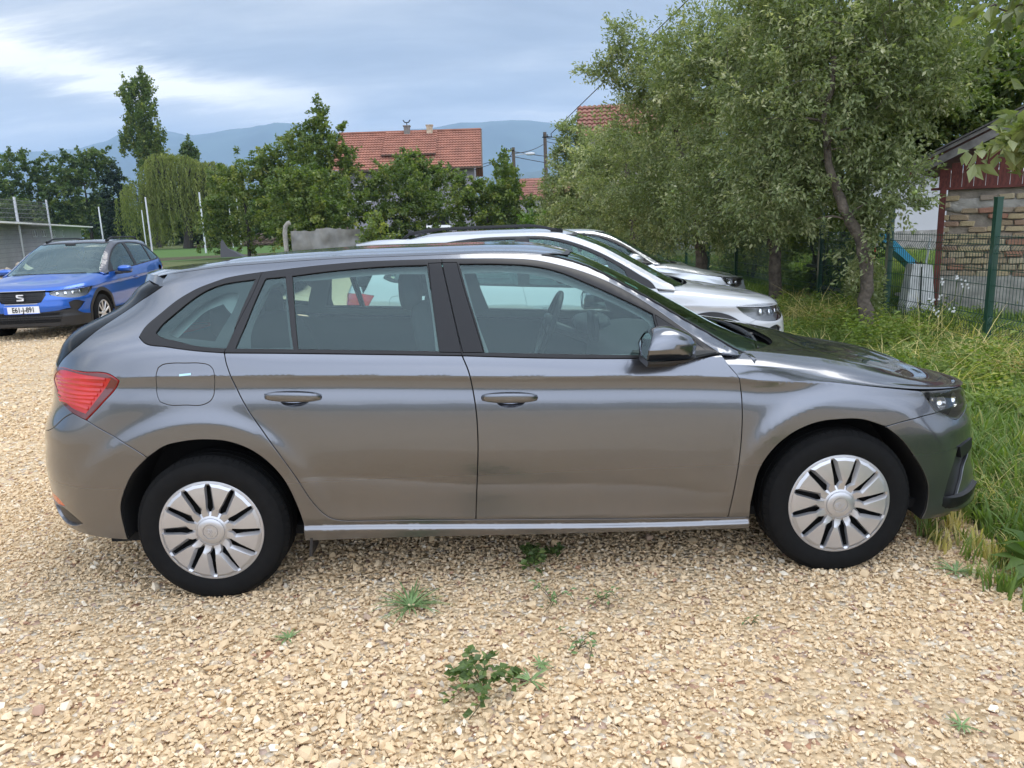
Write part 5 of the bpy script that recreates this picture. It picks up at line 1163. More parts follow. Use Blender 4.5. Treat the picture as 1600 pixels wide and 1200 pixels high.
slant(-.48, 3.2, .02, .03, -.42, 3.6, 'roof', pm('roof_felt', (.10, .095, .09), .9)); slant(-.44, 3.2, .03, -.005, -.33, 3.6, 'roof_soffit', M['red_board'])
MB().box((-.40, -.345, 1.93), (.035, .05, .24)).build('rafter_end', [M['grey_board']], shed); MB().box((-.22, -.33, 1.86), (.05, .05, .13)).build('rafter_end', [M['grey_board']], shed)
# concrete stub, garden wall and slide behind the fence
cp = MB(); cp.add([(-.22, -.12, 0), (.21, -.12, 0), (.14, -.08, .78), (-.13, -.08, .80), (-.22, .12, 0), (.21, .12, 0), (.14, .08, .78), (-.13, .08, .80)], [(0, 1, 2, 3), (4, 7, 6, 5), (0, 4, 5, 1), (3, 2, 6, 7), (0, 3, 7, 4), (1, 5, 6, 2)])
cp.add([(-.02+.02*0, -.125, .1), (.0, -.125, .1), (.0, -.09, .76), (-.02, -.09, .76)], [(0, 1, 2, 3)], 1)
o = cp.build('concrete_stub', [pm('pale_concrete', (.50, .50, .48), .9, noise=(5, .3), bump=(25, .7, .01)), M['dark']]); o.location = (6.95, 6.35, 0); tag(o, 'tapered pale concrete pier standing behind the mesh fence beside the shed', 'pier')
o = MB().box((0, 0, 0), (.42, .35, .04), bev=.01).box((.02, 0, -.17), (.26, .26, .30)).build('stone_bench', [M['concrete']]); o.location = (7.15, 6.75, .34); tag(o, 'low stone ledge between the concrete pier and the shed corner', 'ledge')
fp = empty('potted_plant', (7.12, 6.65, .36), 0, 'dark pot with reddish flowers on the ledge beside the shed', 'flowerpot'); s = MB(); s.lathe([(.0, 0), (.10, 0), (.125, .12), (.11, .12)], 16, 'z'); s.build('pot', [M['dark']], fp)
p_, d_ = blob_pts(220, (0, 0, .26), (.14, .12, .15), rng); leaf_obj('foliage', p_, d_, .07, tone_mat('leaf_rust', [(0, (.07, .08, .03)), (.6, (.22, .12, .04)), (1, (.38, .10, .05))], .6, LEAF_T, attr='GEOMETRY'), fp)
b = empty('white_house', (17, 24, 0), 0, 'plain light grey house wall seen between the apple leaves and the shed', 'house'); s = MB(); s.box((1.4, 3, 1.35), (7.5, 6, 2.7)); s.build('wall', [pm('light_render', (.50, .50, .50), .9, noise=(.7, .06))], b); s = MB(); s.box((1.4, 3, 2.78), (8.1, 6.6, .16)); s.build('roof', [pm('white_eave', (.7, .7, .68), .7)], b)
s = MB(); s.box((1.4, -.03, .38), (7.52, .08, .76)); s.build('wall_base', [M['concrete']], b)
sl_ = empty('garden_slide', (10.0, 13.0, 0), 0, 'light blue plastic slide on the lawn behind the fence', 'slide')
BL = pm('blue_plastic', (.06, .42, .66), .35); s = MB(); s.add([(-.42, -.2, 1.02), (-.30, -.2, 1.0), (.62, -.2, .18), (.62, -.2, .10), (-.42, .2, 1.02), (-.30, .2, 1.0), (.62, .2, .18), (.62, .2, .10)], [(0, 1, 5, 4), (1, 2, 6, 5), (2, 3, 7, 6), (0, 4, 7, 3)])
for yy in (-.2, .2): s.add([(-.42, yy, 1.10), (-.25, yy, 1.08), (.62, yy, .28), (.62, yy, .12), (-.42, yy, .98)], [(0, 1, 2, 3, 4)])
s.build('chute', [BL], sl_); s = MB(); s.tube([(-.45, -.2, 0), (-.45, -.2, 1.15)], .022).tube([(-.45, .2, 0), (-.45, .2, 1.15)], .022)
for z in (.25, .5, .75): s.tube([(-.45, -.2, z), (-.45, .2, z)], .016)
s.build('ladder', [pm('red_plastic', (.5, .03, .03), .4)], sl_)
o = MB().box((0, 0, .45), (.03, .03, .9), M=Matrix.Rotation(R(6), 3, 'Y')).build('garden_stake', [pm('white_stake', (.7, .7, .7), .6)]); o.location = (10.6, 12.6, 0); tag(o, 'thin white stake leaning beside the blue slide', 'stake')
wb = MB(); wb.box((0, 0, .30), (.8, .5, .48), bev=.04); wb.box((0, 0, .62), (.86, .56, .05), bev=.02); wb.box((-.3, 0, .72), (.06, .4, .16)); o = wb.build('compost_bin', [M['black_plastic']]); o.location = (7.1, 9.2, 0); tag(o, 'black plastic bin behind the fence half hidden by vines', 'bin')
# ------------------------------------------------------------------ grass, herbs and straw on the verge
def blade_clump(k, tall, n, spread, width=.006, lean=.35):
    r = np.random.default_rng(300+k); V = []; F = []
    for i in range(n):
        a = r.uniform(0, 6.28); d = np.array([math.cos(a), math.sin(a), 0]); p = np.array([r.normal(0, spread), r.normal(0, spread), 0]); h = tall*r.uniform(.5, 1.1); ln = lean*r.uniform(.4, 1.8); w = np.array([-d[1], d[0], 0])*width*r.uniform(.7, 1.3)
        s0 = len(V); 
        for t, ww in ((0, 1), (.4, .9), (.75, .6), (1.0, .08)):
            c = p+d*h*ln*t*t+np.array([0, 0, h*(t-.32*ln*t*t*t)]); V += [c-w*ww, c+w*ww]
        F += [(s0+2*j, s0+2*j+1, s0+2*j+3, s0+2*j+2) for j in range(3)]
    me = bpy.data.meshes.new('blades'); me.from_pydata([tuple(v) for v in V], [], F); me.materials.append(M['blade']); return me
def herb_plant(k, tall, nl, size, mat, ratio=.32, stem=True):
    r = np.random.default_rng(400+k); P = []; D = []
    ns = int(r.integers(2, 5))
    for s_ in range(ns):
        a = r.uniform(0, 6.28); o = np.array([r.normal(0, .03), r.normal(0, .03), 0]); h = tall*r.uniform(.6, 1.1)
        for i in range(nl//ns):
            t = (i+1)/(nl/ns); an = a+i*2.4; P.append(o+np.array([math.cos(a)*.12*h*t, math.sin(a)*.12*h*t, h*t])); D.append([math.cos(an), math.sin(an), .35-.3*(1-t)])
    V, F = leaves(np.array(P), np.array(D), size, ratio, r, .15); me = bpy.data.meshes.new('herb'); me.from_pydata([tuple(v) for v in V], [], [tuple(f) for f in F]); me.materials.append(mat); return me
def place(name, n, x0, x1, y0, y1, shapes, lo, hi, tlo, thi, seed, mask=None, dens=None, tilt=.12):
    x, y, r = scatter(n, x0, x1, y0, y1, seed); k = in_poly(x, y, verge) if mask is None else in_poly(x, y, mask)
    f = np.array([mnoise.noise(Vector((a*1.3, b*1.3, seed*1.7))) for a, b in zip(x, y)])
    if dens: k &= f > dens
    s = r.uniform(lo, hi, n)*(1+.3*f); P = np.stack([x, y, np.zeros(n)], 1)[k]; m = len(P); s = s[k]
    return instancer(name, P, np.stack([r.normal(0, tilt, m), r.normal(0, tilt, m), r.uniform(0, 6.28, m)], 1), np.stack([s, s, s], 1), r.integers(0, len(shapes), m), np.clip(r.uniform(tlo, thi, m)+.15*f[k], 0, 1), shapes)
bl1 = [blade_clump(k, .17, 22, .035) for k in range(5)]; bl2 = [blade_clump(10+k, .34, 20, .05, .007, .5) for k in range(4)]; straw = [blade_clump(20+k, .30, 16, .06, .004, 1.5) for k in range(4)]
hb1 = [herb_plant(k, .16, 26, .045, M['herb']) for k in range(5)]; hb2 = [herb_plant(10+k, .34, 34, .055, M['herb'], .26) for k in range(4)]
place('verge_grass', 9500, 3.3, 8.0, -3.0, 8, bl1, .7, 1.25, .05, .72, 41)
place('verge_grass_far', 4500, 4.2, 7.2, 7, 24, bl1, 1.0, 1.8, .05, .7, 42)
place('tall_grass', 1000, 3.9, 7.5, -2.6, 12, bl2, .45, .95, .15, .74, 43, dens=-.05)
place('dry_straw', 900, 3.6, 5.0, -2.4, 1.6, straw, .25, .5, .84, 1.0, 44, dens=-.15, tilt=.5)
place('dry_straw_far', 700, 4.6, 6.6, 2.0, 9.0, straw, .6, 1.2, .8, 1.0, 45, dens=.05, tilt=.4)
place('leafy_groundcover', 4600, 4.4, 7.4, .8, 7.0, hb1, .65, 1.25, .2, 1.0, 46, dens=-.22)
place('leafy_groundcover_edge', 500, 3.6, 5.0, -1.6, .8, hb1, .5, .9, .1, .8, 47, dens=.05)
place('nettles', 800, 4.9, 7.3, 1.8, 7.6, hb2, .6, 1.1, .0, .9, 48, dens=-.05)
place('garden_grass', 6000, 6.6, 16, 4, 24, bl1, 1.0, 1.8, .2, .8, 49)
place('lot_edge_grass', 420, 3.15, 4.1, -3.2, .6, bl1, .35, .75, .3, 1.0, 50, mask=[(3.0, -3.3), (4.2, -3.3), (4.2, .8), (3.45, .4), (3.2, -.6)])
# white blossoms by the corner fence post
fl = empty('white_flowers', (6.2, 4.4, 0), 0, 'white wild flowers on tall stems at the fence post before the brick wall', 'flowers'); s = MB(); s2_ = MB()
for (x, y, z) in ((-.05, .05, .72), (.12, -.1, .70), (.02, .15, .55), (-.10, .0, .38), (.05, -.05, .40), (.16, .1, .74), (.0, .3, .5)):
    s.tube([(x*.3, y*.3, 0), (x*.8, y*.8, z*.6), (x, y, z)], .004, 5)
    for k in range(5):
        c = np.array([x, y, z])+rng.normal(0, .020, 3)
        for a in np.linspace(0, 6.28, 6)[:-1]: s2_.add([c, c+np.array([.011*math.cos(a), .004, .011*math.sin(a)]), c+np.array([.014*math.cos(a+.5), .0, .014*math.sin(a+.5)]), c+np.array([.010*math.cos(a+1), .004, .010*math.sin(a+1)])], [(0, 1, 2, 3)])
s.build('stems', [M['leaf_green']], fl, True); s2_.build('petals', [pm('petal', (.8, .8, .78), .7)], fl)
# ------------------------------------------------------------------ single weeds in the gravel
def weed(name, x, y, kind, size, label, seed, cat='weed'):
    r = np.random.default_rng(seed); root = empty(name, (x, y, .008), r.uniform(0, 6), label, cat, 'weeds growing in the gravel')
    if kind == 'grass':
        V = []; F = []
        for i in range(int(46*size/.14)):
            a = r.uniform(0, 6.28); d = np.array([math.cos(a), math.sin(a), 0]); ln = size*r.uniform(.5, 1.2); w = np.array([-d[1], d[0], 0])*.0032; p = d*r.uniform(0, .02)*size/.1; up = r.uniform(.15, .75); s0 = len(V)
            for t, ww in ((0, 1), (.35, 1), (.7, .75), (1, .1)): c = p+d*ln*t+np.array([0, 0, ln*up*(t-.75*t*t)]); V += [c-w*ww, c+w*ww]
            F += [(s0+2*j, s0+2*j+1, s0+2*j+3, s0+2*j+2) for j in range(3)]
        mesh('blades', V, F, MW['grass'], root)
    else:
        n = int((150 if kind == 'vine' else 60)*(size/.16)); P = []; D = []; st = MB()
        for k in range(9 if kind == 'vine' else 6):
            a = r.uniform(0, 6.28) if kind != 'vine' else r.uniform(0, 6.28); L_ = size*r.uniform(.5, 1.1); pts = [np.array([math.cos(a+.3*math.sin(3*t))*L_*t, math.sin(a+.3*math.sin(3*t))*L_*t, .055*math.sin(t*2.6)*size/.16+.006]) for t in np.linspace(0, 1, 6)]
            st.tube(pts, .0018, 4)
            for i in range(n//9):
                t = r.uniform(.1, 1); q = np.array([np.interp(t, np.linspace(0, 1, 6), [p[j] for p in pts]) for j in range(3)]); P.append(q+np.array([0, 0, r.uniform(0, .025)])); an = a+r.normal(0, 1.1); D.append([math.cos(an), math.sin(an), r.uniform(-.1, .6)])
        V, F = leaves(np.array(P), np.array(D), .034 if kind == 'vine' else .026, .36 if kind == 'vine' else .22, r, .1)
        mesh('leaves', V, F, MW['dark' if kind == 'vine' else 'grass'], root, attrs={'tone': ('FACE', r.random(len(F)))}); st.build('runners', [MW['stem']], root)
    return root
MW = {'grass': pm('weed_grass', (.15, .23, .08), .6, noise=(30, .3)), 'dark': tone_mat('weed_vine', [(0, (.07, .11, .035)), (.7, (.11, .17, .05)), (1, (.19, .25, .08))], .5, LEAF_T, attr='GEOMETRY'), 'stem': pm('weed_stem', (.12, .10, .05), .8)}
weed('grass_tuft', .83, -1.04, 'grass', .16, 'flat grass tuft in the gravel below the rear door of the grey car', 51)
weed('vine_weed', 1.33, -.74, 'vine', .13, 'small leafy weed at the shadow edge below the front door', 52)
weed('herb_weed', 1.40, -1.07, 'herb', .13, 'feathery weed just in front of the leafy weed at the shadow edge', 53)
weed('herb_weed', 1.60, -1.08, 'herb', .11, 'low dark weed right of the feathery weed', 54)
weed('herb_weed', 1.47, -1.43, 'herb', .125, 'upright feathery weed alone on the gravel below the front door', 55)
weed('vine_weed', 1.13, -1.66, 'vine', .175, 'largest weed, a dark creeping plant nearest the camera', 56)
weed('grass_tuft', 1.29, -1.60, 'grass', .07, 'thin grass sprig beside the dark creeping plant', 57)
weed('grass_tuft', 1.33, -1.50, 'grass', .045, 'tiny grass sprig behind the thin sprig by the creeping plant', 66)
weed('grass_tuft', .39, -1.25, 'grass', .055, 'tiny grass sprig left of the flat tuft, below the rear wheel', 58)
weed('herb_weed', 2.13, -1.32, 'herb', .045, 'pair of tiny green leaves in the gravel right of the middle', 59)
weed('grass_tuft', 2.56, -1.93, 'grass', .05, 'small sprig at the lower right corner of the gravel', 60)
weed('vine_weed', 1.45, -.62, 'vine', .035, 'tiny dark weed inside the shadow of the sill', 61)
weed('grass_tuft', 3.13, -.95, 'grass', .10, 'thin grass stalks in front of the front bumper', 62)
dk = empty('dock_plant', (3.42, -1.02, 0), 0, 'broad-leaved dock plant at the right edge of the gravel', 'weed', 'weeds growing in the gravel')
r = np.random.default_rng(9); n = 34; a = r.uniform(0, 6.28, n); P = np.stack([.03*np.cos(a), .03*np.sin(a), r.uniform(.01, .12, n)], 1); D = np.stack([np.cos(a), np.sin(a), r.uniform(.2, 1.3, n)], 1)
V, F = leaves(P, D, .17, .20, r, .35, .06); mesh('leaves', V, F, M['leaf_lime'], dk, attrs={'tone': ('FACE', r.random(n)*.7)})

# ------------------------------------------------------------------ playing field, far buildings, poles, hills
sheet('sports_pitch', [(-60, 86), (-60, 34), (-26, 33), (-8, 52), (-8, 86)], .0, M['pitch'])
sheet('field_path', [(-60, 36.0), (-60, 35.2), (-26, 36), (-8, 55), (-8, 56)], .004, M['soil'])
MT = pm('galvanised', (.50, .51, .52), .5, .3); WD = pm('pole_wood', (.11, .085, .065), .9, noise=(12, .3))
def pole(name, x, y, h, r, mat, label, group='tall white net posts round the sports pitch'):
    m = MB(); m.tube([(0, 0, -.1), (0, 0, h)], [r, r*.85], 8); m.tube([(0, 0, h), (0, 0, h+.03)], [r*1.2, r*.6], 8); o = m.build(name, [mat], None, True); o.location = (x, y, 0); return tag(o, label, 'post', group)
for (x, y, h, r, lb) in ((-22, 60, 4.75, .075, 'white net post in front of the middle of the weeping willow'), (-22, 50, 4.05, .06, 'white net post by the left edge of the willow, right of a shorter one'), (-27.6, 62, 3.6, .05, 'shorter white net post just left of the taller one at the willow edge'),
                     (-30.1, 60, 3.9, .06, 'white net post rising behind the roof of the blue car'), (-26.3, 80, 5.2, .05, 'faint thin net post between willow and the bushes, left one of two'), (-21.0, 66, 4.4, .05, 'faint thin net post at the right end of the field, right one of two')):
    pole('net_post', x, y, h, r, pm('white_post', (.62, .63, .64), .5) if 'white_post' not in bpy.data.materials else bpy.data.materials['white_post'], lb)
# curved concrete post and grey plastic sheeting
m = MB(); m.tube([(0, 0, 0), (0, 0, 1.45), (.05, 0, 1.70), (.16, 0, 1.83), (.26, 0, 1.86)], .10, 8); o = m.build('bent_post', [M['concrete']], None, True); o.location = (-7.65, 30, 0); tag(o, 'pale concrete post with a bent top beside the grey plastic sheeting', 'post')
sf = empty('sheeting_fence', (-5.4, 29, 0), 0, 'low fence hung with crumpled grey plastic sheeting before the bushes', 'fence'); m = MB(); nx, nz = 50, 14; V = []
for i in range(nx):
    for j in range(nz):
        x = -1.75+3.5*i/(nx-1); z = .0+1.50*j/(nz-1)*(1+.04*mnoise.noise(Vector((i*.21, 0, 5)))+(.05 if 14 < i < 30 else 0)); V.append((x, .10*mnoise.noise(Vector((x*2.2, z*1.4, 1)))+.05*mnoise.noise(Vector((x*7, z*3, 4))), z))
m.add(V, [(i*nz+j, (i+1)*nz+j, (i+1)*nz+j+1, i*nz+j+1) for i in range(nx-1) for j in range(nz-1)]); m.build('sheeting', [pm('plastic_sheet', (.17, .17, .155), .5, noise=(1.3, .5))], sf, True, 80)
for x in (-1.6, -.5, .6, 1.65): MB().tube([(x, .14, 0), (x, .14, 1.6)], .04, 6).build('stake', [WD], sf)
# heap of brushwood at the field edge
bh = empty('brush_heap', (-24, 86, 0), 0, 'low heap of dry brushwood along the far edge of the field', 'brushwood'); m = MB(); r = np.random.default_rng(77)
for k in range(420):
    x = r.uniform(-9, 9); z = abs(r.normal(0, .45))*(1-(x/9.5)**2)+.05; a = r.uniform(-.5, .5); l = r.uniform(.4, 1.6); m.tube([(x, r.normal(0, .8), z), (x+l*math.cos(a), r.normal(0, .8), max(.02, z+l*math.sin(a)))], r.uniform(.02, .07), 4, cap=False)
o = m.build('branches', [pm('dry_wood', (.21, .15, .11), .95, noise=(4, .5))], bh, False, fix=False); o['kind'] = 'stuff'
# long low building on the left
fb = empty('long_shed', (-32.8, 62, 0), math.atan2(62-37, -32.8+24.0), 'long low grey building with a thin white roof edge at the far left', 'building')
m = MB(); m.box((-20, 3, 1.18), (40, 6, 2.36)); m.build('wall', [pm('grey_render', (.36, .36, .37), .9, noise=(.6, .12))], fb)
m = MB(); m.box((-19.6, 2.8, 2.42), (41.4, 7.2, .09)); m.build('roof', [pm('white_roof', (.72, .71, .68), .7)], fb)
for x in (-18.6, -17.9, -15.9, -15.2, -12.5, -11.8, -8.6):
    w = MB(); w.box((x, -.02, 1.92), (.42, .05, .46)); o = w.build('window', [pm('window_white', (.7, .72, .74), .4) if 'window_white' not in bpy.data.materials else bpy.data.materials['window_white']], fb); w = MB(); w.box((x-.08, -.05, 1.92), (.14, .02, .34)); w.build('pane', [M['trim_gloss']], o)
# tall chain-link ball fence
cf = empty('ball_fence', (-22.4, 33, 0), 0, 'tall see-through wire ball fence with grey steel posts before the long building', 'fence')
pts = [(-26.0, 28.2, 3.1), (-22.4, 33, 3.72), (-23.9, 38.5, 3.78), (-25.3, 44, 3.85)]
for (x, y, h) in pts: MB().tube([(x+22.4, y-33, 0), (x+22.4, y-33, h)], .065 if y < 40 else .05, 8).build('post', [MT], cf, True)
m = MB()
for (a, b) in ((pts[0], pts[1]), (pts[1], pts[2]), (pts[2], pts[3])):
    A = np.array([a[0]+22.4, a[1]-33]); B = np.array([b[0]+22.4, b[1]-33]); L_ = np.linalg.norm(B-A)
    for z in np.arange(.25, 3.75, .22): m.tube([(*A, z*a[2]/3.72), (*B, z*b[2]/3.72)], .010, 4, cap=False)
    for t in np.arange(.05, 1, .12/L_*2): p = A+(B-A)*t; m.tube([(*p, .05), (*p, 3.62)], .004, 3, cap=False)
o = m.build('wire_mesh', [pm('dark_wire', (.14, .14, .14), .6)], cf, False, fix=False); o['kind'] = 'stuff'
rb = MB(); r = np.random.default_rng(8)
for k in range(90): v, f = superbox((r.normal(0, 1.6), r.normal(0, .6), abs(r.normal(.1, .18))), r.uniform(.1, .35, 3), 2.6, 8, 5); rb.add(v+r.normal(0, .02, v.shape), f)
o = rb.build('rubble_heap', [pm('rubble', (.34, .29, .22), .95, noise=(3, .4))], None, False, fix=False); o.location = (-15.2, 25.5, 0); o['kind'] = 'stuff'; tag(o, 'heap of broken stone by the foot of the long grey building', 'rubble')
# ---- tiled houses
M['tile'] = pm('tile', (.27, .112, .072), .85, noise=(1.3, .22)); M['tile2'] = pm('tile_old', (.23, .10, .07), .9, noise=(1.1, .3))
def tiled(x0, x1, y0, z0, y1, z1, rows, mat, parent, x0t=None, x1t=None, wave=.045, name='roof_tiles'):
    """tile courses from the eave (y0,z0) to the ridge (y1,z1)"""
    nx = int((x1-x0)/.24)*4+1; V = []; F = []; x0t = x0 if x0t is None else x0t; x1t = x1 if x1t is None else x1t
    n = np.array([0, -(z1-z0), (y1-y0)]); n = n/np.linalg.norm(n); 
    for k in range(rows):
        for e, t in ((0, k/rows), (1, (k+1.02)/rows)):
            a, b = x0+(x0t-x0)*t, x1+(x1t-x1)*t; xs = np.linspace(a, b, nx); lift = .085 if e == 0 else .02
            w = wave*np.abs(np.sin(np.arange(nx)*math.pi/4))
            for x, q in zip(xs, w): V.append((x, y0+(y1-y0)*t+n[1]*(-1)*0+n[1]*(lift+q), z0+(z1-z0)*t+n[2]*(lift+q)))
        s0 = 2*k*nx; F += [(s0+i, s0+i+1, s0+nx+i+1, s0+nx+i) for i in range(nx-1)]
        if k: F += [(s0-nx+i, s0-nx+i+1, s0+i+1, s0+i) for i in range(nx-1)]
    V = np.array(V); o = mesh(name, V, F, mat, parent, False); o['kind'] = 'stuff'; return o
hs = empty('tiled_house', (-5.4, 60, 0), 0, 'large lilac-grey house with a red tiled roof and two chimneys behind the bushes', 'house')
LIL = pm('lilac_render', (.30, .28, .31), .9, noise=(.7, .08))
m = MB(); m.box((0, 5.3, 3.05), (10.9, 9.4, 6.1)); m.add([(-5.45, .6, 6.1), (-5.45, 10, 6.1), (-5.45, 5.3, 9.2), (-5.38, .6, 6.1), (-5.38, 10, 6.1), (-5.38, 5.3, 9.2)], [(0, 1, 2), (3, 5, 4)]); m.add([(5.45, .6, 6.1), (5.45, 10, 6.1), (5.45, 5.3, 9.2)], [(0, 1, 2)]); m.build('wall', [LIL], hs)
tiled(-6.1, 6.1, -.35, 6.0, 5.3, 9.42, 15, M['tile'], hs); tiled(-6.1, 6.1, 11, 6.0, 5.3, 9.42, 6, M['tile'], hs)
tiled(-2.05, 2.35, 1.25, 7.25, 5.25, 9.50, 10, M['tile'], hs)
m = MB(); m.box((.15, 2.55, 6.6), (4.1, 1.4, 1.3)); m.build('dormer_wall', [pm('dormer_render', (.33, .32, .33), .9)], hs); m = MB(); m.box((.15, 1.25, 7.27), (4.5, .14, .1)); m.build('fascia', [pm('brown_wood', (.10, .06, .04), .8)], hs)
m = MB(); m.box((0, -.40, 6.0), (12.3, .16, .14)); m.box((6.12, 2.4, 7.7), (.10, 6.9, .18), M=Matrix.Rotation(math.atan2(3.42, 5.65), 3, 'X')); m.build('gutter', [bpy.data.materials['brown_wood']], hs)
m = MB(); m.tube([(-6.1, 5.3, 9.52), (6.1, 5.3, 9.52)], .12, 6); m.build('ridge', [M['tile']], hs)
for (x, c, h, cap_) in ((-.2, (.20, .18, .16), 10.05, 1), (1.72, (.48, .38, .27), 10.0, 0)):
    m = MB(); m.box((x, 4.9, 9.35), (.50, .5, 1.1)); m.box((x, 4.9, 9.92), (.62, .62, .10)); o = m.build('chimney', [pm('chimney_%d' % cap_, c, .95, noise=(6, .3))], hs)
    if cap_: m = MB(); m.tube([(x-.30, 4.9, 10.42), (x-.18, 4.9, 10.25), (x, 4.9, 10.20), (x+.18, 4.9, 10.25), (x+.30, 4.9, 10.42)], .05, 6); m.tube([(x, 4.9, 9.95), (x, 4.9, 10.2)], .04, 6); m.build('cowl_cap', [M['dark']], o)
for (x, z, w, h) in ((2.7, 1.35, 1.0, 2.6), (-3.6, 4.3, 1.2, 1.3), (4.1, 4.4, 1.1, 1.3), (.4, 4.3, 1.2, 1.3)):
    m = MB(); m.box((x, .57, z), (w, .08, h)); o = m.build('window' if z > 2 else 'garage_opening', [M['trim_gloss'] if z > 2 else M['dark']], hs)
    if z > 2: m = MB(); m.box((x, .52, z), (.06, .05, h)); m.box((x, .52, z+h/2), (w+.1, .05, .07)); m.box((x, .52, z-h/2), (w+.1, .06, .07)); m.build('frame', [pm('frame_white', (.6, .6, .6), .5) if 'frame_white' not in bpy.data.materials else bpy.data.materials['frame_white']], o)
lt = MB(); n = 90; V = []
for i in range(n): x = -1.35+2.7*i/(n-1); V += [(x, -.6, .0+.03*(i % 2)), (x, .7, .16+.03*(i % 2))]
lt.add(V, [(2*i, 2*i+2, 2*i+3, 2*i+1) for i in range(n-1)]); lt.box((-1.2, 0, -.7), (.08, .08, 1.4)); lt.box((1.2, 0, -.7), (.08, .08, 1.4)); o = lt.build('corrugated_canopy', [pm('pale_sheet', (.62, .63, .62), .5)]); o.location = (-2.75, 49, 1.38); tag(o, 'pale corrugated canopy sheet below the dark garage opening of the tiled house', 'canopy')
h2 = empty('small_tiled_house', (10, 110, 0), 0, 'distant red-brown tiled roof with a small chimney between the wooden poles', 'house'); m = MB(); m.box((0, 4, 2.4), (9, 8, 4.8)); m.build('wall', [LIL], h2); tiled(-5, 5, -.4, 4.7, 3.8, 7.9, 9, M['tile2'], h2, -4.3, 5); tiled(-5, 5, 8.4, 4.7, 3.8, 7.9, 4, M['tile2'], h2, -4.3, 5)
m = MB(); m.box((2.7, 3.2, 8.0), (.8, .7, 1.6)); m.build('chimney', [bpy.data.materials['chimney_0']], h2)
h3 = empty('gable_house', (8.9, 33.5, 0), R(-8), 'weathered tiled roof rising behind the third and fourth apple trees', 'house'); m = MB(); m.box((0, 3, 2.65), (6.2, 6, 5.3)); m.build('wall', [M['render']], h3); tiled(-3.5, 3.6, -.5, 5.3, 3, 7.15, 8, M['tile2'], h3, wave=.06); tiled(-3.5, 3.6, 6.5, 5.3, 3, 7.15, 4, M['tile2'], h3)
m = MB(); m.add([(-3.45, -.4, 5.25), (-3.45, 6.4, 5.25), (-3.45, 3, 7.1)], [(0, 1, 2)]); m.add([(-3.52, -.5, 5.2), (-3.52, 3, 7.1), (-3.52, 3, 7.26), (-3.52, -.5, 5.38)], [(0, 1, 2, 3)]); m.build('gable_board', [M['grey_board']], h3)
# ---- wooden poles, wires, lamp
def wire(name, a, b, sag, rad, parent, mat): 
    t = np.linspace(0, 1, 18); p = np.array(a)+(np.array(b)-np.array(a))*t[:, None]; p[:, 2] -= sag*4*t*(1-t); MB().tube(p, rad, 4, cap=False).build(name, [mat], parent, False, fix=False)
WM = pm('wire_black', (.02, .02, .022), .6)
p1 = empty('utility_pole', (2.83, 45, 0), 0, 'shorter brown wooden pole carrying a street lamp arm', 'utility pole'); MB().tube([(0, 0, 0), (-.05, 0, 6.05)], [.13, .10], 10).build('pole', [WD], p1, True)
m = MB(); m.tube([(-.05, 0, 5.55), (.35, 0, 5.62), (.75, 0, 5.66)], .025, 6); m.build('lamp_arm', [MT], p1, True); v, f = superbox((.98, 0, 5.64), (.30, .12, .09), 2.4, 16, 8); m = MB(); m.add(v, f); m.build('lamp_head', [pm('lamp_grey', (.55, .56, .56), .5)], p1, True)
m = MB(); m.box((-.25, -.1, 5.85), (.5, .06, .06)); [m.tube([(x, -.1, 5.85), (x, -.1, 6.02)], .03, 6) for x in (-.45, -.2)]; m.build('insulator', [M['dark']], p1)
p2 = empty('utility_pole', (5.3, 52, 0), 0, 'taller dark wooden pole with wires, right of the lamp pole', 'utility pole'); MB().tube([(0, 0, 0), (-.06, 0, 7.65)], [.15, .12], 10).build('pole', [WD], p2, True)
m = MB(); m.box((.1, -.12, 7.3), (.7, .07, .07)); [m.tube([(x, -.12, 7.3), (x, -.12, 7.5)], .03, 6) for x in (-.15, .1, .38)]; m.build('insulator', [M['dark']], p2)
p3 = empty('utility_pole', (2.65, 60, 0), 0, 'grey concrete pole partly hidden behind the lamp pole', 'utility pole'); MB().tube([(0, 0, 0), (0, 0, 6.9)], [.20, .13], 8).build('pole', [M['concrete']], p3, True); m = MB(); m.box((0, -.15, 6.75), (.9, .08, .08)); m.build('insulator', [M['dark']], p3)
for (a, b, sg) in (((5.3, 52, 7.4), (26, 70, 8.2), .8), ((5.4, 52, 7.25), (26, 70, 7.9), .9), ((5.2, 52, 7.05), (26, 70, 7.4), .8), ((2.8, 45, 5.8), (22, 60, 6.4), .7), ((2.8, 45, 5.7), (5.25, 52, 6.9), .15), ((2.65, 60, 6.7), (2.8, 45, 5.9), .2), ((2.65, 60, 6.7), (-9, 70, 6.2), .5), ((2.8, 45, 5.5), (24, 64, 4.8), .6), ((2.65, 60, 6.6), (-9.5, 70, 5.5), .6)):
    wire('cable', a, b, sg, .022, p2, WM); 
for o in [c for c in p2.children if c.name.startswith('cable')]: o.location = (-5.3, -52, 0)
ow = MB(); t = np.linspace(0, 1, 24)
P = np.array([5.35, 48, 7.10])+(np.array([5.18, 9.5, 5.51])-np.array([5.35, 48, 7.10]))*t[:, None]; ow.tube(P, np.linspace(.026, .011, 24), 5, cap=False); o = ow.build('overhead_cable', [WM], None, True, fix=False); tag(o, 'black overhead cable running steeply down from the top edge past the apple trees', 'cable')
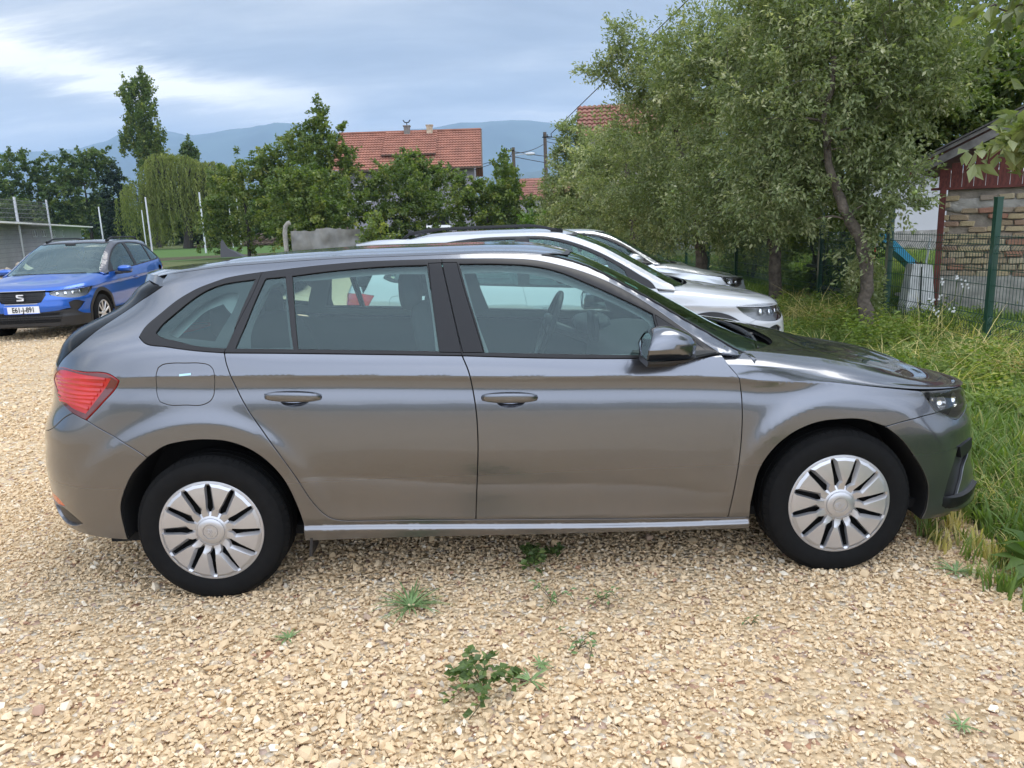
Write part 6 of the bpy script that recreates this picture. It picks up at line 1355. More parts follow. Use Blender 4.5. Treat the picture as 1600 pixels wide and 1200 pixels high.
# ---- far trees
GR, DK = (M['leaf_green'], M['bark_dark']), (M['leaf_dark'], M['bark_dark'])
def far(name, x, y, h, crowns, size, n, mats, label, seed, cat='tree', group=None, ratio=.42, tl=1.2, **kw):
    return tree(name, (x, y, 0), [(x, y, -.1, .18*h/8), (x+.1, y, h*.3, .13*h/8), (x, y, h*.75, .05*h/8)], [((x+a, y+b, c), rr, w) for a, b, c, rr, w in crowns], size, n, mats, label, cat, group, seed, ratio=ratio, twig_len=tl, limb_r=.05, **kw)
BG = 'broadleaf trees behind the playing field'
far('tree', -57.5, 95, 10, [(0, 0, 7.4, (5.6, 4, 4.8), 5), (3.2, 0, 4.5, (4, 3, 4.2), 2.5), (-3, 0, 9, (3, 3, 2.6), 1), (2, 0, 10.2, (2.2, 2, 1.8), .7)], .34, 14000, DK, 'broad green tree at the very left edge above the long building', 71, group=BG)
far('tree', -49.6, 97, 11, [(0, 0, 7.4, (5.4, 4, 4.6), 5), (-2.5, 0, 9.6, (2.8, 2.5, 2.2), 1.3), (1.5, 0, 10.6, (2.6, 2, 1.8), 1.2), (3.6, 0, 4.2, (3.6, 3, 3.8), 2)], .34, 15000, DK, 'rounded green tree left of the dark conifer', 72, group=BG)
far('conifer', -42.0, 88, 8, [(0, 0, 5, (1.5, 1.3, 3.2), 3), (.1, 0, 7.9, (.9, .8, 1.1), .8), (0, 0, 2.5, (2.2, 2, 2.4), 2)], .30, 5000, (tone_mat('needle', [(0, (.012, .028, .016)), (1, (.035, .055, .03))], .7, attr='GEOMETRY'), M['bark_dark']), 'small dark conifer between the round tree and the willow', 73)
pop = far('poplar_tree', -42.6, 100, 23, [(.2, 0, 12, (2.05, 1.9, 5.5), 4), (-.3, 0, 18.5, (2.4, 2.0, 4.6), 3.2), (.6, 0, 22.3, (1.2, 1.1, 2.1), .8), (-1.4, 0, 21.3, (.9, .9, 1.8), .5), (-2.4, 0, 14.6, (1.1, 1, 2.2), .7), (2.0, 0, 14, (.9, .9, 3.0), .8)], .30, 18000, GR, 'tall columnar poplar standing against the sky on the left', 74, tl=1.6, upb=2.2, droop=-.3); pop.scale = (.90, .90, .89)
far('poplar_tree', -45.5, 122, 16, [(0, 0, 13.6, (1.1, 1, 2.3), 3), (.7, 0, 13, (.8, .8, 1.6), 1)], .36, 2500, DK, 'small distant poplar right of the tall one', 75, tl=1.3, upb=2.0)
# weeping willow
wt = empty('willow_tree', (-32.6, 84, 0), 0, 'yellow-green weeping willow with long hanging strands behind the net posts', 'tree'); r = np.random.default_rng(90)
MB().tube([(0, 0, 0), (.3, 0, 2.5), (-.2, 0, 5)], [.55, .4, .25], 10).build('trunk', [M['bark_dark']], wt, True)
P = []; D = []; T = []; bmw = MB()
for (cx, cz, rx, rz, n_) in ((-.6, 7.4, 4.0, 2.8, 260), (3.4, 6.6, 3.4, 2.7, 230), (-4.6, 5.0, 2.4, 2.3, 130), (4.6, 4.6, 2.0, 2.2, 80), (.6, 5.6, 4.2, 2.4, 200), (-1.6, 9.2, 1.6, 1.2, 50)):
    for k in range(n_):
        a = r.uniform(0, 6.28); rr_ = math.sqrt(r.random()); x = cx+rx*rr_*math.cos(a); y = 2.8*rr_*math.sin(a); z = cz+rz*math.sqrt(max(0, 1-rr_*rr_)); L_ = r.uniform(2.6, 6.4); L_ = min(L_, z-.4); m_ = int(L_/.10); tz = np.linspace(0, 1, m_); sw = r.normal(0, .25); tn = r.normal(.5, .2)
        q = np.stack([x+sw*tz+.25*np.sin(tz*2+a)*tz, np.full(m_, y)+r.normal(0, .12, m_), z+.25*np.sin(tz*3)*(1-tz)-L_*tz**1.15], 1); q += r.normal(0, .06, q.shape); P.append(q); D.append(np.stack([r.normal(0, .35, m_), r.normal(0, .35, m_), -np.ones(m_)], 1)); T.append(tn-.10*0+r.normal(0, .12, m_))
        if k % 6 == 0: bmw.tube([(0, 0, 4), (x*.5, y*.5, z*.8), (x, y, z)], [.12, .06, .02], 4, cap=False)
bmw.build('branches', [M['bark_dark']], wt, True, fix=False); P = np.vstack(P); D = np.vstack(D); T = np.concatenate(T); leaf_obj('crown', P, D, .30, M['leaf_willow'], wt, T, r=r, ratio=.16)
far('tree', -26.4, 92, 5, [(0, 0, 2.8, (2.6, 2, 2.6), 2)], .32, 3500, (M['leaf_lime'], M['bark_dark']), 'light green young tree showing through the willow strands', 76, group=BG)
MID = 'fruit trees and bushes in front of the tiled house'
for (nm, x, y, h, cr, n_, mats, lb, sd) in (
    ('fruit_tree', -13.6, 44, 5.5, [(0, 0, 3.4, (2.2, 1.8, 3.0), 4), (1.5, 0, 5.0, (1.4, 1.2, 1.5), 1.3), (-1.0, 0, 4.3, (1.4, .9, 1.4), 1.0), (-1.6, 0, 1.8, (1.6, 1, 1.7), 1.6)], 13000, GR, 'dense dark fruit tree right of the willow', 81),
    ('fruit_tree', -10.4, 43, 6, [(0, 0, 3.6, (2.1, 1.8, 3.2), 4), (.6, 0, 6.0, (1.2, 1, 1.0), 1), (-1.4, 0, 5.4, (.9, .8, 1.1), .6), (1.2, 0, 2.4, (1.9, 1.3, 2.2), 2)], 14000, GR, 'green fruit tree with a peaked top, second from the willow', 82),
    ('fruit_tree', -7.3, 38, 6.8, [(0, 0, 4.4, (1.5, 1.3, 2.0), 3), (-.3, 0, 6.2, (.7, .6, 1.0), .7), (-.1, 0, 7.3, (.28, .25, .75), .35), (.9, 0, 5.3, (1.0, .9, .5), .5), (-1.2, 0, 6.1, (.7, .5, .3), .25), (-.9, 0, 6.9, (.5, .4, .15), .12), (.9, 0, 6.6, (.5, .4, .14), .12), (.9, 0, 3.2, (1.6, 1.2, 1.7), 2)], 12000, GR, 'spiky topped fruit tree left of the tiled roof with one tall leader', 83),
    ('fruit_tree', -7.5, 34, 4.2, [(0, 0, 2.4, (2.1, 1.7, 1.9), 4), (-.6, 0, 3.6, (1.0, .9, .9), 1), (1.0, 0, 2.0, (1.5, 1.1, 1.7), 1.5)], 12000, GR, 'rounded grey-green fruit tree in front of the spiky one', 84),
    ('plum_tree', -3.6, 39, 4.4, [(0, 0, 2.5, (1.9, 1.6, 2.2), 4), (-1.2, 0, 2.2, (1.3, 1, 1.9), 1.4), (1.3, 0, 1.8, (1.2, 1, 1.6), 1.2), (-.4, 0, 3.8, (1.4, 1, 1.2), 1)], 13000, GR, 'grey-green bushy tree hiding the middle of the tiled house', 85),
    ('walnut_tree', -2.8, 43, 5.6, [(0, 0, 4.3, (1.5, 1.3, 1.0), 3), (-.6, 0, 5.3, (.9, .8, .7), 1), (1.3, 0, 4.4, (1.0, .9, .6), .8), (.5, 0, 3.4, (1.4, 1, 1), 1)], 7500, (M['leaf_green'], M['bark']), 'brighter green feathery tree rising to the middle of the tiled roof', 86),
    ('plum_tree', 1.0, 38, 3.8, [(0, 0, 1.9, (2.3, 1.6, 2.0), 4), (-.9, 0, 3.3, (.9, .8, .8), .8), (.9, 0, 3.5, (.8, .7, .8), .8)], 12000, GR, 'wide dark bush right of the garage opening of the tiled house', 87),
    ('fruit_tree', 2.1, 40, 5, [(0, 0, 3.9, (.55, .5, 1.5), 2), (.1, 0, 2.3, (1.0, .9, 1.6), 2)], 3000, GR, 'slender young tree just left of the lamp pole', 88),
    ('hedge_bush', 4.6, 40, 3.2, [(0, 0, 1.5, (2.2, 1.4, 1.5), 4), (1.5, 0, 1.6, (1.8, 1.2, 1.5), 2)], 7000, GR, 'low hedge bush at the foot of the two wooden poles', 89),
    ('hedge_bush', -3.35, 28.2, 2.2, [(0, 0, .9, (.6, .6, .95), 4)], 1500, GR, 'bush covering the right end of the grey plastic sheeting', 97),
    ('hedge_bush', 3.2, 30, 2.0, [(0, 0, .9, (1.1, .9, .95), 4)], 2600, (M['leaf_lime'], M['bark']), 'light green shrub in front of the poles, just above the white car roof', 94)):
    far(nm, x, y, h, cr, .17, n_, mats, lb, sd, group=MID, tl=.7, ratio=.36)
# broad tree belt behind everything on the horizon
r = np.random.default_rng(95); P = []; D = []
for (x0, x1, y, h) in ((-120, -60, 130, 9), (-60, -24, 118, 7.5), (-24, -12, 90, 7), (14, 60, 120, 8), (-12, 14, 140, 6), (-90, 90, -85, 3.4)):
    n_ = int((x1-x0)*330); x = r.uniform(x0, x1, n_); hh = h*(.75+.35*np.array([mnoise.noise(Vector((a*.16, y, 2))) for a in x])); z = hh*r.random(n_)**.6; P.append(np.stack([x, y+r.normal(0, 2.5, n_), z], 1)); D.append(r.normal(0, 1, (n_, 3)))
P = np.vstack(P); D = np.vstack(D); o = leaf_obj('far_woodland', P, D, .75, M['leaf_dark'], None, .5+.3*r.normal(size=len(P)), r=r, ratio=.5); o['kind'] = 'stuff'
# ---- hills, two forested ridges many kilometres away
def ridge(name, keys, y0, depth, mat, seed):
    f = pchip(keys); nx, ny = 260, 26; xs = np.linspace(min(keys), max(keys), nx); V = []
    for j in range(ny):
        t = j/(ny-1); prof = math.sin(min(t*1.25, 1)*math.pi/2)**1.2
        for x in xs:
            h = float(f(x)); q = mnoise.fractal(Vector((x*.0016, t*2.6, seed)), 1.0, 2.0, 5); V.append((x, y0+depth*t, -20+(h+20)*prof*(1-.0*t)+h*.10*q*math.sin(t*math.pi)+h*.012*mnoise.noise(Vector((x*.02, 0, seed)))*prof))
    o = mesh(name, V, [(j*nx+i, j*nx+i+1, (j+1)*nx+i+1, (j+1)*nx+i) for j in range(ny-1) for i in range(nx-1)], mat, None, True); return tag(o, kind='structure')
HM = pm('forest_hill', (.04, .065, .05), .95, noise=(.004, .35))
ridge('far_hills', {-9000: 300, -6000: 420, -4300: 520, -3614: 560, -2906: 600, -2500: 650, -2330: 705, -2000: 690, -1700: 690, -1430: 720, -1200: 690, -960: 640, -700: 640, -300: 680, -4: 700, 300: 672, 571: 660, 1200: 640, 2500: 560, 5000: 480, 9000: 380}, 4300, 1700, HM, 3)
ridge('near_hills', {-8000: 150, -3000: 190, -1500: 235, -700: 200, -200: 180, 100: 225, 500: 250, 900: 210, 2500: 160, 7000: 120}, 2900, 900, HM, 8)

# ------------------------------------------------------------------ small crossover cars (one shape, three copies)
SXR, SXF = .10, 2.50; SUR, SUF = SXR-math.pi/2, SXF+math.pi/2
sch = {SUR:.96, -.4:.935, .0:.905, .7:.872, 1.4:.845, 2.3:.815, 2.8:.79, 3.3:.765, SUF:.76}
SFE = [
 ('under', {SUR:.32, -.5:.25, .1:.21, 2.5:.19, SUF:.22}, ('d', .17), 0, -75, (.80, 3.5), (.82, 3)),
 ('sb', {SUR:.34, -.5:.27, .1:.25, 2.5:.20, SUF:.20}, ('d', {.1:.035, 2.5:.035}), -70, -6, (.86, 3.6), (.865, 3.3)),
 ('cl', {SUR:.46, -.5:.42, .1:.385, 2.5:.365, SUF:.38}, ('d', .010), -4, 14, (.875, 3.6), (.878, 3.3)),
 ('lo', {SUR:.56, .1:.50, 2.5:.47, SUF:.50}, ('d', .018), 0, -5, (.875, 3.6), (.875, 3.3)),
 ('mid', {SUR:.68, .1:.66, 2.5:.62, SUF:.62}, ('d', .0), 2, 2, (.862, 3.6), (.868, 3.2)),
 ('uc', {u: v-.05 for u, v in sch.items()}, ('d', .017), 5, 5, (.83, 3.4), (.845, 3.0)),
 ('ch', sch, ('d', .010), {-.4:-6, .1:-10, 2.3:-8, 2.7:12}, {-.4:12, 2.5:16, 3:25}, (.82, 3.4), (.82, 2.9)),
 ('bl', {SUR:1.05, -.3:1.085, .5:1.045, 1.0:1.012, 1.4:.992, 2.05:.955, 2.5:.93, SUF:.90}, ('d', {.1:.048, 2.5:.055}), 20, 24, (.77, 3.4), (.7, 3)),
 ('gt', {SUR:1.30, -.6:1.33, -.2:1.395, .3:1.43, 1.0:1.432, 1.25:1.415, 1.6:1.295, 1.9:1.125, 2.05:1.04, 2.2:.98, 2.5:.94, SUF:.92}, ('a', {.1:.645, 1.0:.65, 1.3:.655, 1.6:.69, 1.9:.755, 2.1:.79, 2.5:.80}), {.1:33, 2.0:28}, {.1:36, 2.0:32}, (.56, 2.8), (.7, 3)),
 ('rl', {SUR:1.36, -.6:1.395, -.2:1.44, .3:1.472, 1.0:1.474, 1.25:1.462, 1.6:1.352, 1.9:1.19, 2.1:1.07, 2.3:.965, 2.5:.93, SUF:.92}, ('a', {.1:.58, 1.0:.585, 1.4:.585, 1.6:.61, 1.9:.66, 2.1:.70, 2.3:.74, 2.5:.75}), {.1:52, 1.4:52, 1.8:40}, {.1:58, 1.7:62, 2.3:62}, (.50, 2.6), (.7, 3)),
 ('re', {SUR:1.385, -.6:1.415, -.2:1.458, .3:1.49, 1.0:1.492, 1.25:1.482, 1.6:1.383, 1.9:1.23, 2.1:1.115, 2.3:1.005, 2.5:.94, SUF:.93}, ('a', {.1:.48, 1.0:.48, 1.6:.49, 1.9:.53, 2.3:.6, 2.5:.6}), 76, 82, (.42, 2.4), (.6, 3)),
 ('ce', {SUR:1.45, .1:1.492, .3:1.508, .66:1.512, 1.0:1.510, 1.3:1.498, 1.42:1.475, 1.6:1.41, 1.83:1.30, 2.1:1.15, 2.3:1.035, 2.42:.965, 2.6:.88, SUF:.85}, ('a', 0.0), 90, 90, (0, 2), (0, 2)),
]
SW = {.1:.875, .6:.884, 1.3:.888, 2.0:.884, 2.5:.872}
suv = Loft(SXR, SXF, SW, SFE, bumps=[]); suv.side_table('re')
SHE = [
 ('hl', {u: v+.002 for u, v in sch.items()}, ('d', .010), 0, {2.2:24, 2.6:32, 3.2:40, SUF:50}, (.82, 3.4), (.82, 2.9)),
 ('h1', {1.8:.93, 2.2:.915, 2.6:.875, 3.0:.84, 3.4:.80, SUF:.79}, ('d', {1.8:.05, 2.2:.045, 2.6:.06}), {2.2:40, SUF:52}, {2.2:44, SUF:54}, (.8, 3), (.79, 2.9)),
 ('hc', {1.8:.975, 2.2:.970, 2.6:.930, 3.0:.885, 3.4:.85, SUF:.835}, ('a', {1.8:.72, 2.3:.71, 2.6:.68}), 70, {2.2:80, SUF:76}, (.7, 3), (.68, 2.7)),
 ('h3', {1.8:1.00, 2.2:.995, 2.6:.96, 3.0:.93, 3.4:.89, SUF:.88}, ('a', {1.8:.4, 2.6:.36}), 84, 87, (.4, 3), (.34, 2.4)),
 ('h4', {1.8:1.01, 2.2:1.005, 2.6:.975, SUF:.975}, ('a', 0.0), 90, 90, (0, 2), (0, 2)),
]
suvh = Loft(SXR, SXF, SW, SHE)
M['white_paint'] = paint('white_paint', (.50, .51, .52), 0, .3); M['blue_paint'] = paint('blue_paint', (.010, .10, .44), .5, .28); M['silver_paint'] = paint('silver_paint', (.55, .57, .59), .7, .3); M['dark_roof'] = paint('dark_roof', (.07, .07, .085), .6, .3)
M['windshield_glass'] = glass('windshield_glass', (.68, .86, .81), 1.5, 1.6); M['plate'] = pm('plate', (.78, .78, .76), .4); M['plate_blue'] = pm('plate_blue', (.03, .12, .55), .4)
def build_suv():
    root = empty('parked_crossover', label='white crossover with black roof rails parked right behind the grey car', cat='car', group='cars parked in a row'); L = suv; C = Car(L, root); PT = M['white_paint']; RF = M['roof_slot']; BK = M['black_plastic']
    rlz = pchip(dict(zip(L.u[::3], L.F[L.names.index('rl')][1][::3])))
    win = [(-.36, 1.135), (-.33, 1.19), (-.20, 1.285), (.0, 1.362), (.20, 1.405), (.5, 1.440), (.9, 1.448), (1.15, 1.440), (1.30, 1.41), (1.45, 1.362), (1.62, 1.290), (1.80, 1.19), (1.95, 1.095), (2.08, 1.0), (2.10, .968)]
    bot = [(-.36, 1.135), (-.28, 1.105), (-.05, 1.085), (.20, 1.070), (.94, 1.024), (1.5, .994), (1.9, .972), (2.10, .968)]
    rsh = [(.20, 1.070), (.215, .95), (.30, .80), (.40, .62), (.47, .47), (.56, .40)]; bsh = [(.94, 1.024), (.975, .85), (.985, .62), (.975, .40)]; fsh = [(2.10, .968), (2.15, .88), (2.165, .70), (2.15, .50), (2.12, .385)]
    def arc(x0, a0, a1, rr, n=14, zc=.325): return [(x0+rr*math.cos(t), zc+rr*math.sin(t)) for t in np.linspace(a0, a1, n)]
    RA = .375; ra = arc(0, math.pi+.25, -.2, RA, 18); fa_ = arc(2.566, math.pi+.2, -.28, RA, 18)
    def wx(p): return [((x if x < SXF else SXF+math.asin(min(.99, (x-SXF)/.88))) if x > SXR else x, z) for x, z in p]
    def wrap(p):     # side x -> u near the rounded ends
        o = []
        for x, z in p:
            if x > SXF: x = SXF+math.atan2(x-SXF, .87)
            elif x < SXR: x = SXR-math.atan2(SXR-x, .87)
            o.append((x, z))
        return o
    ra, fa_ = wrap(ra), wrap(fa_)
    tail = [(-.42, .985), (-.55, 1.00), (-.80, .995), (-1.0, .985), (-1.02, .86), (-.85, .85), (-.66, .83), (-.56, .845), (-.47, .91)]
    dp = [(-.55, 1.00), (-.52, 1.05), (-.50, 1.12), (-.50, 1.20), (-.46, 1.30), (-.40, 1.36)]
    top = [(-.40, 1.36), (-.42, float(rlz(-.42))+.002)]+[(u, float(rlz(u))+.001) for u in list(np.arange(-.36, 2.25, .06))+[2.27]]
    i_ = next(i for i, p in enumerate(ra) if p[0] > -.33)
    body = loop([(.372, .39), (.56, .40)], rsh[::-1], bot[:4][::-1], win, [(2.10, .968), (2.17, .955), (2.27, .945)], top[::-1], dp[::-1], [(-.55, 1.00), (-.42, .985), (-.47, .91), (-.56, .845)], [(-.56, .845), (-.46, .66), (-.38, .56)], ra[3:][:len(ra)-4])
    fuel = cloop([(-.27, .90), (-.265, .95), (-.24, .975), (-.10, .972), (-.07, .95), (-.065, .86), (-.09, .835), (-.24, .84), (-.265, .86)])
    C.panel('side_panel', body, PT, [fuel], gz=.02, gu=.04); C.panel('fuel_door', fuel, PT, sides=1, gz=.02)
    C.panel('rear_door', loop(bot[3:5], bsh, [(.975, .40), (.56, .40)], rsh[::-1]), PT, gz=.018, gu=.04)
    C.panel('front_door', loop(bot[4:], fsh, [(2.12, .385), (.975, .40)], bsh[::-1]), PT, gz=.018, gu=.04)
    C.panel('sill', loop([(.372, .385), (2.19, .375)], [(2.19, .375), (2.20, .235)], [(2.20, .235), (.385, .25)], [(.385, .25), (.372, .385)]), BK, gz=.02, gu=.05)
    head = [(2.82, .797), (3.00, .802), (3.25, .792), (3.45, .770), (3.60, .738), (3.60, .700), (3.45, .662), (3.22, .640), (3.02, .665), (2.92, .72)]
    fend = loop(fsh[::-1], [(2.10, .968), (2.12, .93), (2.2, .823), (2.5, .808), (2.82, .797)], [(2.82, .797), (2.92, .72), (3.02, .665)], [(3.02, .665), (2.93, .63), (2.85, .60)], [p for p in fa_ if p[0] < 2.82][::-1], [(2.19, .375), (2.12, .385)])
    C.panel('front_fender', fend, PT, gz=.018, gu=.035)
    # bumpers
    fv = loop([(3.10, .56), (3.28, .60), (3.36, .57)], [(3.36, .57), (3.33, .47), (3.28, .42)], [(3.28, .42), (3.22, .45), (3.10, .56)])
    gr = loop([(3.66, .745), (3.9, .765), (SUF, .765)], [(SUF, .765), (SUF, .585)], [(SUF, .585), (3.82, .585), (3.74, .60), (3.66, .70), (3.66, .745)])
    low = loop([(3.30, .475), (3.55, .455), (3.8, .44), (SUF, .44)], [(SUF, .44), (SUF, .205)], [(SUF, .205), (3.6, .205), (3.30, .21), (3.08, .22), (2.87, .23)], [p for p in fa_ if p[0] > 2.82 and p[1] < .36][::-1], [(3.0, .37), (3.18, .40), (3.30, .475)])
    fb = loop([(SUF, .765), (3.9, .765), (3.66, .745), (3.60, .738), (3.60, .700), (3.45, .662), (3.22, .640), (3.02, .665)], [(3.02, .665), (2.93, .63), (2.85, .60)], [p for p in fa_ if p[0] > 2.82 and p[1] > .36], [(3.0, .37), (3.18, .40), (3.30, .475), (3.55, .455), (3.8, .44), (SUF, .44)], [(SUF, .44), (SUF, .765)])
    C.panel('front_bumper', fb, PT, [gr_h for gr_h in (fv,)]+[loop([(3.66, .745), (3.9, .765-.004), (SUF+.02, .761)], [(SUF+.02, .761), (SUF+.02, .585)], [(SUF+.02, .585), (3.82, .585), (3.74, .60), (3.66, .70), (3.66, .745)])], centre=SUF, gz=.018, gu=.035)
    C.panel('lower_bumper', low, BK, centre=SUF, gz=.02, off=.004)
    C.panel('fog_recess', fv, BK, off=-.02, inset=-.004, flange=0)
    C.panel('grille', gr, BK, off=-.02, centre=SUF, inset=-.004, flange=0, gz=.02)
    # honeycomb bars and lower mesh
    hb = MB(); 
    for (z0, z1, u0, nrow, nn) in ((.60, .755, 3.69, 6, 15), (.29, .425, 3.50, 5, 19)):
        for k in range(nrow):
            z = z0+(z1-z0)*k/(nrow-1); us = np.linspace(u0+(.05*(1-k/(nrow-1)) if z0 > .5 else -.05*k/(nrow-1)), SUF, nn*2+1); zz_ = z+(.010 if k % 2 else -.010)*np.where(np.arange(len(us)) % 2, 1, -1)
            p = L.side(us, zz_, .0 if z0 > .5 else .008); hb.tube(p, .0045, 4, cap=False); hb.tube(p*np.array([1, -1, 1]), .0045, 4, cap=False)
    o = hb.build('grille_bars', [M['satin_black']], root, True, fix=False); o['kind'] = 'stuff'
    dk = L.side(np.linspace(3.50, SUF, 20), np.full(20, .285), .007); dk2 = L.side(np.linspace(3.50, SUF, 20), np.full(20, .43), .007); m = MB(); V = np.vstack([dk, dk2]); m.add(V, [(i, i+1, 21+i, 20+i) for i in range(19)]); m.add(V*np.array([1, -1, 1]), [(20+i, 21+i, i+1, i) for i in range(19)]); m.build('lower_grille', [M['dark']], root)
    gf = MB(); us = np.linspace(3.655, SUF, 24)
    for zz_, in ((.772,), (.580,)):
        u2 = us if zz_ > .7 else np.linspace(3.80, SUF, 24); p = L.side(u2, np.full(24, zz_-.003), .003); gf.tube(p, .006, 6, cap=False); gf.tube(p*np.array([1, -1, 1]), .006, 6, cap=False)
    gf.build('grille_frame', [pm('soft_chrome', (.4, .41, .42), .3, .9)], root, True)
    xn = 3.375
    eb = MB()        # stylised letter badge on the grille: two stacked hooks
    hook = [(-.055, .008), (-.055, .038), (-.040, .048), (.050, .048), (.055, .040), (.055, .030), (.020, .030), (.012, .022), (-.012, .022), (-.018, .030), (-.030, .030), (-.034, .024), (-.020, .010), (.055, .010), (.055, .002), (-.045, .002)]
    up = [(-.052, .006), (-.052, .040), (-.044, .048), (.052, .048), (.052, .031), (-.030, .031), (-.030, .020), (.052, .006)]
    dn = [(.052, -.006), (.052, -.040), (.044, -.048), (-.052, -.048), (-.052, -.031), (.030, -.031), (.030, -.020), (-.052, -.006)]
    for pg in (up, dn): eb.extrude([(y, .675+z) for y, z in pg], xn-.01, xn+.004, 'x')
    eb.build('badge', [pm('badge_metal', (.80, .81, .83), .35, .4)], root)
    pl = MB(); pl.box((xn+.002, 0, .485), (.012, .52, .112), bev=.002); o = pl.build('number_plate', [M['plate']], root); o['label'] = 'white number plate reading E61-J-891'
    pb = MB(); pb.box((xn+.009, -.234, .485), (.004, .052, .108)); pb.box((xn+.0085, 0, .4315), (.003, .516, .008)); pb.build('plate_band', [M['plate_blue']], o)
    tx = bpy.data.curves.new('plate_text', 'FONT'); tx.body = 'E61-J-891'; tx.size = .098; tx.align_x = 'CENTER'; tx.align_y = 'CENTER'; tx.extrude = .0008; tx.offset = .0015
    to = bpy.data.objects.new('plate_text', tx); COL.objects.link(to); bpy.context.view_layer.update(); dg = bpy.context.evaluated_depsgraph_get(); me = bpy.data.meshes.new_from_object(to.evaluated_get(dg)); bpy.data.objects.remove(to)
    me.materials.clear(); me.materials.append(M['dark']); t_ = link('plate_text', me, o); t_.matrix_local = Matrix(((0, 0, 1, xn+.0125), (.88, 0, 0, .028), (0, 1.12, 0, .487), (0, 0, 0, 1)))
    # lamps
    HL = loop(head+[head[0]]); C.panel('headlight_bowl', HL, M['lamp_bowl'], off=-.04, inset=.004, flange=0); C.panel('headlight', HL, M['lamp_glass'], inset=.002, flange=.03)
    for sg in (1, -1):
        for (u, z, w, h) in ((3.12, .728, .05, .04), (3.25, .720, .05, .038), (3.37, .718, .05, .034), (3.49, .716, .04, .028)):
            c = L.side(np.array([u]), np.array([z]), -.025)[0]*np.array([1, sg, 1]); n = L.side_n(np.array([u]), np.array([z]))[0]*np.array([1, sg, 1]); tq_ = Vector(n).to_track_quat('X', 'Z').to_matrix(); v, f = superbox((0, 0, 0), (.010, w*.5, h*.75), 4, 14, 8); hm = MB(); hm.add(np.array([(tq_@Vector(p))[:] for p in v])+c, f); hm.build('headlight_reflector', [M['reflector']], root, True)
    tl = loop(tail+[tail[0]]); C.panel('tail_light', tl, M['red_lamp'], off=.002, gu=.03)
    vr_ = [(-.38, .56), (-.46, .66), (-.56, .845)]
    rbm = loop(vr_, [(-.56, .845), (-.66, .83), (-.80, .74), (SUR, .72)], [(SUR, .72), (SUR, .46)], [(SUR, .46), (-.9, .45), (-.5, .42), (-.31, .40)], [p for p in ra if p[0] < -.25 and p[1] > .38])
    C.panel('rear_bumper', rbm, PT, centre=SUR, gz=.02, gu=.04)
    C.panel('rear_diffuser', loop([(-.31, .40), (-.5, .42), (-.9, .45), (SUR, .46)], [(SUR, .46), (SUR, .34)], [(SUR, .34), (-.5, .285), (-.29, .26)], [(-.29, .26), (-.31, .40)]), BK, centre=SUR, gz=.03, gu=.05)
    C.panel('tailgate', loop([(-.66, .83), (-.85, .85), (-1.02, .86), (-1.0, .985), (-.80, .995), (-.55, 1.0), (-.60, 1.06), (SUR, 1.06)], [(SUR, 1.06), (SUR, .72)], [(SUR, .72), (-.80, .74), (-.66, .83)]), PT, centre=SUR, gz=.02, gu=.04)
    C.panel('rear_window', loop(dp[1:], [(-.40, 1.36), (-.6, 1.365), (SUR, 1.365)], [(SUR, 1.365), (SUR, 1.06)], [(SUR, 1.06), (-.60, 1.06), (-.52, 1.05)]), M['glass_dark'], centre=SUR, gz=.03, gu=.05)
    C.panel('rear_window_surround', loop(dp[1:], [(-.40, 1.36), (-.6, 1.365), (SUR, 1.365)], [(SUR, 1.365), (SUR, 1.06)], [(SUR, 1.06), (-.60, 1.06), (-.52, 1.05)]), M['frit'], centre=SUR, off=-.006, flange=0, gz=.03, gu=.05)
    # windows
    g1 = loop([(-.29, 1.145), (-.25, 1.20), (-.13, 1.285), (.02, 1.345), (.14, 1.372)], [(.14, 1.372), (.15, 1.09)], [(.15, 1.09), (-.05, 1.105), (-.24, 1.125), (-.29, 1.145)])
    g2 = loop([(.19, 1.385), (.5, 1.420), (.88, 1.428)], [(.88, 1.428), (.90, 1.044)], [(.90, 1.044), (.215, 1.086)], [(.215, 1.086), (.19, 1.385)]); g3 = loop([(1.01, 1.428), (1.14, 1.420), (1.28, 1.392), (1.43, 1.343), (1.60, 1.268), (1.76, 1.18), (1.83, 1.135)], [(1.83, 1.135), (1.90, .99)], [(1.90, .99), (1.5, 1.012), (1.005, 1.040)], [(1.005, 1.040), (1.01, 1.428)])
    dl = loop(win, bot[::-1]); C.panel('window_trim', dl, M['trim_gloss'], [g1, g2, g3], off=.002, inset=.002, flange=.02, gz=.03, gu=.04)
    for g in (g1, g2, g3): C.panel('side_window', g, M['glass'], off=-.004, inset=0, flange=0, gu=.08, gz=.05)
    vr, vc = 9, 11
    uh = lambda v: 1.34+.14*np.clip((v-vr)/(vc-vr), 0, 1)**.8; uc = lambda v: 2.27+.17*np.sin(np.clip((v-vr)/(vc-vr), 0, 1)*math.pi/2)
    patch(L, 'roof', SUR, uh, vr+.001, vc, 80, 18, RF, root); patch(L, 'windshield', uh, uc, vr+.001, vc, 40, 20, M['windshield_glass'], root, off=-.003)
    patch(L, 'windshield_seal', lambda v: uh(v)-.02, lambda v: uh(v)+.02, vr+.001, vc, 3, 20, BK, root, off=.0015)
    patch(L, 'headliner', lambda v: -.15+0*v, lambda v: uh(v)-.02, 8.4, vc, 14, 14, M['lining'], root, off=-.035)
    # roof-side band and pillars in the roof colour (only differs on the blue car)
    rp = loop(win[::-1][:1]+[(2.10, .968)], [(2.10, .968), (2.17, .957), (2.26, .950)], [(u, float(rlz(u))+.001) for u in list(np.arange(2.26, -.38, -.06))+[-.41]], [(-.41, 1.372), (-.36, 1.345), (-.30, 1.30), (-.22, 1.295)], [(x, z+.001) for x, z in win[2:]])
    C.panel('roof_band', rp, RF, off=.0045, inset=.0, flange=0, gz=.02, gu=.04)
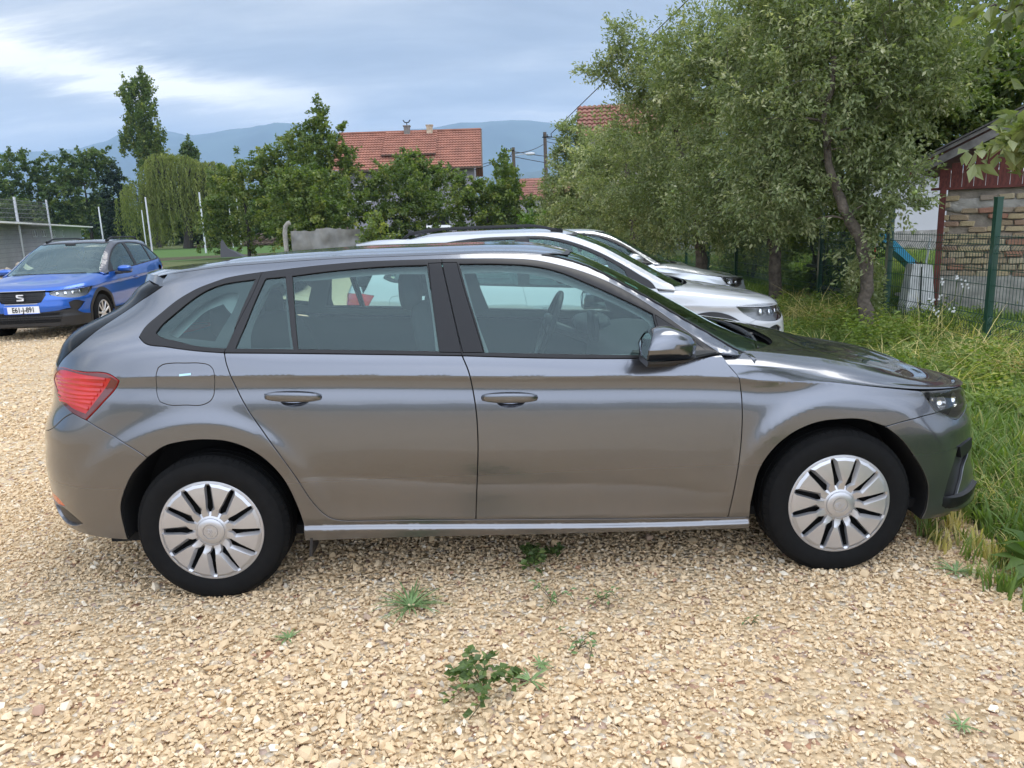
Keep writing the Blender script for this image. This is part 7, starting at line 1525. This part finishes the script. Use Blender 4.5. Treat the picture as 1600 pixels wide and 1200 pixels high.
    sp = MB(); U = np.linspace(SUR, -.12, 30); ph = SXR-U; se = lambda L_, w_, n_: ((np.cos(ph)/w_)**n_+(np.sin(ph)/L_)**n_)**(-1/n_)
    rows = [L.pos(U, se(.38, .50, 2.4), np.full(30, 1.458)), L.pos(U, se(.58, .560, 2.6), np.full(30, 1.452)), L.pos(U, se(.735, .578, 3.0), 1.430-.008*np.cos(ph)), L.pos(U, se(.755, .586, 3.0), 1.372-.006*np.cos(ph)), L.pos(U, se(.45, .50, 2.6), np.full(30, 1.395))]
    V = np.vstack(rows); F = [(r_*30+i, r_*30+i+1, (r_+1)*30+i+1, (r_+1)*30+i) for r_ in range(4) for i in range(29)]; sp.add(V, F); sp.add(V*np.array([1, -1, 1]), [f[::-1] for f in F]); sp.build('spoiler', [PT], root, True, 40)
    rr_ = MB(); us = np.linspace(-.45, 1.30, 26)
    for sg in (1, -1):
        t = np.linspace(0, 1, 26); h = .052*np.clip(np.minimum(t/.12, (1-t)/.14), 0, 1)**.7; e = L.at(us, np.full(26, 9.75)); p = e+np.stack([0*t, -.0*t, h+.004], 1); q = e-np.array([0, 0, .01]); V = []
        for i in range(26): V += [p[i]+[0, -.016, -.004], p[i]+[0, -.008, .008], p[i]+[0, .010, .008], p[i]+[0, .018, -.004], (p[i]+[0, .018, -.018-.3*max(0, .03-h[i])]), (p[i]+[0, -.016, -.018-.3*max(0, .03-h[i])])]
        V = np.array(V)*np.array([1, sg, 1]); rr_ = MB(); rr_.add(V, [(i*6+j, i*6+(j+1) % 6, (i+1)*6+(j+1) % 6, (i+1)*6+j) for i in range(25) for j in range(6)])
        for k in (0, 25): 
            b = e[k]*np.array([1, sg, 1]); rr_.box(b+np.array([.04 if k == 0 else -.04, 0, .012]), (.11, .032, .045), bev=.008)
        rr_.build('roof_rail', [M['satin_black']], root, True, 50)
    hu_ = pchip({0: 2.2, .6: 2.13, 1.2: 2.115, 1.7: 2.17, 2.0: 2.27, 2.4: 2.38, 3: 2.46, 4: 2.50}); patch(suvh, 'hood', lambda v: hu_(v), SUF, .001, 4, 60, 40, PT, root); patch(suvh, 'hood_underside', lambda v: hu_(v), SUF, .001, 3.99, 20, 16, M['dark'], root, off=-.018)
    cw = MB(); ys = np.linspace(-.78, .78, 31); xa = 2.27+.17*(1-(np.abs(ys)/.8)**2); V = np.vstack([np.stack([xa-.22, ys, np.full(31, .97)], 1), np.stack([xa, ys, np.full(31, .945)], 1), np.stack([xa+.2, ys, np.full(31, .91)], 1)]); cw.add(V, [(r_*31+i, r_*31+i+1, (r_+1)*31+i+1, (r_+1)*31+i) for r_ in range(2) for i in range(30)]); cw.build('cowl', [BK], root, True)
    for (y0, y1) in ((-.60, .0), (.0, .58)): wp = MB(); wp.tube([(2.31+.17*(1-(abs(y)/.8)**2)-.02, y, .985) for y in np.linspace(y0, y1, 6)], .007, 6); wp.build('wiper', [BK], root, True)
    # arches, shell, wheels
    for x0, aa in ((0, ra), (2.566, fa_)):
        A = np.array(aa); P0 = np.array([SXR-math.tan(min(1.5, SXR-u))*.87 if u < SXR else (SXF+math.tan(u-SXF)*.87 if u > SXF else u) for u in A[:, 0]])
        d = np.stack([P0-x0, A[:, 1]-.325], 1); d /= np.linalg.norm(d, axis=1, keepdims=True); ox = P0+d[:, 0]*.052; oz = np.maximum(A[:, 1]+d[:, 1]*.05, .24); O = wrap(list(zip(ox, oz)))
        C.panel('arch_cladding', loop([tuple(a) for a in A], [tuple(o_) for o_ in O][::-1]), BK, off=.009, inset=0, flange=.025, gz=.02, gu=.03)
        for sg in (1, -1):
            lp = L.side(A[:, 0], A[:, 1], .004); q = lp.copy(); q[:, 1] = -.70; q2 = q.copy(); q2[:, 1] = -.5; q3 = q2.copy(); q3[:, 0] = x0; q3[:, 2] = .3; V = np.vstack([lp, q, q2, q3])*np.array([1, sg, 1]); n = len(A); w_ = MB(); w_.add(V, [(k*n+i, k*n+i+1, (k+1)*n+i+1, (k+1)*n+i) for k in range(3) for i in range(n-1)]); w_.build('wheel_well', [M['dark']], root, True)
            make_wheel('wheel', root, (x0, sg*(.868-.1), .315), sg, .325, .205, .225, 'alloy', rot=R(10+50*sg))
    sh = loop([(-.33, .68), (-.1, .74), (.1, .74), (.33, .62), (.42, .45), (.43, .27)], [(.43, .27), (2.14, .25)], [(2.14, .25), (2.14, .42), (2.22, .6), (2.4, .73), (2.7, .72), (2.87, .60), (2.93, .4), (2.95, .27)], [(2.95, .27), (SUF, .27)], [(SUF, .27), (SUF, .74)], [(SUF, .74), (3.3, .74), (2.6, .78), (2.15, .9)], [(2.15, .9), (1.4, .97), (.5, 1.02), (-.2, 1.06), (-.6, 1.0), (SUR, 1.0)], [(SUR, 1.0), (SUR, .35)], [(SUR, .35), (-.5, .3), (-.36, .3), (-.40, .5), (-.33, .68)])
    C.panel('inner_shell', sh, M['interior'], off=-.06, inset=0, flange=0, gu=.08, gz=.06)
    ub = MB(); ub.box((1.28, 0, .27), (3.5, 1.42, .05)); ub.build('underbody', [M['dark']], root)
    for (x, y) in ((.95, -.36), (.95, .36)):
        seat = MB(); tp = lambda P: np.stack([P[..., 0]-.30*P[..., 2], P[..., 1]*(1-.18*(P[..., 2]+.3)), P[..., 2]], -1); v, f = superbox((x, y, .90), (.085, .25, .34), 3.2, 20, 12, tp); seat.add(v, f); v, f = superbox((x+.30, y, .58), (.29, .25, .10), 3.2, 20, 10); seat.add(v, f); v, f = superbox((x-.14, y, 1.28), (.05, .125, .09), 3, 16, 10); seat.add(v, f); seat.build('front_seat', [M['cloth_dark']], root, True, 50)
    seat = MB(); v, f = superbox((.10, 0, .88), (.10, .62, .28), 4, 24, 12); seat.add(v, f)
    for y in (-.38, .38): v, f = superbox((-.01, y, 1.20), (.045, .13, .07), 3, 14, 8); seat.add(v, f)
    seat.build('rear_seat', [M['cloth_dark']], root, True, 50)
    dh = MB(); v, f = superbox((2.02, 0, .86), (.33, .72, .15), 3.4, 24, 12); dh.add(v, f); dh.build('dashboard', [M['interior']], root, True, 50)
    rv = MB(); v, f = superbox((1.50, 0, 1.31), (.02, .12, .035), 4, 14, 8); rv.add(v, f); rv.tube([(1.52, 0, 1.42), (1.5, 0, 1.33)], .01); rv.box((1.50, 0, 1.425), (.10, .16, .05)); rv.build('interior_mirror', [BK], root, True)
    a = np.linspace(0, 2*math.pi, 25); nrm = Vector((-.92, 0, .39)).normalized(); t1 = Vector((0, 1, 0)); t2 = nrm.cross(t1); cc = Vector((1.56, .36, 1.0)); sw = MB(); sw.tube(np.array([(cc+t1*(.18*math.cos(x))+t2*(.18*math.sin(x)))[:] for x in a]), .015, 6, cap=False); sw.tube([cc[:], (1.8, .36, .9)], .04, 6); sw.build('steering_wheel', [BK], root, True)
    for (hx, hz_) in ((1.13, .825), (.33, .86)):
        for sg in (1, -1):
            xs = np.linspace(hx-.10, hx+.10, 9); b = L.side(xs, np.full(9, hz_)-.02*(xs-hx), .0)*np.array([1, sg, 1]); n = L.side_n(xs, np.full(9, hz_))*np.array([1, sg, 1]); p = b+n*(.012+.020*np.sin(np.linspace(.12, math.pi-.12, 9))**.5)[:, None]; m = MB(); m.tube(p, .0135*np.sin(np.linspace(.35, math.pi-.35, 9))**.4, 8); o = m.build('door_handle', [PT], root, True)
            a3 = np.linspace(0, 2*math.pi, 16, endpoint=False); cu = MB(); cu.add(L.side(hx+.05*np.cos(a3), hz_-.012+.026*np.sin(a3), .001)*np.array([1, sg, 1]), [tuple(range(16))]); cu.build('handle_cup', [pm('cup_shade', (.10, .10, .11), .5) if 'cup_shade' not in bpy.data.materials else bpy.data.materials['cup_shade']], o)
    for sg in (-1, 1):
        m = MB(); tp = lambda P: np.stack([P[..., 0]+.35*np.maximum(P[..., 2], 0), P[..., 1], P[..., 2]*(1-.5*np.clip(P[..., 0]/.11, 0, 1))], -1); v, f = superbox((1.84, sg*.985, 1.00), (.095, .115, .066), 2.7, 24, 14, tp); m.add(v, f); o = m.build('wing_mirror', [PT], root, True, 60)
        m = MB(); m.add([(1.765, sg*.90, .955), (1.765, sg*1.07, .955), (1.785, sg*1.07, 1.04), (1.785, sg*.90, 1.04)], [(0, 1, 2, 3)]); m.build('mirror_glass', [M['chrome']], o); m = MB(); v, f = superbox((1.88, sg*.90, .945), (.06, .07, .03), 3, 14, 8); m.add(v, f); v, f = superbox((1.84, sg*.985, .948), (.088, .105, .022), 3, 14, 8); m.add(v, f); m.build('mirror_arm', [BK], o, True)
    fn = MB(); fn.extrude([(-.10, 0), (-.105, .05), (-.09, .055), (-.05, .03), (.06, 0)], -.01, .01, 'y'); o = fn.build('aerial', [BK], root); o.location = (-.05, 0, 1.487)
    return root
M['roof_slot'] = M['white_paint'].copy(); M['roof_slot'].name = 'roof_slot'
M['lamp_bowl'] = pm('lamp_bowl', (.26, .265, .27), .3, .5)
def recolour(root, swap):
    for o in [root]+list(root.children_recursive):
        if o.type == 'MESH':
            for s in o.material_slots:
                if s.material and s.material.name in swap: m = M[swap[s.material.name]]; s.link = 'OBJECT'; s.material = m
white = build_suv(); white.location = (.57, 3.66, -.05); white.rotation_euler = (0, 0, R(-2.5))
blue = copy_tree(white, loc=(-6.19, 11.40, -.02), rz=R(-87.1), label='blue compact crossover with a dark roof facing the camera at the far left'); blue['group'] = 'cars parked in a row'; del blue['group']
recolour(blue, {'white_paint': 'blue_paint', 'roof_slot': 'dark_roof'})
# silver hatchback, third in the row
silver = copy_tree(hatch, loc=(1.15, 6.75, -.01), rz=R(-2.5), label='silver hatchback behind the white crossover, only its hood and windscreen showing')
recolour(silver, {'grey_paint': 'silver_paint'})
# ------------------------------------------------------------------ the air between here and the hills
hz_ = MB(); hz_.box((0, 3000, 385), (19000, 6400, 810)); o = hz_.build('haze', [None]); o['kind'] = 'stuff'
hm_, hn, hl_ = mk('haze'); hn.remove(hn['Principled BSDF']); pv = hn.new('ShaderNodeVolumePrincipled'); pv.inputs['Color'].default_value = (.50, .69, .97, 1); pv.inputs['Density'].default_value = .00015; pv.inputs['Anisotropy'].default_value = .0
hl_.new(pv.outputs[0], hn['Material Output'].inputs['Volume']); o.data.materials.clear(); o.data.materials.append(hm_)
o.visible_shadow = True
